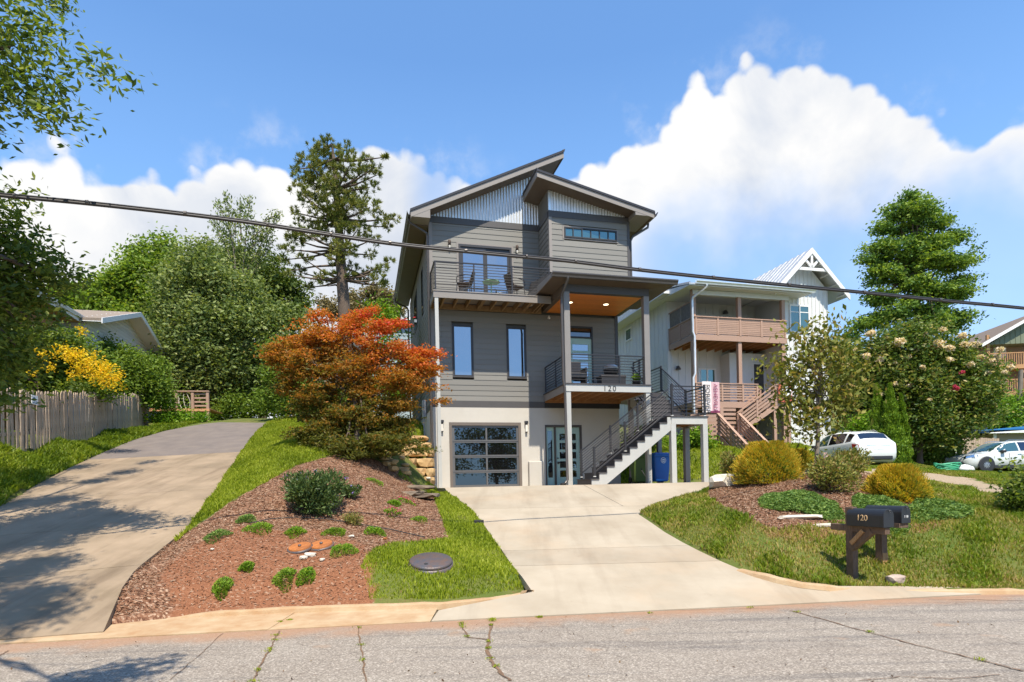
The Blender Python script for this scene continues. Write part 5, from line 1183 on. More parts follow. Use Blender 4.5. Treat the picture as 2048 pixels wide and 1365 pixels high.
MB().box(1.0, 0, zz(890), 1.2, .2, zz(800)).build('porch_post', cedarp, gr); MB().box(4.7, 0, zz(890), 4.9, .2, zz(800)).build('porch_post', cedarp, gr)
ax_, ay_ = at(2042, 740, 40), at(2035, 802, 40)
up_ = thing('utility_pole', 'leaning weathered wooden pole in front of the cedar porches', 'pole', tuple(ay_)); MB().tube([(0, 0, -2), tuple(ax_-ay_)], [.16, .13], 10).build('pole_shaft', poolw, up_)
bg_ = thing('beige_shed_house', 'low beige sided building with blue metal roof behind the white car', 'house', (at(1930, 890, 36).x, 36, 0), 0)
zE = at(1990, 868, 36).z; zG = at(1990, 945, 36).z
xw = at(1987, 880, 36).x-at(1930, 890, 36).x
MB().box(xw, 0, zG-.6, xw+9, 7, zE).build('wall', beige, bg_)
for k in range(9): MB().box(xw, -.02, zE-.2-k*.2, xw+9, 0, zE-.03-k*.2).build('siding_board', beige, bg_)
MB().box(xw-.02, -.04, zG-.6, xw+.16, 0, zE).build('corner_board', whitep, bg_); MB().box(xw-.6, -.5, zE, xw+9, -.44, zE+.18).build('fascia', whitep, bg_)
MB().hexa([(xw-.6, -.5, zE+.05), (xw+9, -.5, zE+.5), (xw+9, 7, zE+1.0), (xw-.6, 7, zE+.30), (xw-.6, -.5, zE+.19), (xw+9, -.5, zE+.64), (xw+9, 7, zE+1.1), (xw-.6, 7, zE+.40)]).build('roof', blueroof, bg_)
MB().hexa([(-.3, .8, zE-.1), (xw+.3, .8, zE+.35), (xw+.3, 6, zE+.9), (-.3, 6, zE+.5), (-.3, .8, zE+.05), (xw+.3, .8, zE+.5), (xw+.3, 6, zE+1.05), (-.3, 6, zE+.65)]).build('lean_to_roof', navy, bg_)
for x in (.0,): MB().box(x, .9, zG, x+.15, 1.05, zE-.05).build('lean_to_post', whitep, bg_)
MB().box(xw+1.6, -.05, zE-1.25, xw+2.6, -.02, zE-.55).build('window', whitep, bg_)
pf = thing('plank_fence', 'weathered grey plank fence beside the low beige building', 'fence', (at(1925, 935, 34).x, 34, gz(at(1925, 935, 34).x, 34)-.1))
for k in range(16): MB().box(k*.135, 0, 0, k*.135+.125, .02, 1.55+random.uniform(-.04, .04)).build('plank', picket, pf)
hs_ = thing('garden_hose', 'green hose and white cloth heap on the grass in front of the white car', 'hose', tuple(gp(1895, 943)))
hb = MB()
for k in range(6): hb.tube([(.35*math.cos(t_)*(1+.1*k)+random.uniform(-.05, .05), .22*math.sin(t_), .05+.05*k+.03*math.sin(3*t_+k)) for t_ in np.linspace(0, 6.2, 16)], .03, 6)
hb.build('coil', tarp, hs_); MB().lathe([(.35, 0), (.3, .15), (.12, .24), (.02, .26)], 12, (.75, .1, 0)).build('white_cloth', whitep, hs_)
# ================================================================== cars
def make_car(name, label, loc, rz, L=4.65, H=1.68, Wd=1.84, rake=0.0, tailred=True):
    """nose towards local -x... local x from 0 (nose) to L (tail)"""
    c = thing(name, label, 'car', loc, rz, None); hwid = Wd/2
    # stations: x, underside z, shoulder half-width, belt z, roof z (0 = none), roof half width
    S = [(.00, .42, .55, .62, .66, .40), (.06, .30, .72, .74, .78, .52), (.22, .22, .84, .84, .90, .60), (.50, .20, .90, .92, .99, .66), (.95, .20, .915, .98, 1.05, .68), (1.25, .20, .92, 1.01, 1.10, .68), (1.65, .20, .92, 1.03, 1.38, .62), (2.05, .20, .92, 1.045, 1.60, .60), (2.6, .20, .92, 1.06, 1.67, .60), (3.2, .20, .92, 1.08, 1.665, .60), (3.75, .20, .92, 1.11, 1.62, .59), (4.15, .21, .915, 1.14, 1.52, .57), (4.38, .24, .90, 1.15, 1.26, .60), (4.55, .30, .86, 1.05, 1.10, .64), (4.62, .40, .80, .90, .94, .60), (4.65, .50, .70, .75, .78, .50)]
    sx, sz, sw = L/4.65, H/1.68, hwid/.92
    def sec(s):
        x, zu, w, zb, zr, wr_ = s
        half = [(0, zu), (w*.86, zu), (w*.97, zu+.10), (w*1.0, (zu+zb)*.5), (w*.985, zb-.08), (w*.955, zb), (w*.955*(.5)+wr_*.5+.02, (zb+zr)/2), (wr_+.03, zr-.035), (wr_*.72, zr), (0, zr+.012)]
        return [(x*sx, -y*sw, z*sz) for y, z in half]+[(x*sx, y*sw, z*sz) for y, z in half[-2:0:-1]]
    secs = [sec(s) for s in S]; n = len(secs[0]); vs = [p for s in secs for p in s]
    fs = [(i*n+j, i*n+(j+1) % n, (i+1)*n+(j+1) % n, (i+1)*n+j) for i in range(len(S)-1) for j in range(n)]+[tuple(range(n))[::-1], tuple((len(S)-1)*n+j for j in range(n))]
    b = MB(); b.add(vs, fs, True); body = b.build('body', carw, c)
    # glazing: patches just outside the shell between belt and roof edge
    def P(i, j): return Vector(secs[i][j])
    def glass(i0, i1, j0, j1, name, m, ia=.12, ib=.12, ja=.06, jb=.12, off=.006):
        vs_ = []; nn = 4
        for a in range(nn+1):
            for d_ in range(nn+1):
                u = ia+(1-ia-ib)*a/nn; v = ja+(1-ja-jb)*d_/nn; fi = i0+(i1-i0)*u; k = min(int(fi), i1-1); f = fi-k
                fj = j0+(j1-j0)*v; q = min(int(fj), j1-1); g_ = fj-q
                p = (P(k, q)*(1-f)+P(k+1, q)*f)*(1-g_)+(P(k, (q+1) % n)*(1-f)+P(k+1, (q+1) % n)*f)*g_
                ctr = Vector((p.x, 0, .7)); nr = (p-ctr).normalized(); vs_.append(p+nr*off)
        b2 = MB(); b2.add(vs_, [(a*(nn+1)+d_, a*(nn+1)+d_+1, (a+1)*(nn+1)+d_+1, (a+1)*(nn+1)+d_) for a in range(nn) for d_ in range(nn)], True); return b2.build(name, m, c)
    for (ja, jb) in ((5, 7), (11, 13)):
        fl = ja == 5
        kw = dict(ja=.08, jb=.10) if fl else dict(ja=.10, jb=.08)
        glass(5, 8, ja, jb, 'side_window', glass_green, .25, .03, **kw); glass(8, 10, ja, jb, 'side_window', glass_dark, .03, .08, **kw); glass(10, 11, ja, jb, 'side_window', glass_dark, .05, .1, **kw)
    glass(5, 7, 7, 11, 'windscreen', glass_green, .05, .05, .05, .05); glass(11, 12, 7, 11, 'rear_window', glass_dark, .05, .05, .02, .02, .01)
    w2 = MB()
    for y in (-1, 1):
        for xx in (.88, 3.62):
            MB().lathe([(.34, 0), (.40, .01), (.40, .02), (.345, .025)], 24).build('arch_trim', carblk, c, loc=(xx*sx, y*(hwid+.002)-(.02 if y > 0 else -.0), .36)).rotation_euler = (math.pi/2, 0, 0)
            wh_ = bpy.data.objects.new('wheel', None); link(wh_, c); wh_.location = (xx*sx, y*(hwid-.10), .345); wh_.rotation_euler = (math.pi/2, 0, 0)
            MB().lathe([(.22, -.11), (.33, -.12), (.345, -.08), (.345, .08), (.33, .12), (.22, .11)], 26).build('tyre', rubber, wh_)
            r_ = MB().lathe([(.03, -.118), (.235, -.10), (.245, .10), (.03, .118)], 20)
            ro = r_.build('rim_dish', carblk, wh_)
            sp_ = MB()
            for k in range(10):
                a = k*math.pi/5; sp_.bar((.03*math.cos(a), .03*math.sin(a), .122), (.235*math.cos(a), .235*math.sin(a), .114), .035, .02); sp_.bar((.03*math.cos(a), .03*math.sin(a), -.122), (.235*math.cos(a), .235*math.sin(a), -.114), .035, .02)
            sp_.build('rim', rimm, wh_)
        MB().box(1.62*sx, y*(hwid+.02)-.10, 1.02*sz, 1.80*sx, y*(hwid+.02)+.10, 1.16*sz).build('mirror', carblk, c, .03)
        for xx in (2.45, 3.35): MB().box(xx*sx, y*(hwid-.012)-.02, .92*sz, (xx+.2)*sx, y*(hwid-.012)+.02, .955*sz).build('door_handle', chrome, c)
        MB().box(1.2*sx, y*(hwid-.035)-.02, .20, 3.3*sx, y*(hwid-.035)+.02, .33).build('sill_trim', carblk, c)
        MB().tube([(2.1*sx, y*.58, 1.64*sz), (2.3*sx, y*.58, 1.71*sz), (3.6*sx, y*.57, 1.69*sz), (3.85*sx, y*.56, 1.60*sz)], .015, 6).build('roof_rail', chrome, c)
        MB().hexa([(4.30*sx, y*.62, .86*sz), (4.60*sx, y*.60, .84*sz), (4.60*sx, y*.80, .84*sz), (4.30*sx, y*.905, .88*sz), (4.28*sx, y*.62, 1.05*sz), (4.56*sx, y*.60, 1.03*sz), (4.56*sx, y*.82, 1.02*sz), (4.28*sx, y*.915, 1.06*sz)]).build('tail_light', redl, c, .01)
        MB().hexa([(.03, y*.55, .68), (.30, y*.80, .72), (.30, y*.87, .72), (.05, y*.66, .68), (.05, y*.55, .78), (.34, y*.78, .86), (.34, y*.86, .86), (.08, y*.66, .78)]).build('headlight', chrome, c, .01)
    MB().box(4.56*sx, -.62*sw, .34, 4.66*sx, .62*sw, .50).build('rear_bumper', carblk, c, .03); MB().box(-.02, -.62, .30, .08, .62, .50).build('front_bumper', carblk, c, .03)
    MB().box(4.60*sx, -.24, .74, 4.65*sx, .24, .86).build('licence_plate', signw, c); MB().box(4.55*sx, -.5, .90, 4.62*sx, .5, .925).build('chrome_strip', chrome, c)
    for x in (2.02, 3.05): 
        for y in (-1, 1): MB().box(x*sx, y*(hwid-.004)-.004, .30, x*sx+.012, y*(hwid-.004)+.004, 1.0*sz).build('door_gap', carblk, c)
    return c
q = at(1914, 944, 28.6); make_car('white_car', 'white crossover car seen side on at the right edge of the photo', (q.x, 28.8, q.z-.06), .04, 4.6, 1.50, 1.80)
q = at(1766, 936, 23.6); c2 = make_car('white_suv', 'white crossover parked behind the flowering shrubs by the arborvitae, tail towards the right', (q.x, q.y, gz(q.x, q.y)-.02), 0, 4.4, 1.60, 1.80)
a_ = math.radians(-84); c2.rotation_euler = (0, 0, a_); c2.location = (q.x-4.4*math.cos(a_)-.15, q.y-4.4*math.sin(a_), gz(q.x, q.y)+.02)
# ================================================================== mailboxes
mb = gp(1705, 1154); mo = Vector((mb.x, mb.y, mb.z-.03)); MA = math.radians(-70)
ps = thing('mailbox_stand', 'two dark wooden posts with crossbeam and braces holding the mailboxes', 'post', tuple(mo), MA)
P1, P2 = Vector((0, 0, 0)), Vector((.58, -.02, 0))
MB().box(-.062, -.055, -.2, .062, .055, 1.12).build('post', postwd, ps, .006); 
MB().box(-.13, .66, -.2, -.01, .78, .80).build('post', postwd, ps, .006); MB().box(-.035, .665, -.2, -.004, .784, .36).build('split_face', postlt, ps)
MB().bar((-.34, .0, .80), (.60, .0, .78), .10, .10).build('crossbeam', postwd, ps, .006); MB().bar((-.05, .06, .75), (-.05, .80, .75), .08, .08).build('crossbeam', postwd, ps, .006)
MB().bar((.02, -.02, .47), (.38, -.02, .77), .09, .09).build('brace', postwd, ps, .006); MB().bar((.05, -.075, .56), (.26, -.075, .77), .03, .06).build('brace', postlt, ps)
def mailbox(lab, num, x, y, z, rz, side=True):
    m_ = thing('mailbox', lab, 'mailbox', tuple(Matrix.Translation(mo) @ Matrix.Rotation(MA, 4, 'Z') @ Vector((x, y, z))), MA+rz, 'black mailboxes on the wooden stand')
    l, w, h = .60, .20, .27; pr = [(-w/2, 0), (w/2, 0), (w/2, h*.58)]+[(w/2*math.cos(t_), h*.58+w/2*1.12*math.sin(t_)) for t_ in np.linspace(.15, math.pi-.15, 12)]+[(-w/2, h*.58)]
    MB().prism(pr, 'x', 0, l).build('body', mbox, m_, .004)
    pr2 = [(a*1.05, c_*1.02+.0) for a, c_ in pr]; MB().prism(pr2, 'x', l, l+.022).build('door', mbox, m_, .003)
    MB().tube([(l+.02, 0, h*.92), (l+.06, 0, h*.90), (l+.05, 0, h*.78)], .009, 6).build('latch', mbox, m_)
    if side: text('number', num, .125, gold, m_, (.27, -w/2-.002, .09), (math.pi/2, 0, 0), .003)
    else: text('number', num, .055, numw, m_, (l+.023, 0, .085), (math.pi/2, 0, math.pi/2), .002, 'CENTER', 1.2)
    return m_
mailbox('nearer black mailbox with gold numbers 120 on its side', '120', .0, .0, .835, 0)
mailbox('farther black mailbox behind the one numbered 120, tiny white figures on its door', '118', -.30, .74, .85, .04, False)
MB().box(-.26, .64, .78, .30, .84, .85).build('bracket', postwd, ps)
# ================================================================== stones
def rock(name, lab, cat, loc, s, mat, rz=0, parent=None, seed=0, group=None, flat=.7):
    r_ = random.Random(seed); bm = bmesh.new(); bmesh.ops.create_icosphere(bm, subdivisions=2, radius=1)
    ph = [r_.uniform(0, 6.28) for _ in range(6)]
    for v in bm.verts:
        c_ = v.co; k = 1+.16*math.sin(c_.x*3+ph[0])*math.cos(c_.y*3+ph[1])+.10*math.sin(c_.z*5+ph[2]+c_.x*4)
        v.co = Vector((max(-.86, min(.86, c_.x*k)), max(-.86, min(.86, c_.y*k)), max(-flat, min(flat, c_.z*k))))+Vector((r_.uniform(-.05, .05), r_.uniform(-.05, .05), r_.uniform(-.04, .04)))
        v.co = Vector((v.co.x*s[0], v.co.y*s[1], v.co.z*s[2]))
    me = bpy.data.meshes.new(name); bm.to_mesh(me); bm.free(); me.materials.append(mat)
    o = bpy.data.objects.new(name, me); link(o, parent); o.location = loc; o.rotation_euler = (r_.uniform(-.06, .06), r_.uniform(-.06, .06), rz)
    if lab: tag(o, lab, cat, group)
    return o
q = gp(1791, 1166); rock('rock', 'pinkish grey rock at the kerb beside the mailbox posts', 'rock', (q.x, q.y, q.z+.05), (.15, .12, .085), stonep, .2, seed=3, flat=.8)
q = gp(1452, 972); rock('rock', 'pale boulder at the back edge of the mulch bed beside the stair landing', 'rock', (q.x, q.y+.1, q.z+.12), (.42, .3, .25), stonew, .3, seed=5)
q = gp(1600, 1036); rock('rock', 'long pale edging stone under the spreading juniper', 'rock', (q.x, q.y, q.z+.02), (.46, .09, .05), stonew, -.12, seed=8)
q = gp(1645, 1052); rock('rock', 'low tan stone at the end of the juniper in the right bed', 'rock', (q.x, q.y, q.z+.01), (.2, .08, .045), stonew, -.2, seed=9)
rw = thing('stone_retaining_wall', 'stacked yellow sandstone boulders against the left corner of the grey house', 'retaining wall', (0, 0, 0))
k = 0
rows = [(962, 850, 868, 19.3, .30), (945, 815, 870, 19.5, .30), (926, 800, 868, 19.9, .34), (907, 806, 868, 20.2, .26), (892, 812, 866, 20.5, .24), (878, 812, 856, 20.9, .22), (872, 770, 812, 21.2, .25)]
for (py, xa, xb, Y, hgt) in rows:
    x = xa
    while x < xb-6:
        w = random.uniform(26, 60); w = min(w, xb-x); c_ = at(x+w/2, py, Y); sc_ = w/2/FPX*Y
        rock('stone', None, None, (c_.x, c_.y+random.uniform(-.06, .1), c_.z), (sc_*1.22, .34, hgt*.78), stone, random.uniform(-.1, .1), rw, seed=50+k, flat=.55); k += 1; x += w
for j in range(70):
    px, py = random.uniform(742, 812), random.uniform(868, 962)
    if py > 912+(px-742)*.75: continue
    q = gp(px, py); rock('stone', None, None, (q.x, q.y, q.z+.05), (random.uniform(.10, .26), .14, random.uniform(.06, .12)), stone, random.uniform(0, 3), rw, seed=120+j)
for j, (px, py, w, Y) in enumerate(((838, 982, .55, 15.8), (846, 998, .5, 15.2), (822, 990, .4, 15.3))):
    q = gp(px, py); rock('slate_slab', ('upper', 'lower', 'left')[j]+' dark slate slab at the edge of the mulch beside the driveway', 'stone', (q.x, q.y, q.z+.10-.03*j), (w, .3, .09), stoned, -.25, seed=200+j, flat=.6)
for j, (px, py, s_) in enumerate(((703, 1075, .055), (620, 1113, .10), (607, 1118, .07), (645, 1122, .05), (860, 958, .10), (425, 1101, .04), (770, 1080, .05))):
    q = gp(px, py) if j != 4 else at(857, 958, 19.0)
    rock('pebble', ['white pebble right of the rusty discs', 'larger pale stone below the rusty discs', 'pale stone below the left rusty disc', 'small grey stone below the right rusty disc', 'round white stone at the foot of the sandstone wall', 'small pale stone at the left of the clay bed', 'small rusty stone right of the green tuft row'][j], 'stone', (q.x, q.y, q.z+.02), (s_, s_*.8, s_*.55), stonew if j != 6 else rust, .4*j, seed=300+j)
# rusty utility discs and the manhole
for j, (px, py) in enumerate(((600, 1099), (643, 1094))):
    q = gp(px, py); t = thing('utility_cover', ('left' if j == 0 else 'right')+' one of two rusty orange discs in the red clay bed', 'cover', (q.x, q.y, q.z+.03), 0, 'rusty discs in the clay'); t.rotation_euler = (math.radians(16), math.radians(-4), 0)
    MB().lathe([(.02, .02), (.14, .02), (.165, .03), (.175, .02), (.18, -.02), (.17, -.06)], 28).build('lid', rust, t); MB().lathe([(.02, 0), (.03, .03), (.02, .04)], 6).build('bolt', iron, t, loc=(0, 0, .01)); MB().lathe([(.19, -.06), (.20, 0), (.182, .0)], 24).build('ring', iron, t)
q = gp(862, 1131); t = thing('manhole_cover', 'large dark iron manhole cover tilted in the grass near the kerb', 'manhole cover', (q.x, q.y, q.z+.07)); t.rotation_euler = (math.radians(15), math.radians(3), 0)
MB().lathe([(.02, .02), (.31, .02), (.33, .01), (.335, -.02), (.32, -.05)], 36).build('lid', iron, t); MB().lathe([(.34, -.20), (.35, -.03), (.325, -.03)], 32).build('ring', iron, t)
MB().lathe([(.03, 0), (.03, .012)], 12).build('lift_hole', ink, t, loc=(-.05, -.18, .012))
# black drip line on the mulch and the small black fitting by the driveway
pts_ = [gp(*p)+Vector((0, 0, .03)) for p in [(500, 1050), (540, 1041), (590, 1038), (660, 1042), (720, 1052), (780, 1062), (850, 1078)]]
dl = MB().tube(pts_, .010, 6).build('drip_line', rubber); tag(dl, 'black irrigation hose lying across the mulch bed', 'hose')
q = gp(958, 1048); t = tag(MB().box(-.10, -.04, -.02, .10, .04, .05).build('drain_fitting', rubber, None, .01, loc=(q.x, q.y, q.z+.03)), 'small black drain fitting at the left edge of the driveway', 'fitting')
# ================================================================== overhead cable
wpts = [(-260, 366, 7.6), (0, 392, 8.0), (200, 411, 8.4), (460, 441, 8.9), (640, 468, 9.2), (800, 491, 9.5), (1000, 511, 9.9), (1130, 523, 10.2), (1300, 544, 10.5), (1500, 565, 10.9), (1700, 584, 11.3), (1900, 604, 11.7), (2048, 618, 12), (2350, 650, 12.6)]
P = [at(*w) for w in wpts]
cab = thing('overhead_cable', 'thick black utility cable crossing the whole view above the houses', 'cable', (0, 0, 0))
def smooth(P, n=8):
    out = []
    for i in range(len(P)-1):
        p0, p1, p2, p3 = P[max(i-1, 0)], P[i], P[i+1], P[min(i+2, len(P)-1)]
        for k in range(n):
            t_ = k/n; out.append(.5*((2*p1)+(p2-p0)*t_+(2*p0-5*p1+4*p2-p3)*t_*t_+(3*p1-p0-3*p2+p3)*t_**3))
    return out+[P[-1]]
Q = smooth(P); 
MB().tube(Q, .023, 8).build('main_cable', wire, cab); MB().tube([q+Vector((0, 0, .034)) for q in Q], .012, 6).build('support_strand', MATS['crack_dirt'] if False else blackmet, cab)
for k in range(3, len(Q), 6): MB().tube([Q[k]+Vector((0, 0, .015)), Q[k].lerp(Q[min(k+1, len(Q)-1)], .2)+Vector((0, 0, .02))], .038, 8).build('lashing', gutterm, cab)
for (a, c_) in (((920-0, 0), (0, 0)),): pass
# ================================================================== vegetation
def leaf_mesh(name, C, size, mat, parent, aspect=.5, up=.3, droop=0.0, fold=.25, rnd=None, dirs=None, jit=.35):
    """C: (n,3) leaf centres; every leaf two triangles folded along the midrib"""
    n = len(C)
    if dirs is None:
        d = rng.normal(size=(n, 3)); d[:, 2] = d[:, 2]*.6-droop
    else: d = dirs+rng.normal(size=(n, 3))*jit
    d /= np.linalg.norm(d, axis=1)[:, None]+1e-9
    nr = rng.normal(size=(n, 3))*.8; nr[:, 2] += up*2
    s = np.cross(d, nr); s /= np.linalg.norm(s, axis=1)[:, None]+1e-9
    nn = np.cross(s, d)
    L = (size*rng.uniform(.6, 1.3, n))[:, None]; w = L*aspect*.5
    base = C-d*L*.5; tip = C+d*L*.5; a = C+s*w+nn*w*fold; b = C-s*w+nn*w*fold
    V = np.stack([base, a, tip, b], 1).reshape(-1, 3)
    k = np.arange(n)[:, None]*4
    idx = np.concatenate([k+[0], k+[1], k+[2], k+[0], k+[2], k+[3]], 1).ravel()
    r = rng.uniform(0, 1, n) if rnd is None else rnd
    return mesh_np(name, V, 3, idx, mat, parent, {'rnd': np.repeat(r, 2)})
def clump_pts(cl, n, shell=.55, squash=.8, lump=.22):
    """points in the outer part of lumpy balls; cl: (x,y,z,r[,w])"""
    cl = np.array([(*c, 1) if len(c) == 4 else c for c in cl]); wt = cl[:, 3]**2*cl[:, 4]; wt /= wt.sum()
    k = rng.choice(len(cl), n, p=wt); d = rng.normal(size=(n, 3)); d /= np.linalg.norm(d, axis=1)[:, None]
    r = cl[k, 3]*(shell+(1-shell)*rng.uniform(0, 1, n)**.6)
    # lumps
    ph = k*1.7; r = r*(1+lump*np.sin(d[:, 0]*5+ph)*np.cos(d[:, 2]*6+ph*2)+lump*.5*np.sin(d[:, 1]*9+d[:, 0]*7+ph))
    p = cl[k, :3]+d*r[:, None]*np.array([1, 1, squash]); return p, d, k
def px_clumps(lst, Y, dep=.8, sub=3, subr=.55, seed=0):
    """balls given as (px,py,r_px[,dY]) at depth Y, each broken into smaller ones around it"""
    r_ = np.random.default_rng(seed); out = []
    for c in lst:
        px, py, rp = c[:3]; y = Y+(c[3] if len(c) > 3 else 0); p = at(px, py, y); R = rp/FPX*y; out.append((p.x, p.y, p.z, R*.8))
        for _ in range(sub):
            d = r_.normal(size=3); d /= np.linalg.norm(d); out.append((p.x+d[0]*R*.62, p.y+d[1]*R*dep, p.z+d[2]*R*.62, R*subr*r_.uniform(.6, 1.0)))
    return out
def branches(mb, root, tips, r0, lift=.3, n=5, seg=6):
    rr = random.Random(int(r0*1000)+len(tips))
    for t in tips:
        root_ = Vector(root); t = Vector(t); L = (t-root_).length; pts = []
        for i in range(seg+1):
            f = i/seg; p = root_.lerp(t, f)+Vector((rr.uniform(-1, 1), rr.uniform(-1, 1), rr.uniform(-.5, .5)))*L*.035*(0 if i in (0, seg) else 1)+Vector((0, 0, math.sin(f*math.pi)*L*lift*.15)); pts.append(p)
        mb.tube(pts, [r0*(1-.82*i/seg) for i in range(seg+1)], n, cap=False)
def tree(name, label, cat, base, clumps, n, size, mat, trunk_r=.12, barkm=None, group=None, aspect=.5, squash=.85, shell=.5, up=.3, droop=.1, tips=14, lump=.22, trunk_top=None, clusters=0, cj=.5, hue=None, flat=.75, spray=0):
    base = Vector(base); t = thing(name, label, cat, tuple(base), 0, group)
    cl = [(c[0]-base.x, c[1]-base.y, c[2]-base.z, *c[3:]) for c in clumps]
    if clusters:        # leaves gathered in sprays so that gaps stay between them
        sc_, sd_, sk = clump_pts(cl, clusters, shell, squash, lump); j = rng.integers(0, clusters, n)
        if spray:
            out = sc_-np.array([top0.x, top0.y, 0])*1.0 if False else sc_*np.array([1, 1, 0]); out /= np.linalg.norm(out, axis=1)[:, None]+1e-6
            out[:, 2] = rng.normal(size=clusters)*.12+.10; out += rng.normal(size=(clusters, 3))*np.array([.35, .35, .05]); sprl = spray*rng.uniform(.5, 1.3, clusters)
        C = sc_[j]+rng.normal(size=(n, 3))*cj*size*2.2*np.array([1.12, 1.12, flat])*(.45 if spray else 1); C = C+(out[j]*(sprl[j]*rng.uniform(-.7, 1, n))[:, None] if spray else 0); d = sd_[j]; hv_ = rng.uniform(0, 1, clusters)[j]
    else: C, d, k = clump_pts(cl, n, shell, squash, lump); hv_ = rng.uniform(0, 1, n)
    r = np.clip(hv_*.55+rng.uniform(0, 1, n)*.45, 0, 1)
    if hue is not None: r = hue(C+np.array(base), r)
    leaf_mesh('crown', C, size, mat, t, aspect, up, droop, rnd=r)
    mb = MB(); top = Vector(trunk_top)-base if trunk_top else Vector((np.mean([c[0] for c in cl]), np.mean([c[1] for c in cl]), max(c[2] for c in cl)*.6))
    pts = [Vector((0, 0, -.3)), Vector((0, 0, 0)), top*.35+Vector((trunk_r*.6, 0, 0)), top*.7-Vector((trunk_r*.5, 0, 0)), top]
    mb.tube(pts, [trunk_r*1.3, trunk_r*1.05, trunk_r*.85, trunk_r*.6, trunk_r*.3], 9)
    sel = sorted(cl, key=lambda c: -c[3])[:tips]
    for i, c in enumerate(sel):
        f = .35+.5*((i*37) % 100)/100; src = pts[2].lerp(pts[4], f) if tips > 3 else pts[2]
        branches(mb, src, [c[:3]], trunk_r*.42)
        for _ in range(2):
            o_ = Vector(c[:3])+Vector((random.uniform(-1, 1), random.uniform(-1, 1), random.uniform(-.5, .9)))*c[3]*.7; branches(mb, Vector(c[:3]).lerp(src, .3), [o_], trunk_r*.16, n=4, seg=4)
    mb.build('trunk', barkm or bark, t); return t
G = dict(
 oak=leafmat('oak_leaves', [(0.032, 0.065, 0.014), (0.080, 0.13, 0.022), (0.15, 0.205, 0.032), (0.34, 0.37, 0.07)], .42, .45, .3),
 maplebg=leafmat('bright_maple_leaves', [(0.069, 0.127, 0.016), (0.137, 0.222, 0.027), (0.215, 0.307, 0.041), (0.333, 0.341, 0.054)], .38),
 vine=leafmat('vine_leaves', [(.05, .09, .025), (.12, .17, .045), (.22, .27, .08), (.40, .42, .17)], .30),
 dark=leafmat('dark_leaves', [(0.029, 0.060, 0.013), (0.069, 0.110, 0.020), (0.117, 0.162, 0.027), (0.196, 0.222, 0.041)], .25),
 pine=leafmat('pine_needles', [(.07, .10, .02), (.13, .16, .03), (.20, .215, .045), (.28, .25, .06)], .18, .5),
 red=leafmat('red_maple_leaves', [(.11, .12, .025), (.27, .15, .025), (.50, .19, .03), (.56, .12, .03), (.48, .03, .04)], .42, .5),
 dogwood=leafmat('dogwood_leaves', [(.065, .09, .018), (.14, .165, .03), (.25, .235, .055), (.30, .165, .06)], .28, .6, .15),
 crape=leafmat('crape_leaves', [(.030, .07, .015), (.08, .14, .025), (.17, .215, .045), (.38, .29, .09)], .32, .4),
 flower=leafmat('cream_blossom', [(0.682, 0.550, 0.418), (0.792, 0.704, 0.572), (0.605, 0.462, 0.330)], .3),
 magenta=leafmat('magenta_blossom', [(0.462, 0.044, 0.110), (0.550, 0.088, 0.154)], .3),
 arb=leafmat('arborvitae_leaves', [(0.059, 0.127, 0.010), (0.137, 0.239, 0.016), (0.235, 0.341, 0.027)], .25),
 gold=leafmat('golden_thread_leaves', [(.20, .21, .02), (.42, .35, .03), (.56, .42, .04), (.58, .29, .03)], .3),
 yellow=leafmat('yellow_blossom', [(0.605, 0.484, 0.022), (0.748, 0.550, 0.022), (0.682, 0.385, 0.022)], .35),
 bush=leafmat('bush_leaves', [(0.069, 0.127, 0.016), (0.137, 0.212, 0.027), (0.235, 0.307, 0.048)], .32),
 azalea=leafmat('azalea_leaves', [(0.079, 0.110, 0.025), (0.167, 0.196, 0.041), (0.333, 0.307, 0.081), (0.284, 0.156, 0.071)], .28, .4),
 pink=leafmat('pink_blossom', [(0.660, 0.440, 0.528), (0.770, 0.605, 0.660)], .3),
 purple=leafmat('purple_blossom', [(0.176, 0.110, 0.418), (0.308, 0.220, 0.605)], .3),
 butter=leafmat('butterfly_bush_leaves', [(0.036, 0.077, 0.022), (0.079, 0.127, 0.038), (0.146, 0.196, 0.061)], .25, .4),
 tall=leafmat('blue_green_leaves', [(0.036, 0.094, 0.025), (0.088, 0.170, 0.033), (0.196, 0.289, 0.041), (0.333, 0.409, 0.054)], .30),
 tuft=leafmat('tuft_leaves', [(0.059, 0.154, 0.010), (0.137, 0.256, 0.016), (0.275, 0.374, 0.027)], .3),
 juniper=leafmat('juniper_leaves', [(0.059, 0.127, 0.027), (0.117, 0.204, 0.041), (0.235, 0.324, 0.067)], .2),
 hay=leafmat('dry_twigs', [(0.185, 0.156, 0.071), (0.284, 0.227, 0.114)], .2),
)
# --- oak at the left, outside the frame, with boughs reaching in (its shade dapples the old driveway)
ob = Vector((-10.6, 6.2, -1.2)); ocl = []
top_l = [(15,30,42),(70,45,40),(-60,60,110),(20,95,55),(90,105,40),(135,125,32),(60,160,42),(170,130,22),(208,140,18),(238,146,13),(130,165,24),(20,190,52),(75,215,34),(115,235,26),(150,243,14),(100,195,28),(-40,240,60),(0,250,14),(40,15,35),(-60,150,90),(85,15,22),(135,235,15)]
ocl += px_clumps(top_l, 8.0, .6, 2, .5, 1)
mid_l = [(-80,480,150),(-20,560,110),(40,560,75),(85,550,48),(20,480,55),(130,565,26),(150,535,18),(60,510,45),(-20,650,95),(60,640,62),(80,650,28),(-60,760,90),(30,720,45),(20,430,28),(45,375,16),(30,690,50),(5,790,18),(70,600,32),(-40,420,55),(18,395,20),(130,560,30)]
mcl = px_clumps(mid_l, 9.4, .6, 2, .5, 2)
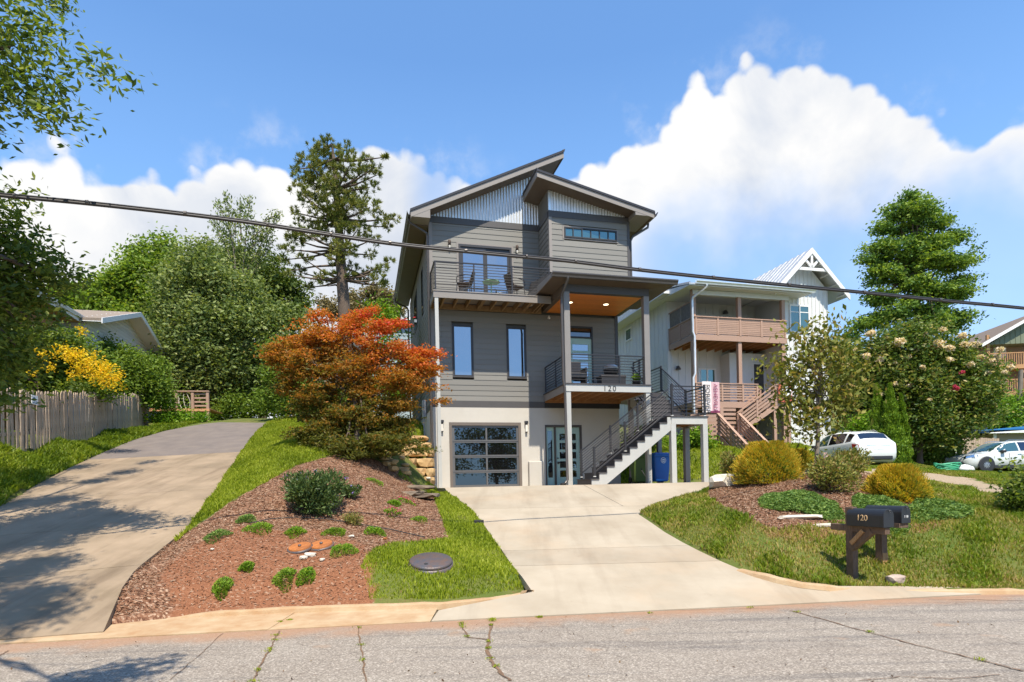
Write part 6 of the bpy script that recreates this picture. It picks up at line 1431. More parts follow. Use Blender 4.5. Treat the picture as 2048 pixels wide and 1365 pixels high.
# canopy above the picture, towards the road: only its shade is seen
sh_cl = []
for px, py, r_, t_ in [(20,1235,.45,4.6),(60,1195,.40,4.7),(10,1150,.5,4.7),(80,1130,.35,4.6),(30,1085,.5,4.8),(110,1085,.28,4.8),(60,1045,.45,4.9),(150,1062,.25,4.9),(20,1010,.5,5),(110,1000,.4,5),(170,1010,.22,5),(90,965,.4,5.1),(190,962,.26,5.1),(150,935,.3,5.2),(250,945,.22,5.2),(300,925,.2,5.3),(-60,1100,.8,4.8),(-80,1000,.9,5),(-40,940,.9,5.1),(230,1345,.16,3.4),(180,1362,.2,3.4),(300,1332,.14,3.4),(130,1375,.3,3.4)]:
    q_ = on(px, py, z_left if py < 1250 else ZROAD); q_ = q_+Vector((.263, -.965, 1.78))*t_; sh_cl.append((q_.x, q_.y, q_.z, r_*1.3, 2.8))
sh_cl += [(-9.6, 4.2, 7.5, 1.3), (-11, 7.5, 6.5, 1.4)]
t = tree('oak_tree', 'leafy oak with glossy leaves hanging in from the left edge over the old driveway', 'tree', tuple(ob), ocl+mcl+sh_cl, 62000, .125, G['oak'], .24, aspect=.38, clusters=3000, cj=.55, tips=40, trunk_top=(-9.8, 6.4, 6.5), shell=.1, squash=.9, lump=.3)
# --- shrubs behind the picket fence
def shrub(name, label, lst, Y, n, size, mat, cat='shrub', base=None, sub=4, seed=1, aspect=.5, squash=.9, group=None, clusters=None, shell=.55, droop=.1, hue=None, tr=.04, lump=.2):
    cl = px_clumps(lst, Y, .7, sub, .5, seed); zb = min(c[2]-c[3] for c in cl)
    b = base or (np.mean([c[0] for c in cl]), Y, zb); g_ = gz(b[0], b[1]); b = (b[0], b[1], min(b[2], g_+.05) if not base else b[2])
    return tree(name, label, cat, b, cl, n, size, mat, tr, group=group, aspect=aspect, squash=squash, clusters=clusters or n//16, cj=.7, tips=5, shell=shell, droop=droop, hue=hue, lump=lump)
yl = shrub('yellow_shrub', 'tall shrub with masses of yellow blossom behind the picket fence', [(80,730,48),(130,750,45),(190,760,40),(150,700,40),(50,750,40),(215,780,22),(100,780,35),(180,730,35),(30,790,26)], 21.5, 13000, .14, G['bush'], seed=4)
C, d, k = clump_pts([(c.x-yl.location.x, c.y-yl.location.y, c.z-yl.location.z, r_) for c, r_ in [(at(px, py, 18.2), r/FPX*18.2) for px, py, r in [(165,718,30),(190,735,30),(205,755,28),(228,765,22),(235,750,14),(130,705,22),(80,712,18),(65,745,12),(150,748,18),(165,665,12),(110,700,12),(100,735,14),(145,712,20),(215,735,18),(158,658,8)]]], 2600, .2, .9)
leaf_mesh('blossom', C, .075, G['yellow'], yl, .6)
shrub('green_shrub', 'big mid green shrub between the yellow blossom and the large tree', [(245,715,32),(285,730,34),(215,700,24),(270,770,34),(310,765,26),(250,745,38),(230,780,30),(195,685,20),(310,740,20),(330,790,18)], 27, 15000, .15, G['bush'], seed=5)
shrub('laurel_shrub', 'dark glossy shrub beneath the hanging oak leaves by the orange house', [(20,690,40),(70,695,36),(110,692,28),(10,740,35),(130,685,22),(40,660,22),(150,780,18),(60,790,20)], 20.5, 11000, .15, G['oak'], seed=6)
shrub('vine_bush', 'bright green climbing plant at the far end of the picket fence', [(325,805,22),(350,830,24),(310,835,18),(300,800,14),(370,840,20),(340,860,14),(400,838,16)], 27.5, 7000, .12, G['tuft'], seed=7)
shrub('roadside_bush', 'low sunlit hedge at the bend of the old driveway', [(455,815,22),(490,820,22),(520,815,22),(545,800,24),(440,830,16),(470,800,20)], 33, 7000, .16, G['bush'], seed=8)
# --- large vine covered tree and neighbours
tree('vine_covered_tree', 'large grey green tree smothered in vines behind the bend of the driveway', 'tree', (at(420, 840, 34).x, 34, 3.6), px_clumps([(395,520,38),(380,570,52),(430,560,45),(350,620,40),(420,630,62),(380,690,58),(440,700,60),(350,740,45),(400,760,58),(460,760,50),(340,680,30),(500,650,55),(530,700,48),(555,640,40),(575,690,34),(505,740,50),(550,750,40),(470,600,48),(405,500,20),(590,640,24),(350,790,34),(420,810,34),(500,600,40)], 34, .8, 5, .5, 10), 64000, .23, G['vine'], .35, clusters=1700, cj=.85, tips=20, shell=.62, lump=.34)
tree('bright_maple', 'bright green maple rising behind the white gable roof', 'tree', (at(270, 760, 46).x, 46, 5), px_clumps([(330,505,20),(345,540,28),(300,560,34),(250,570,36),(270,530,24),(220,600,36),(200,640,34),(170,610,28),(260,640,48),(320,600,40),(150,640,34),(300,680,40),(280,500,14),(225,575,22),(180,590,20),(130,590,26),(330,480,10)], 46, .8, 5, .5, 11), 42000, .32, G['maplebg'], .4, clusters=1500, cj=.7, tips=18, shell=.5, lump=.36)
tree('olive_tree', 'broad olive green tree behind the vine covered tree and left of the pine', 'tree', (at(520, 700, 44).x, 44, 5), px_clumps([(500,540,30),(540,560,36),(575,580,28),(520,600,44),(570,630,36),(480,570,32),(450,530,22),(600,610,14),(545,520,16),(475,510,22)], 44, .8, 4, .5, 12), 22000, .27, G['dark'], .3, clusters=1000, cj=.7, tips=14, shell=.4, lump=.36)
# tall thin sprig tree
tt = thing('sprig_tree', 'thin feathery young tree standing above the vine covered tree', 'tree', tuple(at(480, 600, 40)))
b0 = at(480, 600, 40); mb_ = MB(); Cs = []; Ds = []
for (px, py, qx, qy) in [(480,600,452,388),(480,600,500,395),(485,590,512,450),(485,560,555,432),(480,560,425,440),(478,580,415,480),(490,580,545,480),(475,590,440,500),(488,590,520,500),(465,480,435,405),(470,470,470,425),(482,480,480,400),(500,480,540,452),(520,450,560,428),(470,500,445,455),(500,500,530,470)]:
    a_, c_ = at(px, py, 40), at(qx, qy, 40+random.uniform(-.8, .8)); mb_.tube([a_-b0, a_.lerp(c_, .5)-b0+Vector((0, 0, .1)), c_-b0], [.06, .04, .012], 5, cap=False)
    L = int((c_-a_).length/.013)
    for i in range(L):
        f = .35+.65*i/L; p_ = a_.lerp(c_, f)-b0; w = .16+.22*(1-f); Cs.append(tuple(p_+Vector((random.gauss(0, w), random.gauss(0, w), random.gauss(0, w*.9))))); Ds.append(tuple((c_-a_).normalized()))
mb_.build('trunk', barkg, tt); leaf_mesh('crown', np.array(Cs), .22, G['vine'], tt, .4, dirs=np.array(Ds), jit=.8)
# --- the pine
pb = at(690, 690, 38); pt = thing('pine_tree', 'tall pine with a bare trunk and rounded crown behind the red maple', 'tree', (pb.x, pb.y, pb.z-4))
po = Vector(pt.location); mb_ = MB(); tr_ = [at(x, y, 38)-po for x, y in ((694, 720), (690, 640), (684, 560), (680, 500), (677, 440), (672, 380), (668, 320), (664, 290))]
mb_.tube([Vector((tr_[0].x, tr_[0].y, -1))]+tr_, [.46, .44, .40, .36, .30, .25, .18, .12, .05], 12)
Nc = []; Nd = []; Nh = []
prr = random.Random(5)
pcl = [(675,345,20),(660,365,22),(690,400,22),(670,425,24),(690,460,20),(650,455,20),(670,500,14),(640,300,14),(655,290,16),(690,300,18),(630,300,16),(615,325,22),(650,330,30),(700,330,26),(735,320,10),(605,355,20),(640,370,34),(600,385,20),(690,370,26),(725,345,18),(750,335,10),(755,350,8),(740,375,16),(715,395,20),(665,400,28),(620,400,20),(590,425,10),(600,440,12),(640,425,20),(700,415,26),(740,415,22),(760,440,16),(790,438,10),(775,455,8),(635,455,20),(680,440,20),(715,460,24),(745,480,16),(620,470,18),(590,480,22),(575,500,14),(570,520,10),(660,480,16),(690,500,26),(740,510,12),(780,525,9),(765,540,14),(735,545,12),(610,520,14),(600,545,14),(640,560,14),(660,545,10),(705,535,12),(720,560,16),(755,560,16),(580,550,10),(670,520,16),(700,550,10),(770,570,8),(620,575,9),(770,315,4),(590,340,10),(665,310,18),(595,460,12)]
for (px, py, r) in pcl:
    dY = prr.uniform(-1.4, 1.4); c_ = at(px, py, 38+dY)-po; R = r/FPX*38
    a_ = min(tr_, key=lambda p_: abs(p_.z-(c_.z-.4)))
    mb_.tube([a_, a_.lerp(c_, .5)+Vector((0, 0, -.12)), c_], [.10, .06, .025], 5, cap=False)
    for _ in range(max(10, int(R*R*80))):
        d_ = Vector((prr.gauss(0, 1), prr.gauss(0, 1), prr.gauss(0, .7))); d_.normalize(); q_ = c_+Vector((d_.x*R*1.05, d_.y*R*1.2, d_.z*R*.72))*prr.uniform(.45, 1.05)
        hue = prr.random(); out = (q_-c_).normalized()*.5+Vector((0, 0, .8))
        for _k in range(24):
            e = Vector((prr.gauss(0, 1), prr.gauss(0, 1), prr.gauss(0, 1)))*.55+out; e.normalize(); Nc.append(tuple(q_+e*.13)); Nd.append(tuple(e)); Nh.append(min(1, max(0, hue*.7+prr.random()*.3)))
for (px, py, qx, qy) in [(684,530,570,545),(684,525,600,500),(684,545,620,560),(688,560,760,575),(680,535,740,560),(686,575,655,573)]: mb_.tube([at(px, py, 38)-po, at((px+qx)/2, (py+qy)/2-4, 38)-po, at(qx, qy, 37.5)-po], [.09, .06, .02], 5, cap=False)
mb_.build('trunk', bark, pt); leaf_mesh('crown', np.array(Nc), .30, G['pine'], pt, .13, dirs=np.array(Nd), jit=.12, rnd=np.array(Nh))
# far scrub behind the houses
tree('far_scrub_tree', 'hazy tan green tree low behind the pine trunk', 'tree', (at(730, 640, 52).x, 52, 6), px_clumps([(700,605,26),(740,595,24),(770,600,24),(660,615,22),(790,620,20),(720,625,26)], 52, .8, 4, .5, 14), 12000, .26, G['hay'], .2, clusters=1500, shell=.3)
shrub('sumac', 'light green shrub with feathery leaves between the red maple and the grey house', [(770,640,20),(785,655,14),(760,620,12),(745,650,16),(780,700,18),(800,740,18),(790,780,20)], 24, 4200, .20, G['tuft'], seed=15, aspect=.3)
shrub('hillside_bush', 'green bush on the slope behind the red maple beside the house', [(560,750,30),(600,790,34),(580,820,24),(640,820,26),(790,800,22),(760,760,24),(540,790,18),(700,800,30),(560,700,24)], 27, 12000, .16, G['bush'], seed=16)
# --- red japanese maple
rcl = px_clumps([(700,650,34),(640,665,36),(760,660,28),(600,690,38),(680,700,50),(740,710,44),(800,700,30),(560,710,26),(830,720,34),(850,740,24),(620,740,50),(700,760,56),(780,760,50),(825,770,32),(868,775,12),(575,770,24),(640,800,50),(720,820,52),(790,810,40),(660,850,44),(740,860,46),(700,880,34),(800,850,26),(575,745,20),(560,712,12),(870,712,9),(545,718,6),(615,835,22),(770,885,20),(640,640,18),(720,628,18),(850,700,14),(880,805,8),(650,890,30),(780,885,28),(715,900,24),(690,840,40),(650,868,38),(720,885,36),(785,868,34),(690,905,24),(750,905,24),(690,892,32,-.8),(740,888,32,-.7),(655,880,28,-.5),(785,890,26,-.5),(712,905,26,-.9),(600,870,20),(820,880,18),(840,900,12),(560,690,12),(600,650,12),(640,622,8),(745,622,10),(790,645,14)], 16.6, .8, 4, .5, 20)
zt_, zb_ = at(700, 640, 16.6).z, at(700, 900, 16.6).z
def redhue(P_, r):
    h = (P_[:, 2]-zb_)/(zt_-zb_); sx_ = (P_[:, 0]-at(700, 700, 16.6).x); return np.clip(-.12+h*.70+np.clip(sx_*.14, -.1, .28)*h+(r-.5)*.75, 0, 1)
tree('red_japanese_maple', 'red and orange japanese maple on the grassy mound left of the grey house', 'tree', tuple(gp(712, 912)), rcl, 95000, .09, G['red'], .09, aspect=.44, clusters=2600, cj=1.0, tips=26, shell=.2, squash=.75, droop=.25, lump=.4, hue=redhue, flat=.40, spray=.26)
# --- right hand trees
tree('tall_tree', 'tall blue green tree rising behind the crape myrtle on the right', 'tree', (at(1835, 760, 36).x, 36, 2), px_clumps([(1825,405,24),(1850,420,22),(1795,425,22),(1875,445,22),(1770,455,20),(1820,455,40),(1870,490,36),(1905,475,22),(1780,500,34),(1835,520,46),(1900,530,30),(1935,520,16),(1745,495,12),(1740,520,12),(1770,550,32),(1830,575,42),(1890,585,38),(1925,560,16),(1760,600,24),(1730,650,18),(1800,630,34),(1860,640,40),(1915,640,28),(1745,570,12),(1710,670,12),(1950,500,8),(1755,640,24)], 36, .8, 4, .5, 21), 52000, .21, G['tall'], .28, clusters=1150, cj=.9, tips=24, shell=.45, squash=.7, lump=.4, flat=.6, spray=.5, trunk_top=tuple(at(1832, 430, 36)))
cm_ = tree('crape_myrtle', 'huge flowering crape myrtle with cream blossom clusters beside the white house', 'tree', (at(1840, 930, 29).x, 29, 1.0), px_clumps([(1760,700,40),(1820,690,44),(1880,710,44),(1930,740,44),(1740,760,50),(1800,760,60),(1870,780,60),(1930,800,46),(1960,780,30),(1750,820,44),(1830,840,52),(1900,850,42),(1700,740,24),(1715,700,18),(1960,830,24),(1980,740,16),(1860,880,24),(1720,790,34),(1880,670,18)], 29, .8, 5, .5, 22), 62000, .19, G['crape'], .12, clusters=2300, cj=.8, tips=18, shell=.6, lump=.3)
fl = [(at(px, py, 27.4+random.uniform(0, 1)), r/FPX*27.5) for px, py, r in [(1742,668,9),(1800,685,11),(1835,680,6),(1875,690,12),(1765,695,7),(1925,672,8),(1930,692,10),(1900,697,8),(1960,716,8),(1990,717,9),(1733,713,7),(1830,700,6),(1770,678,7),(1985,722,6),(1790,768,5),(1820,770,5),(1710,700,5),(1950,690,8),(2010,745,5),(1975,745,6),(1760,720,6),(1850,670,6),(1700,730,6),(1815,715,7),(1900,720,6),(1845,735,5),(1940,730,7),(2020,735,7),(1885,660,7),(1790,725,6),(1720,745,5),(1860,800,4),(1950,800,5),(1900,840,4),(1740,840,4),(2000,700,7),(1760,790,4)]]
C, d, k = clump_pts([(c.x-cm_.location.x, c.y-cm_.location.y, c.z-cm_.location.z, r_) for c, r_ in fl], 9000, .1, .8); leaf_mesh('blossom', C, .10, G['flower'], cm_, .8)
fl = [(at(px, py, 27.2), r/FPX*27.5) for px, py, r in [(1924,745,5),(1913,778,6),(1909,773,4)]]
C, d, k = clump_pts([(c.x-cm_.location.x, c.y-cm_.location.y, c.z-cm_.location.z, r_) for c, r_ in fl], 260, .1, .8); leaf_mesh('red_blossom', C, .08, G['magenta'], cm_, .8)
def conical(name, label, px, pyt, pyb, w, Y, n, size, mat, group):
    a_, c_ = at(px, pyb, Y), at(px, pyt, Y); h = c_.z-a_.z; R = w/2/FPX*Y; t = thing(name, label, 'tree', tuple(a_), 0, group)
    f = rng.uniform(0, 1, n)**.8; rad = R*np.clip(np.clip(1-f, 0, 1)**.72*1.15, 0, 1)*(1+.14*np.sin(f*38+rng.uniform(0, 6.28, n)*0+px))*rng.uniform(.72, 1.05, n); th = rng.uniform(0, 6.283, n); rad *= 1+.10*np.sin(th*5+f*14)
    C = np.stack([rad*np.cos(th), rad*np.sin(th), f*h], 1); dd_ = np.stack([np.cos(th)*.35, np.sin(th)*.35, np.ones(n)], 1)
    leaf_mesh('crown', C, size, mat, t, .35, dirs=dd_, jit=.4); MB().tube([(0, 0, -.3), (0, 0, h*.5)], [.07, .03], 7).build('trunk', bark, t); return t
conical('arborvitae', 'leftmost of the three slim bright green arborvitae behind the parked cars', 1757, 768, 925, 38, 25.5, 11000, .13, G['arb'], 'arborvitae in a row')
conical('arborvitae', 'middle and tallest of the three slim arborvitae', 1783, 768, 930, 46, 25, 13000, .13, G['arb'], 'arborvitae in a row')
conical('arborvitae', 'rightmost of the three slim arborvitae, next to the rounded hedge', 1805, 788, 930, 34, 25.5, 9000, .13, G['arb'], 'arborvitae in a row')
shrub('rounded_hedge', 'rounded green hedge between the arborvitae and the white car', [(1845,890,24),(1880,885,28),(1905,905,20),(1860,915,24),(1895,925,16),(1840,925,16),(1918,890,12)], 30, 12000, .13, G['bush'], seed=24)
shrub('lime_bush', 'lime green bush below the cedar porches at the far right', [(2000,815,24),(2030,830,22),(1975,830,20),(2045,800,16),(1960,850,18),(2010,845,20),(1985,800,14)], 40, 9000, .20, G['tuft'], seed=25)
shrub('slope_weeds', 'tangle of green weeds on the bank under the landing', [(1380,880,16),(1362,890,12),(1395,865,14),(1410,885,12),(1330,885,8)], 24.5, 3000, .12, G['tuft'], seed=26, cat='weeds')
shrub('stair_shrub', 'leafy bush behind the lower stairs under the porch', [(1262,880,20),(1285,875,22),(1300,890,18),(1250,895,14),(1270,900,16)], 22.6, 3800, .11, G['bush'], seed=27)
shrub('corner_shrub', 'green shrub by the arborvitae and behind the parked white car', [(1725,860,22),(1705,850,14),(1735,880,20),(1745,830,12)], 28, 3600, .15, G['tuft'], seed=28)
shrub('edge_plant', 'dark leafy plant entering at the right edge above the lawn', [(2035,985,16),(2048,1000,20),(2025,1000,10),(2050,965,12),(2030,930,6),(2046,940,8)], 11.5, 2200, .09, G['oak'], seed=29, cat='plant')
# --- dogwood in the mulch bed
dgb = gp(1628, 946); 
tree('dogwood_tree', 'slender dogwood with bronze drooping leaves in the mulch bed', 'tree', (at(1630, 950, 14.5).x, 14.5, gz(at(1630, 950, 14.5).x, 14.5)), px_clumps([(1625,675,24),(1600,665,16),(1650,680,24),(1590,700,20),(1660,715,30),(1620,725,34),(1690,735,26),(1580,735,20),(1560,722,12),(1600,765,30),(1650,770,40),(1700,775,26),(1690,690,14),(1670,655,14),(1580,800,20),(1620,820,34),(1670,820,30),(1595,845,18),(1640,855,26),(1700,810,16),(1600,862,14),(1565,850,12),(1545,728,8),(1655,645,10),(1585,665,10),(1575,770,14),(1720,750,10)], 14.5, .7, 3, .5, 30), 3300, .15, G['dogwood'], .055, barkm=barkg, aspect=.5, clusters=480, cj=.7, tips=24, shell=.05, droop=.9, squash=.8, lump=.3, trunk_top=tuple(at(1640, 720, 14.5)))
# --- shrubs of the right bed
def golden(label, px, pyt, pyb, w, Y, n):
    g_ = gp(px, pyb); Y = g_.y; R = w/2/FPX*Y; h = at(px, pyt, Y).z-g_.z; t = thing('golden_shrub', label, 'shrub', (g_.x, g_.y+R*.6, g_.z), 0, 'golden rounded conifers')
    th = rng.uniform(0, 6.283, n); f = rng.uniform(-.15, 1, n); r_ = np.sqrt(1-np.clip(f, 0, 1)**2.2)*rng.uniform(.74, 1.10, n)*(1+.13*np.sin(th*5+f*6+px)+.07*np.sin(th*13+f*21)); r_ *= np.where(f < .05, .92, 1)
    C = np.stack([r_*R*np.cos(th), r_*R*np.sin(th), np.clip(f+.12, 0, 1)*h*(1+.06*np.sin(th*5))], 1); dd_ = np.stack([np.cos(th)*.9, np.sin(th)*.9, .5+f*1.1], 1)
    leaf_mesh('foliage', C, .085, G['gold'], t, .16, dirs=dd_, jit=.35); 
    C2 = C[: n//3]*np.array([.82, .82, .84]); leaf_mesh('inner_foliage', C2, .10, G['bush'], t, .3, dirs=dd_[: n//3], jit=.5)
    MB().tube([(0, 0, -.1), (0, 0, h*.4)], .03, 6).build('stem', bark, t)
golden('larger golden rounded conifer at the left of the mulch bed', 1551, 886, 966, 122, 12.5, 15000)
golden('smaller golden rounded conifer at the right end of the mulch bed', 1815, 933, 1003, 106, 11.8, 13000)
golden('golden conifer half hidden behind the dogwood stem', 1605, 900, 940, 50, 15, 4500)
def bed_shrub(name, label, px, pyb, pyt, w, n, size, mat, flowers=None, nf=0, aspect=.45, cat='shrub', group=None, seed=0, fs=.05):
    g_ = gp(px, pyb); Y = g_.y; R = w/2/FPX*Y; h = at(px, pyt, Y).z-g_.z; t = thing(name, label, cat, (g_.x, g_.y+R*.5, g_.z), 0, group); r_ = np.random.default_rng(seed+px)
    cl = [(r_.uniform(-.55, .55)*R, r_.uniform(-.5, .5)*R, h*r_.uniform(.3, .72), R*r_.uniform(.3, .5)) for _ in range(12)]+[(0, 0, h*.45, R*.7)]
    cl = [(a, b_, c_, min(q_, h*.55)) for a, b_, c_, q_ in cl]; C, d, k = clump_pts(cl, n, .5, .85, .25); C[:, 2] = np.clip(C[:, 2], .01, None)
    d[:, 2] += .6; leaf_mesh('foliage', C, size, mat, t, aspect, dirs=d, jit=.6)
    if flowers: C2, d2, k2 = clump_pts(cl, nf*14, .92, .85, .25); j = r_.integers(0, nf, nf*14); C2 = C2[:nf][j]*1.03+r_.normal(size=(nf*14, 3))*fs*.6; leaf_mesh('blossom', C2, fs, flowers, t, .7)
    mb2 = MB(); branches(mb2, (0, 0, -.05), [c[:3] for c in cl[:8]], .02, n=4, seg=4); mb2.build('stem', bark, t); return t
bed_shrub('azalea', 'bronze green azalea with a few pink blossoms in front of the dogwood', 1680, 992, 905, 128, 5200, .07, G['azalea'], G['pink'], 10, seed=1)
bed_shrub('azalea', 'azalea with reddish tips behind the nearer one, beside the parked car', 1712, 962, 892, 100, 3600, .075, G['azalea'], None, seed=2)
bed_shrub('azalea', 'bronze azalea left of the larger golden conifer', 1478, 958, 893, 66, 2600, .08, G['azalea'], None, seed=3)
bed_shrub('butterfly_bush', 'dark green butterfly bush with purple blossoms on the mulch mound', 612, 1040, 930, 150, 7500, .085, G['butter'], G['purple'], 26, aspect=.34, seed=4, fs=.035)
bed_shrub('small_lavender', 'small greyish plant right of the butterfly bush', 705, 1052, 1024, 52, 1200, .045, G['azalea'], None, aspect=.3, seed=5, cat='plant')
bed_shrub('side_sprig', 'low green sprig leaning out from the right of the butterfly bush', 700, 1000, 962, 46, 1000, .06, G['butter'], G['purple'], 4, seed=6, cat='plant', fs=.03)
def mat_plant(name, label, poly, n, size, mat, h, aspect=.3, cat='plant', parent=None):
    P_ = np.array(gpoly(poly)); x0, y0 = P_.min(0); x1, y1 = P_.max(0); X = rng.uniform(x0, x1, n*3); Y = rng.uniform(y0, y1, n*3); m = inpoly(X, Y, P_.tolist()); X, Y = X[m][:n], Y[m][:n]
    c0 = P_.mean(0); Z = ground_z(X, Y); r_ = np.sqrt(((X-c0[0])/(x1-x0)*2)**2+((Y-c0[1])/(y1-y0)*2)**2); hh = h*np.clip(1.1-r_**2, .12, 1)*(.75+.25*np.sin(X*9)*np.cos(Y*11)); z0 = gz(*c0)
    C = np.stack([X-c0[0], Y-c0[1], Z-z0+hh*rng.uniform(.35, 1.05, len(X))], 1); t = thing(name, label, cat, (c0[0], c0[1], z0)); dd_ = rng.normal(size=(len(X), 3)); dd_[:, 2] = np.abs(dd_[:, 2])*.5
    leaf_mesh('foliage', C, size, mat, t, aspect, dirs=dd_, jit=.2); return t
mat_plant('spreading_juniper', 'wide low bright green juniper under the larger golden conifer', [(1516,1000),(1530,990),(1580,984),(1630,992),(1670,1008),(1690,1028),(1690,1040),(1650,1042),(1610,1030),(1560,1024),(1520,1016)], 11000, .075, G['juniper'], .17)
mat_plant('spreading_juniper', 'spreading juniper behind the mailboxes', [(1705,1000),(1740,990),(1790,998),(1815,1018),(1800,1030),(1740,1030),(1705,1022)], 7000, .075, G['juniper'], .15)
mat_plant('spreading_juniper', 'grey green juniper right of the mailboxes near the smaller golden conifer', [(1815,1022),(1850,1002),(1900,1000),(1950,1018),(1945,1035),(1890,1042),(1840,1048),(1818,1040)], 7000, .08, G['juniper'], .14)
mat_plant('creeping_juniper', 'small juniper patch below the second mailbox', [(1770,1042),(1800,1038),(1822,1052),(1815,1070),(1785,1076),(1765,1062)], 2500, .06, G['juniper'], .09)
def tuft(label, px, py, w, n, mat, h=.10, size=.045, name='ground_plant', flowers=None):
    g_ = gp(px, py); R = w/2/FPX*g_.y; t = thing(name, label, 'plant', tuple(g_)); th = rng.uniform(0, 6.283, n); r_ = R*np.sqrt(rng.uniform(0, 1, n))*(1+.2*np.sin(th*3+px)); C = np.stack([r_*np.cos(th), r_*np.sin(th)*1.15, h*(1-(r_/R/1.2)**2)*rng.uniform(.3, 1, n)+.01], 1); C[:, 2] += ground_z(g_.x+C[:, 0], g_.y+C[:, 1])-g_.z
    dd_ = np.stack([np.cos(th), np.sin(th), np.ones(n)*.8], 1); leaf_mesh('foliage', C, size, mat, t, .3, dirs=dd_, jit=.5)
    if flowers is not None: leaf_mesh('blossom', C[:60]*np.array([1, 1, 1])+np.array([0, 0, .05]), .03, flowers, t, .8)
for i, (px, py, w, mt, lab) in enumerate([(433,1076,50,'juniper','leftmost dark green tuft on the clay bed'),(519,1062,54,'tuft','round moss green tuft left of the lime one'),(590,1069,40,'tuft','lime green tuft above the rusty discs'),(670,1070,46,'arb','moss green tuft right of the rusty discs'),(750,1068,40,'tuft','bright green tuft above the grass corner'),(686,1106,52,'tuft','lush bright fern beside the right rusty disc'),(494,1138,28,'arb','small dark tuft in the middle of the clay'),(445,1180,36,'arb','dark green tuft nearest the kerb on the left'),(570,1160,42,'arb','dense dark tuft in a pair below the discs'),(612,1154,34,'tuft','lighter tuft in the pair below the discs'),(492,1042,34,'juniper','low tuft left of the butterfly bush'),(790,1010,26,'tuft','small lime tuft high on the mulch slope')]): tuft(lab, px, py, w, 900, G[mt], h=.09 if w < 40 else .12)
for px, py, lab in ((785,1028,'small plant with magenta flowers on the mulch slope'),(840,1042,'yellow green sprig by the grass edge of the mulch'),(812,1005,'faint sprig with pink flowers high on the mulch slope'),(752,966,'little green sprout near the sandstone wall'),(812,958,'narrow strip of grass at the foot of the sandstone wall')): tuft(lab, px, py, 34, 420, G['tuft'], h=.08, flowers=G['magenta'] if 'magenta' in lab or 'pink' in lab else None)
# plants in pots and the wreath
C, d, k = clump_pts([(0, 0, .36, .16)], 500, .3); leaf_mesh('foliage', C, .07, G['tuft'], POTTED[0], .4)
th = rng.uniform(0, 6.283, 1500); C = np.stack([.17*np.cos(th)+rng.normal(size=1500)*.05, rng.normal(size=1500)*.03-.05, .25+.22*np.sin(th)+rng.normal(size=1500)*.05], 1); leaf_mesh('foliage', C, .06, G['gold'], WREATH, .4)
leaf_mesh('foliage_green', C[:700]+np.array([0, -.02, -.08]), .07, G['bush'], WREATH, .4)
for i, (xa, xb, y, Y) in enumerate(((330, 640, 800, 50), (-60, 200, 770, 44), (560, 860, 800, 46))):
    tree('hedgerow', ('dense green hedge closing the view at the bend of the driveway', 'dense hedge behind the orange house', 'dense green hedge behind the red maple')[i], 'hedge', (at((xa+xb)/2, 830, Y).x, Y, 4), px_clumps([(xa+(xb-xa)*f, y+random.uniform(-14, 14), 36) for f in np.linspace(0, 1, 8)], Y, .8, 4, .5, 90+i), 12000, .3, G['bush'], .2, clusters=900)
# woods on the skyline and trees across the road (they show in the glass)
for i, (px0, px1, py, Y, lab) in enumerate([(100, 190, 640, 60, 'distant green tree left of the bright maple'), (-120, 20, 560, 60, 'distant tree at the far left'), (1660, 1740, 690, 55, 'distant dark tree between the white house and the crape myrtle'), (1980, 2120, 790, 62, 'distant trees under the cedar porches')]):
    tree('distant_tree', lab, 'tree', (at((px0+px1)/2, 800, Y).x, Y, 6), px_clumps([(px0+(px1-px0)*f, py+random.uniform(-10, 60), (px1-px0)*.28) for f in (0, .25, .5, .75, 1)]+[((px0+px1)/2, py+80, (px1-px0)*.5)], Y, .8, 4, .5, 60+i), 7000, .4, G['dark'], .3, clusters=900, group='distant trees on the hill')
for i, (x, y, h, lab) in enumerate([(-9, -17, 9, 'tree across the road behind the viewer, left'), (3, -22, 8, 'tree across the road behind the viewer, middle'), (9.5, -15, 8.5, 'tree across the road behind the viewer, right'), (19, -18, 9, 'tree across the road behind the viewer, far right'), (-20, -20, 9, 'tree across the road behind the viewer, far left')]):
    r_ = np.random.default_rng(80+i); tree('street_tree', lab, 'tree', (x, y, -1.6), [(x+r_.normal()*1.8, y+r_.normal()*1.8, -1.6+h*r_.uniform(.35, .95), 1.5) for _ in range(12)], 7000, .3, G['dark'], .22, clusters=900, group='trees across the road')
# the dark saloon parked across the road, mirrored in the garage door
make_car('parked_saloon', 'dark saloon parked across the road behind the viewer, mirrored in the garage glass', (-2.5, -3.2, ZR), math.radians(5), 4.6, 1.42, 1.8)
sal = [o for o in COL.objects if o.name == 'parked_saloon'][0]
for ch in sal.children:
    if ch.name.startswith('body'): ch.data = ch.data.copy(); ch.data.materials.clear(); ch.data.materials.append(pmat('navy_car_paint', (.02, .025, .05), .25, coat=.8))
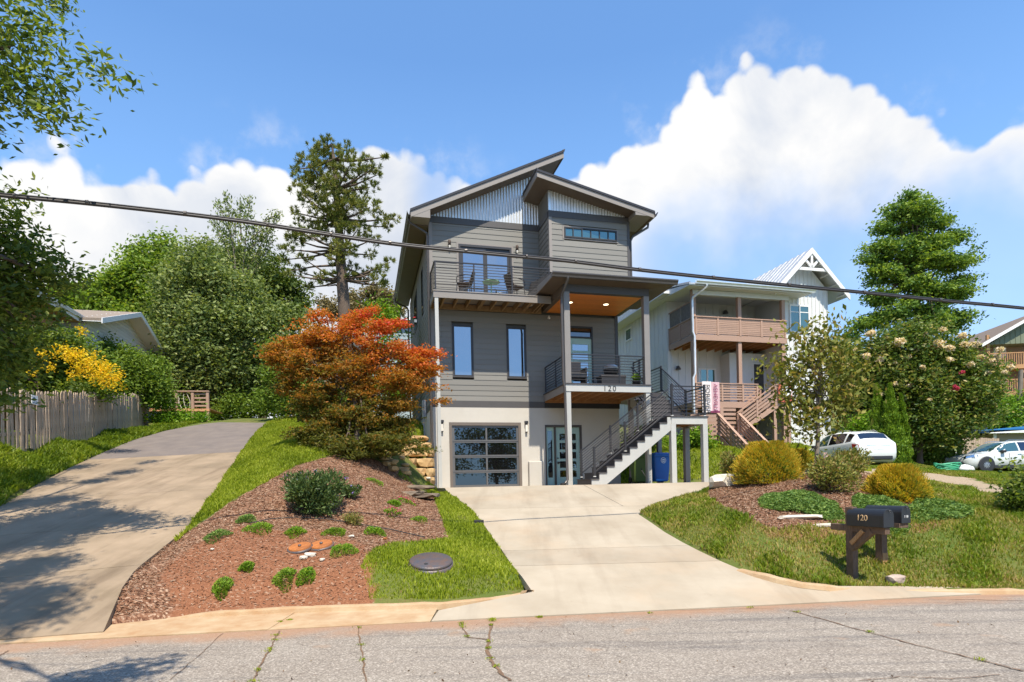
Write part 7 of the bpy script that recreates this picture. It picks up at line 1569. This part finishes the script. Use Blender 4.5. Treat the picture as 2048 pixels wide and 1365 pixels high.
# --- grass, chips and litter
def visible(X, Y, m=420):
    Z = ground_z(X, Y); y_ = -(Z-CZ)/Y*FPX; x_ = X/Y*FPX; px = x_+ROLL*y_+PX0; py = y_-ROLL*x_+PY0; return (px > -m) & (px < 2048+m) & (py < 1365+m) & (Y > curb_y(X)+.10), Z
def blades(name, label, poly, dens, h, mat, cat='grass', bend=.5, w=.10, excl=(), patch=.0, keep=None, extra=None):
    P_ = np.array(poly); x0, y0 = P_.min(0); x1, y1 = P_.max(0); n = int((x1-x0)*(y1-y0)*dens); X = rng.uniform(x0, x1, n); Y = rng.uniform(y0, y1, n); m = inpoly(X, Y, poly)
    for e in excl: m &= ~inpoly(X, Y, e)
    X, Y = X[m], Y[m]; v, Z = visible(X, Y); X, Y, Z = X[v], Y[v], Z[v]
    if patch: q_ = np.sin(X*2.3+1)*np.cos(Y*3.1)+np.sin(X*5.7-Y*4.3)*.6+rng.normal(size=len(X))*.5; v = q_ > patch; X, Y, Z = X[v], Y[v], Z[v]
    n = len(X); hh = h*rng.uniform(.45, 1.25, n)*(1+.25*np.sin(X*4.1)*np.cos(Y*3.7)); a = rng.uniform(0, 6.283, n); b_ = hh*bend*rng.uniform(.2, 1.3, n); a2 = rng.uniform(0, 6.283, n)
    ww = hh*w*(1+Y/30); base = np.stack([X, Y, Z-.01], 1); s = np.stack([np.cos(a), np.sin(a), np.zeros(n)], 1)*ww[:, None]; mid = base+np.stack([np.cos(a2)*b_*.35, np.sin(a2)*b_*.35, hh*.6], 1); tip = base+np.stack([np.cos(a2)*b_, np.sin(a2)*b_, hh*rng.uniform(.75, 1, n)], 1)
    V = np.stack([base-s, base+s, mid+s*.6, mid-s*.6, tip], 1).reshape(-1, 3); k = np.arange(n)[:, None]*5; idx = np.concatenate([k+[0], k+[1], k+[2], k+[0], k+[2], k+[3], k+[3], k+[2], k+[4]], 1).ravel()
    big_ = np.sin(X*1.3+2)*np.cos(Y*1.9)*.18+np.sin(X*4.9+Y*3)*.08; r_ = np.clip(rng.uniform(0, 1, n)*.7+.15+big_, 0, 1); o = mesh_np(name, V, 3, idx, mat, None, {'rnd': np.repeat(r_, 3)}); o['kind'] = 'stuff'; o['label'] = label; o['category'] = cat; return o
glm = leafmat('lawn_blades_bright', [(.12, .165, .012), (.21, .27, .016), (.30, .355, .025), (.40, .42, .06)], .40, .5, .2)
gld = leafmat('lawn_blades_mixed', [(.10, .135, .016), (.17, .21, .022), (.25, .27, .035), (.36, .29, .08), (.46, .34, .14)], .35, .5, .2)
gls = leafmat('verge_blades', [(.07, .125, .012), (.13, .195, .016), (.19, .25, .02), (.27, .31, .035)], .40, .5, .2)
glh = leafmat('dry_blades', [(.30, .21, .09), (.42, .30, .14), (.16, .14, .04)], .3, .6, .1)
STRIP = gpoly([(533,847),(545,842),(600,845),(640,850),(670,880),(690,905),(640,918),(592,932),(535,964),(466,1000),(406,1041),(372,1068),(352,1085),(345,1082),(370,1060),(400,1022),(425,990),(445,958),(465,930),(482,903),(500,880),(518,860)])
blades('grass_strip', 'bright green grass between the old driveway and the mulch mound', STRIP, 3000, .085, glm)
blades('mound_grass', 'tufty grass around the manhole cover and along the new driveway', GRASS_LM, 3200, .07, glm)
RIGHT = gpoly([(1277,1031),(1310,1010),(1350,998),(1400,986),(1440,968),(1480,952),(1560,940),(1640,932),(1700,928),(1760,925),(1850,928),(1950,936),(2060,944),(2150,950),(2420,985),(2420,1186),(2048,1190),(1800,1192),(1700,1188),(1600,1172),(1560,1160),(1480,1132),(1440,1116),(1400,1098),(1330,1060)])
blades('right_lawn', 'patchy green and straw coloured lawn around the mailboxes', RIGHT, 1500, .075, gld, excl=(MULCH_R, PATH))
blades('right_lawn_dense', 'darker clumps of long grass in the right hand lawn', RIGHT, 1900, .10, gls, excl=(MULCH_R, PATH, PATCH_R), patch=.55, bend=.8)
blades('dry_grass', 'dead straw coloured grass near the kerb by the mailbox posts', gpoly([(1600,1166),(1640,1120),(1700,1090),(1760,1110),(1850,1120),(1950,1140),(2048,1150),(2048,1188),(1800,1190),(1700,1188)]), 2200, .05, glh, bend=1.4, patch=-.2)
blades('patch_straw', 'straw and dead blades scattered over the bare patches of the lawn', RIGHT, 500, .05, glh, excl=(MULCH_R, PATH), bend=1.6)
BANK = gpoly([(-40,900),(0,893),(100,886),(200,868),(262,860),(300,856),(330,852),(400,846),(330,864),(262,886),(200,912),(120,950),(60,982),(0,1016),(-60,1030)])
blades('verge_grass', 'deep green grass bank between the picket fence and the old driveway', BANK, 1300, .15, gls, bend=.8)
BACK = [(4.2, 22.6), (7.6, 21.8), (7.6, 19.6), (7.2, 17.4), (8.5, 17.0), (11, 18), (12.5, 22), (14, 28), (8, 28), (4.2, 26)]
blades('back_slope_grass', 'sunlit grass slope behind the bins and the landing', BACK, 750, .13, glm)
LEFTB = [(-11, 27), (-4, 20.5), (-3.2, 21), (-3.2, 30), (-10, 34)]
blades('hillside_grass', 'grass on the hillside behind the red maple', LEFTB, 350, .16, glm)
tp = []
for Q_ in CRW[:5]:
    for q in Q_:
        if random.random() < .16: tp.append(q)
tp += [on(985, 1240, ZROAD), on(985, 1243, ZROAD), on(1080, 1236, ZROAD), on(560, 1246, ZROAD), on(580, 1242, ZROAD)]*3+[on(1500, 1217, ZROAD), on(1300, 1228, ZROAD)]
nt = 26; X = np.repeat([p_.x for p_ in tp], nt)+rng.normal(size=len(tp)*nt)*.022; Y = np.repeat([p_.y for p_ in tp], nt)+rng.normal(size=len(tp)*nt)*.018
C = np.stack([X, Y, np.full(len(X), ZR+.016)], 1); dd_ = rng.normal(size=C.shape)*.7; dd_[:, 2] = 1; o = leaf_mesh('crack_weeds', C, .034, glm, None, .22, dirs=dd_); tag(o, 'tiny weeds growing in the cracks of the road', 'weeds', None, 'stuff')
def chips_(name, label, poly, dens, size, mat, asp=.25, lift=.012):
    P_ = np.array(poly); x0, y0 = P_.min(0); x1, y1 = P_.max(0); n = int((x1-x0)*(y1-y0)*dens); X = rng.uniform(x0, x1, n); Y = rng.uniform(y0, y1, n); m = inpoly(X, Y, poly) & (~inpoly(X, Y, CLAY) | (rng.uniform(0, 1, n) < .5)); X, Y = X[m], Y[m]; v, Z = visible(X, Y); X, Y, Z = X[v], Y[v], Z[v]; n = len(X)
    dd_ = rng.normal(size=(n, 3)); dd_[:, 2] *= .22; o = leaf_mesh(name, np.stack([X, Y, Z+lift*rng.uniform(.3, 1.5, n)], 1), size, mat, None, asp, up=1.2, dirs=dd_, jit=.05, fold=.1); tag(o, label, 'mulch', None, 'stuff'); return o
chm = leafmat('mulch_chips', [(.11, .05, .026), (.21, .105, .06), (.33, .195, .12), (.48, .36, .26)], .05, .8, .1)
chips_('mulch_chips', 'brown wood mulch spread over the left mound', MULCH_L, 1050, .055, chm); chips_('bed_mulch', 'brown wood mulch around the golden conifers', MULCH_R, 1300, .065, chm)
chips_('patch_mulch', 'thin mulch straying over the bare soil below the right bed', PATCH_R, 500, .05, chm)
chips_('kerb_litter', 'wood chips washed along the old driveway and the kerb', gpoly([(200,1225),(235,1150),(300,1100),(380,1045),(395,1050),(310,1120),(260,1190),(330,1240),(640,1232),(900,1226),(900,1236),(640,1243),(300,1255)]), 420, .05, chm)
C = np.array([tuple(on(random.uniform(0, 2048), random.uniform(1225, 1365), ZROAD)+Vector((0, 0, .006))) for _ in range(110)]); o = leaf_mesh('leaf_litter', C, .035, leafmat('fallen_leaves', [(.05, .03, .02), (.14, .08, .04), (.2, .14, .07)], .05, .8), None, .45, up=1.5); tag(o, 'small dead leaves scattered on the road', 'leaves', None, 'stuff')
# tidy: remove helper meshes that were never linked anywhere
for me in [m for m in bpy.data.meshes if m.users == 0]: bpy.data.meshes.remove(me)
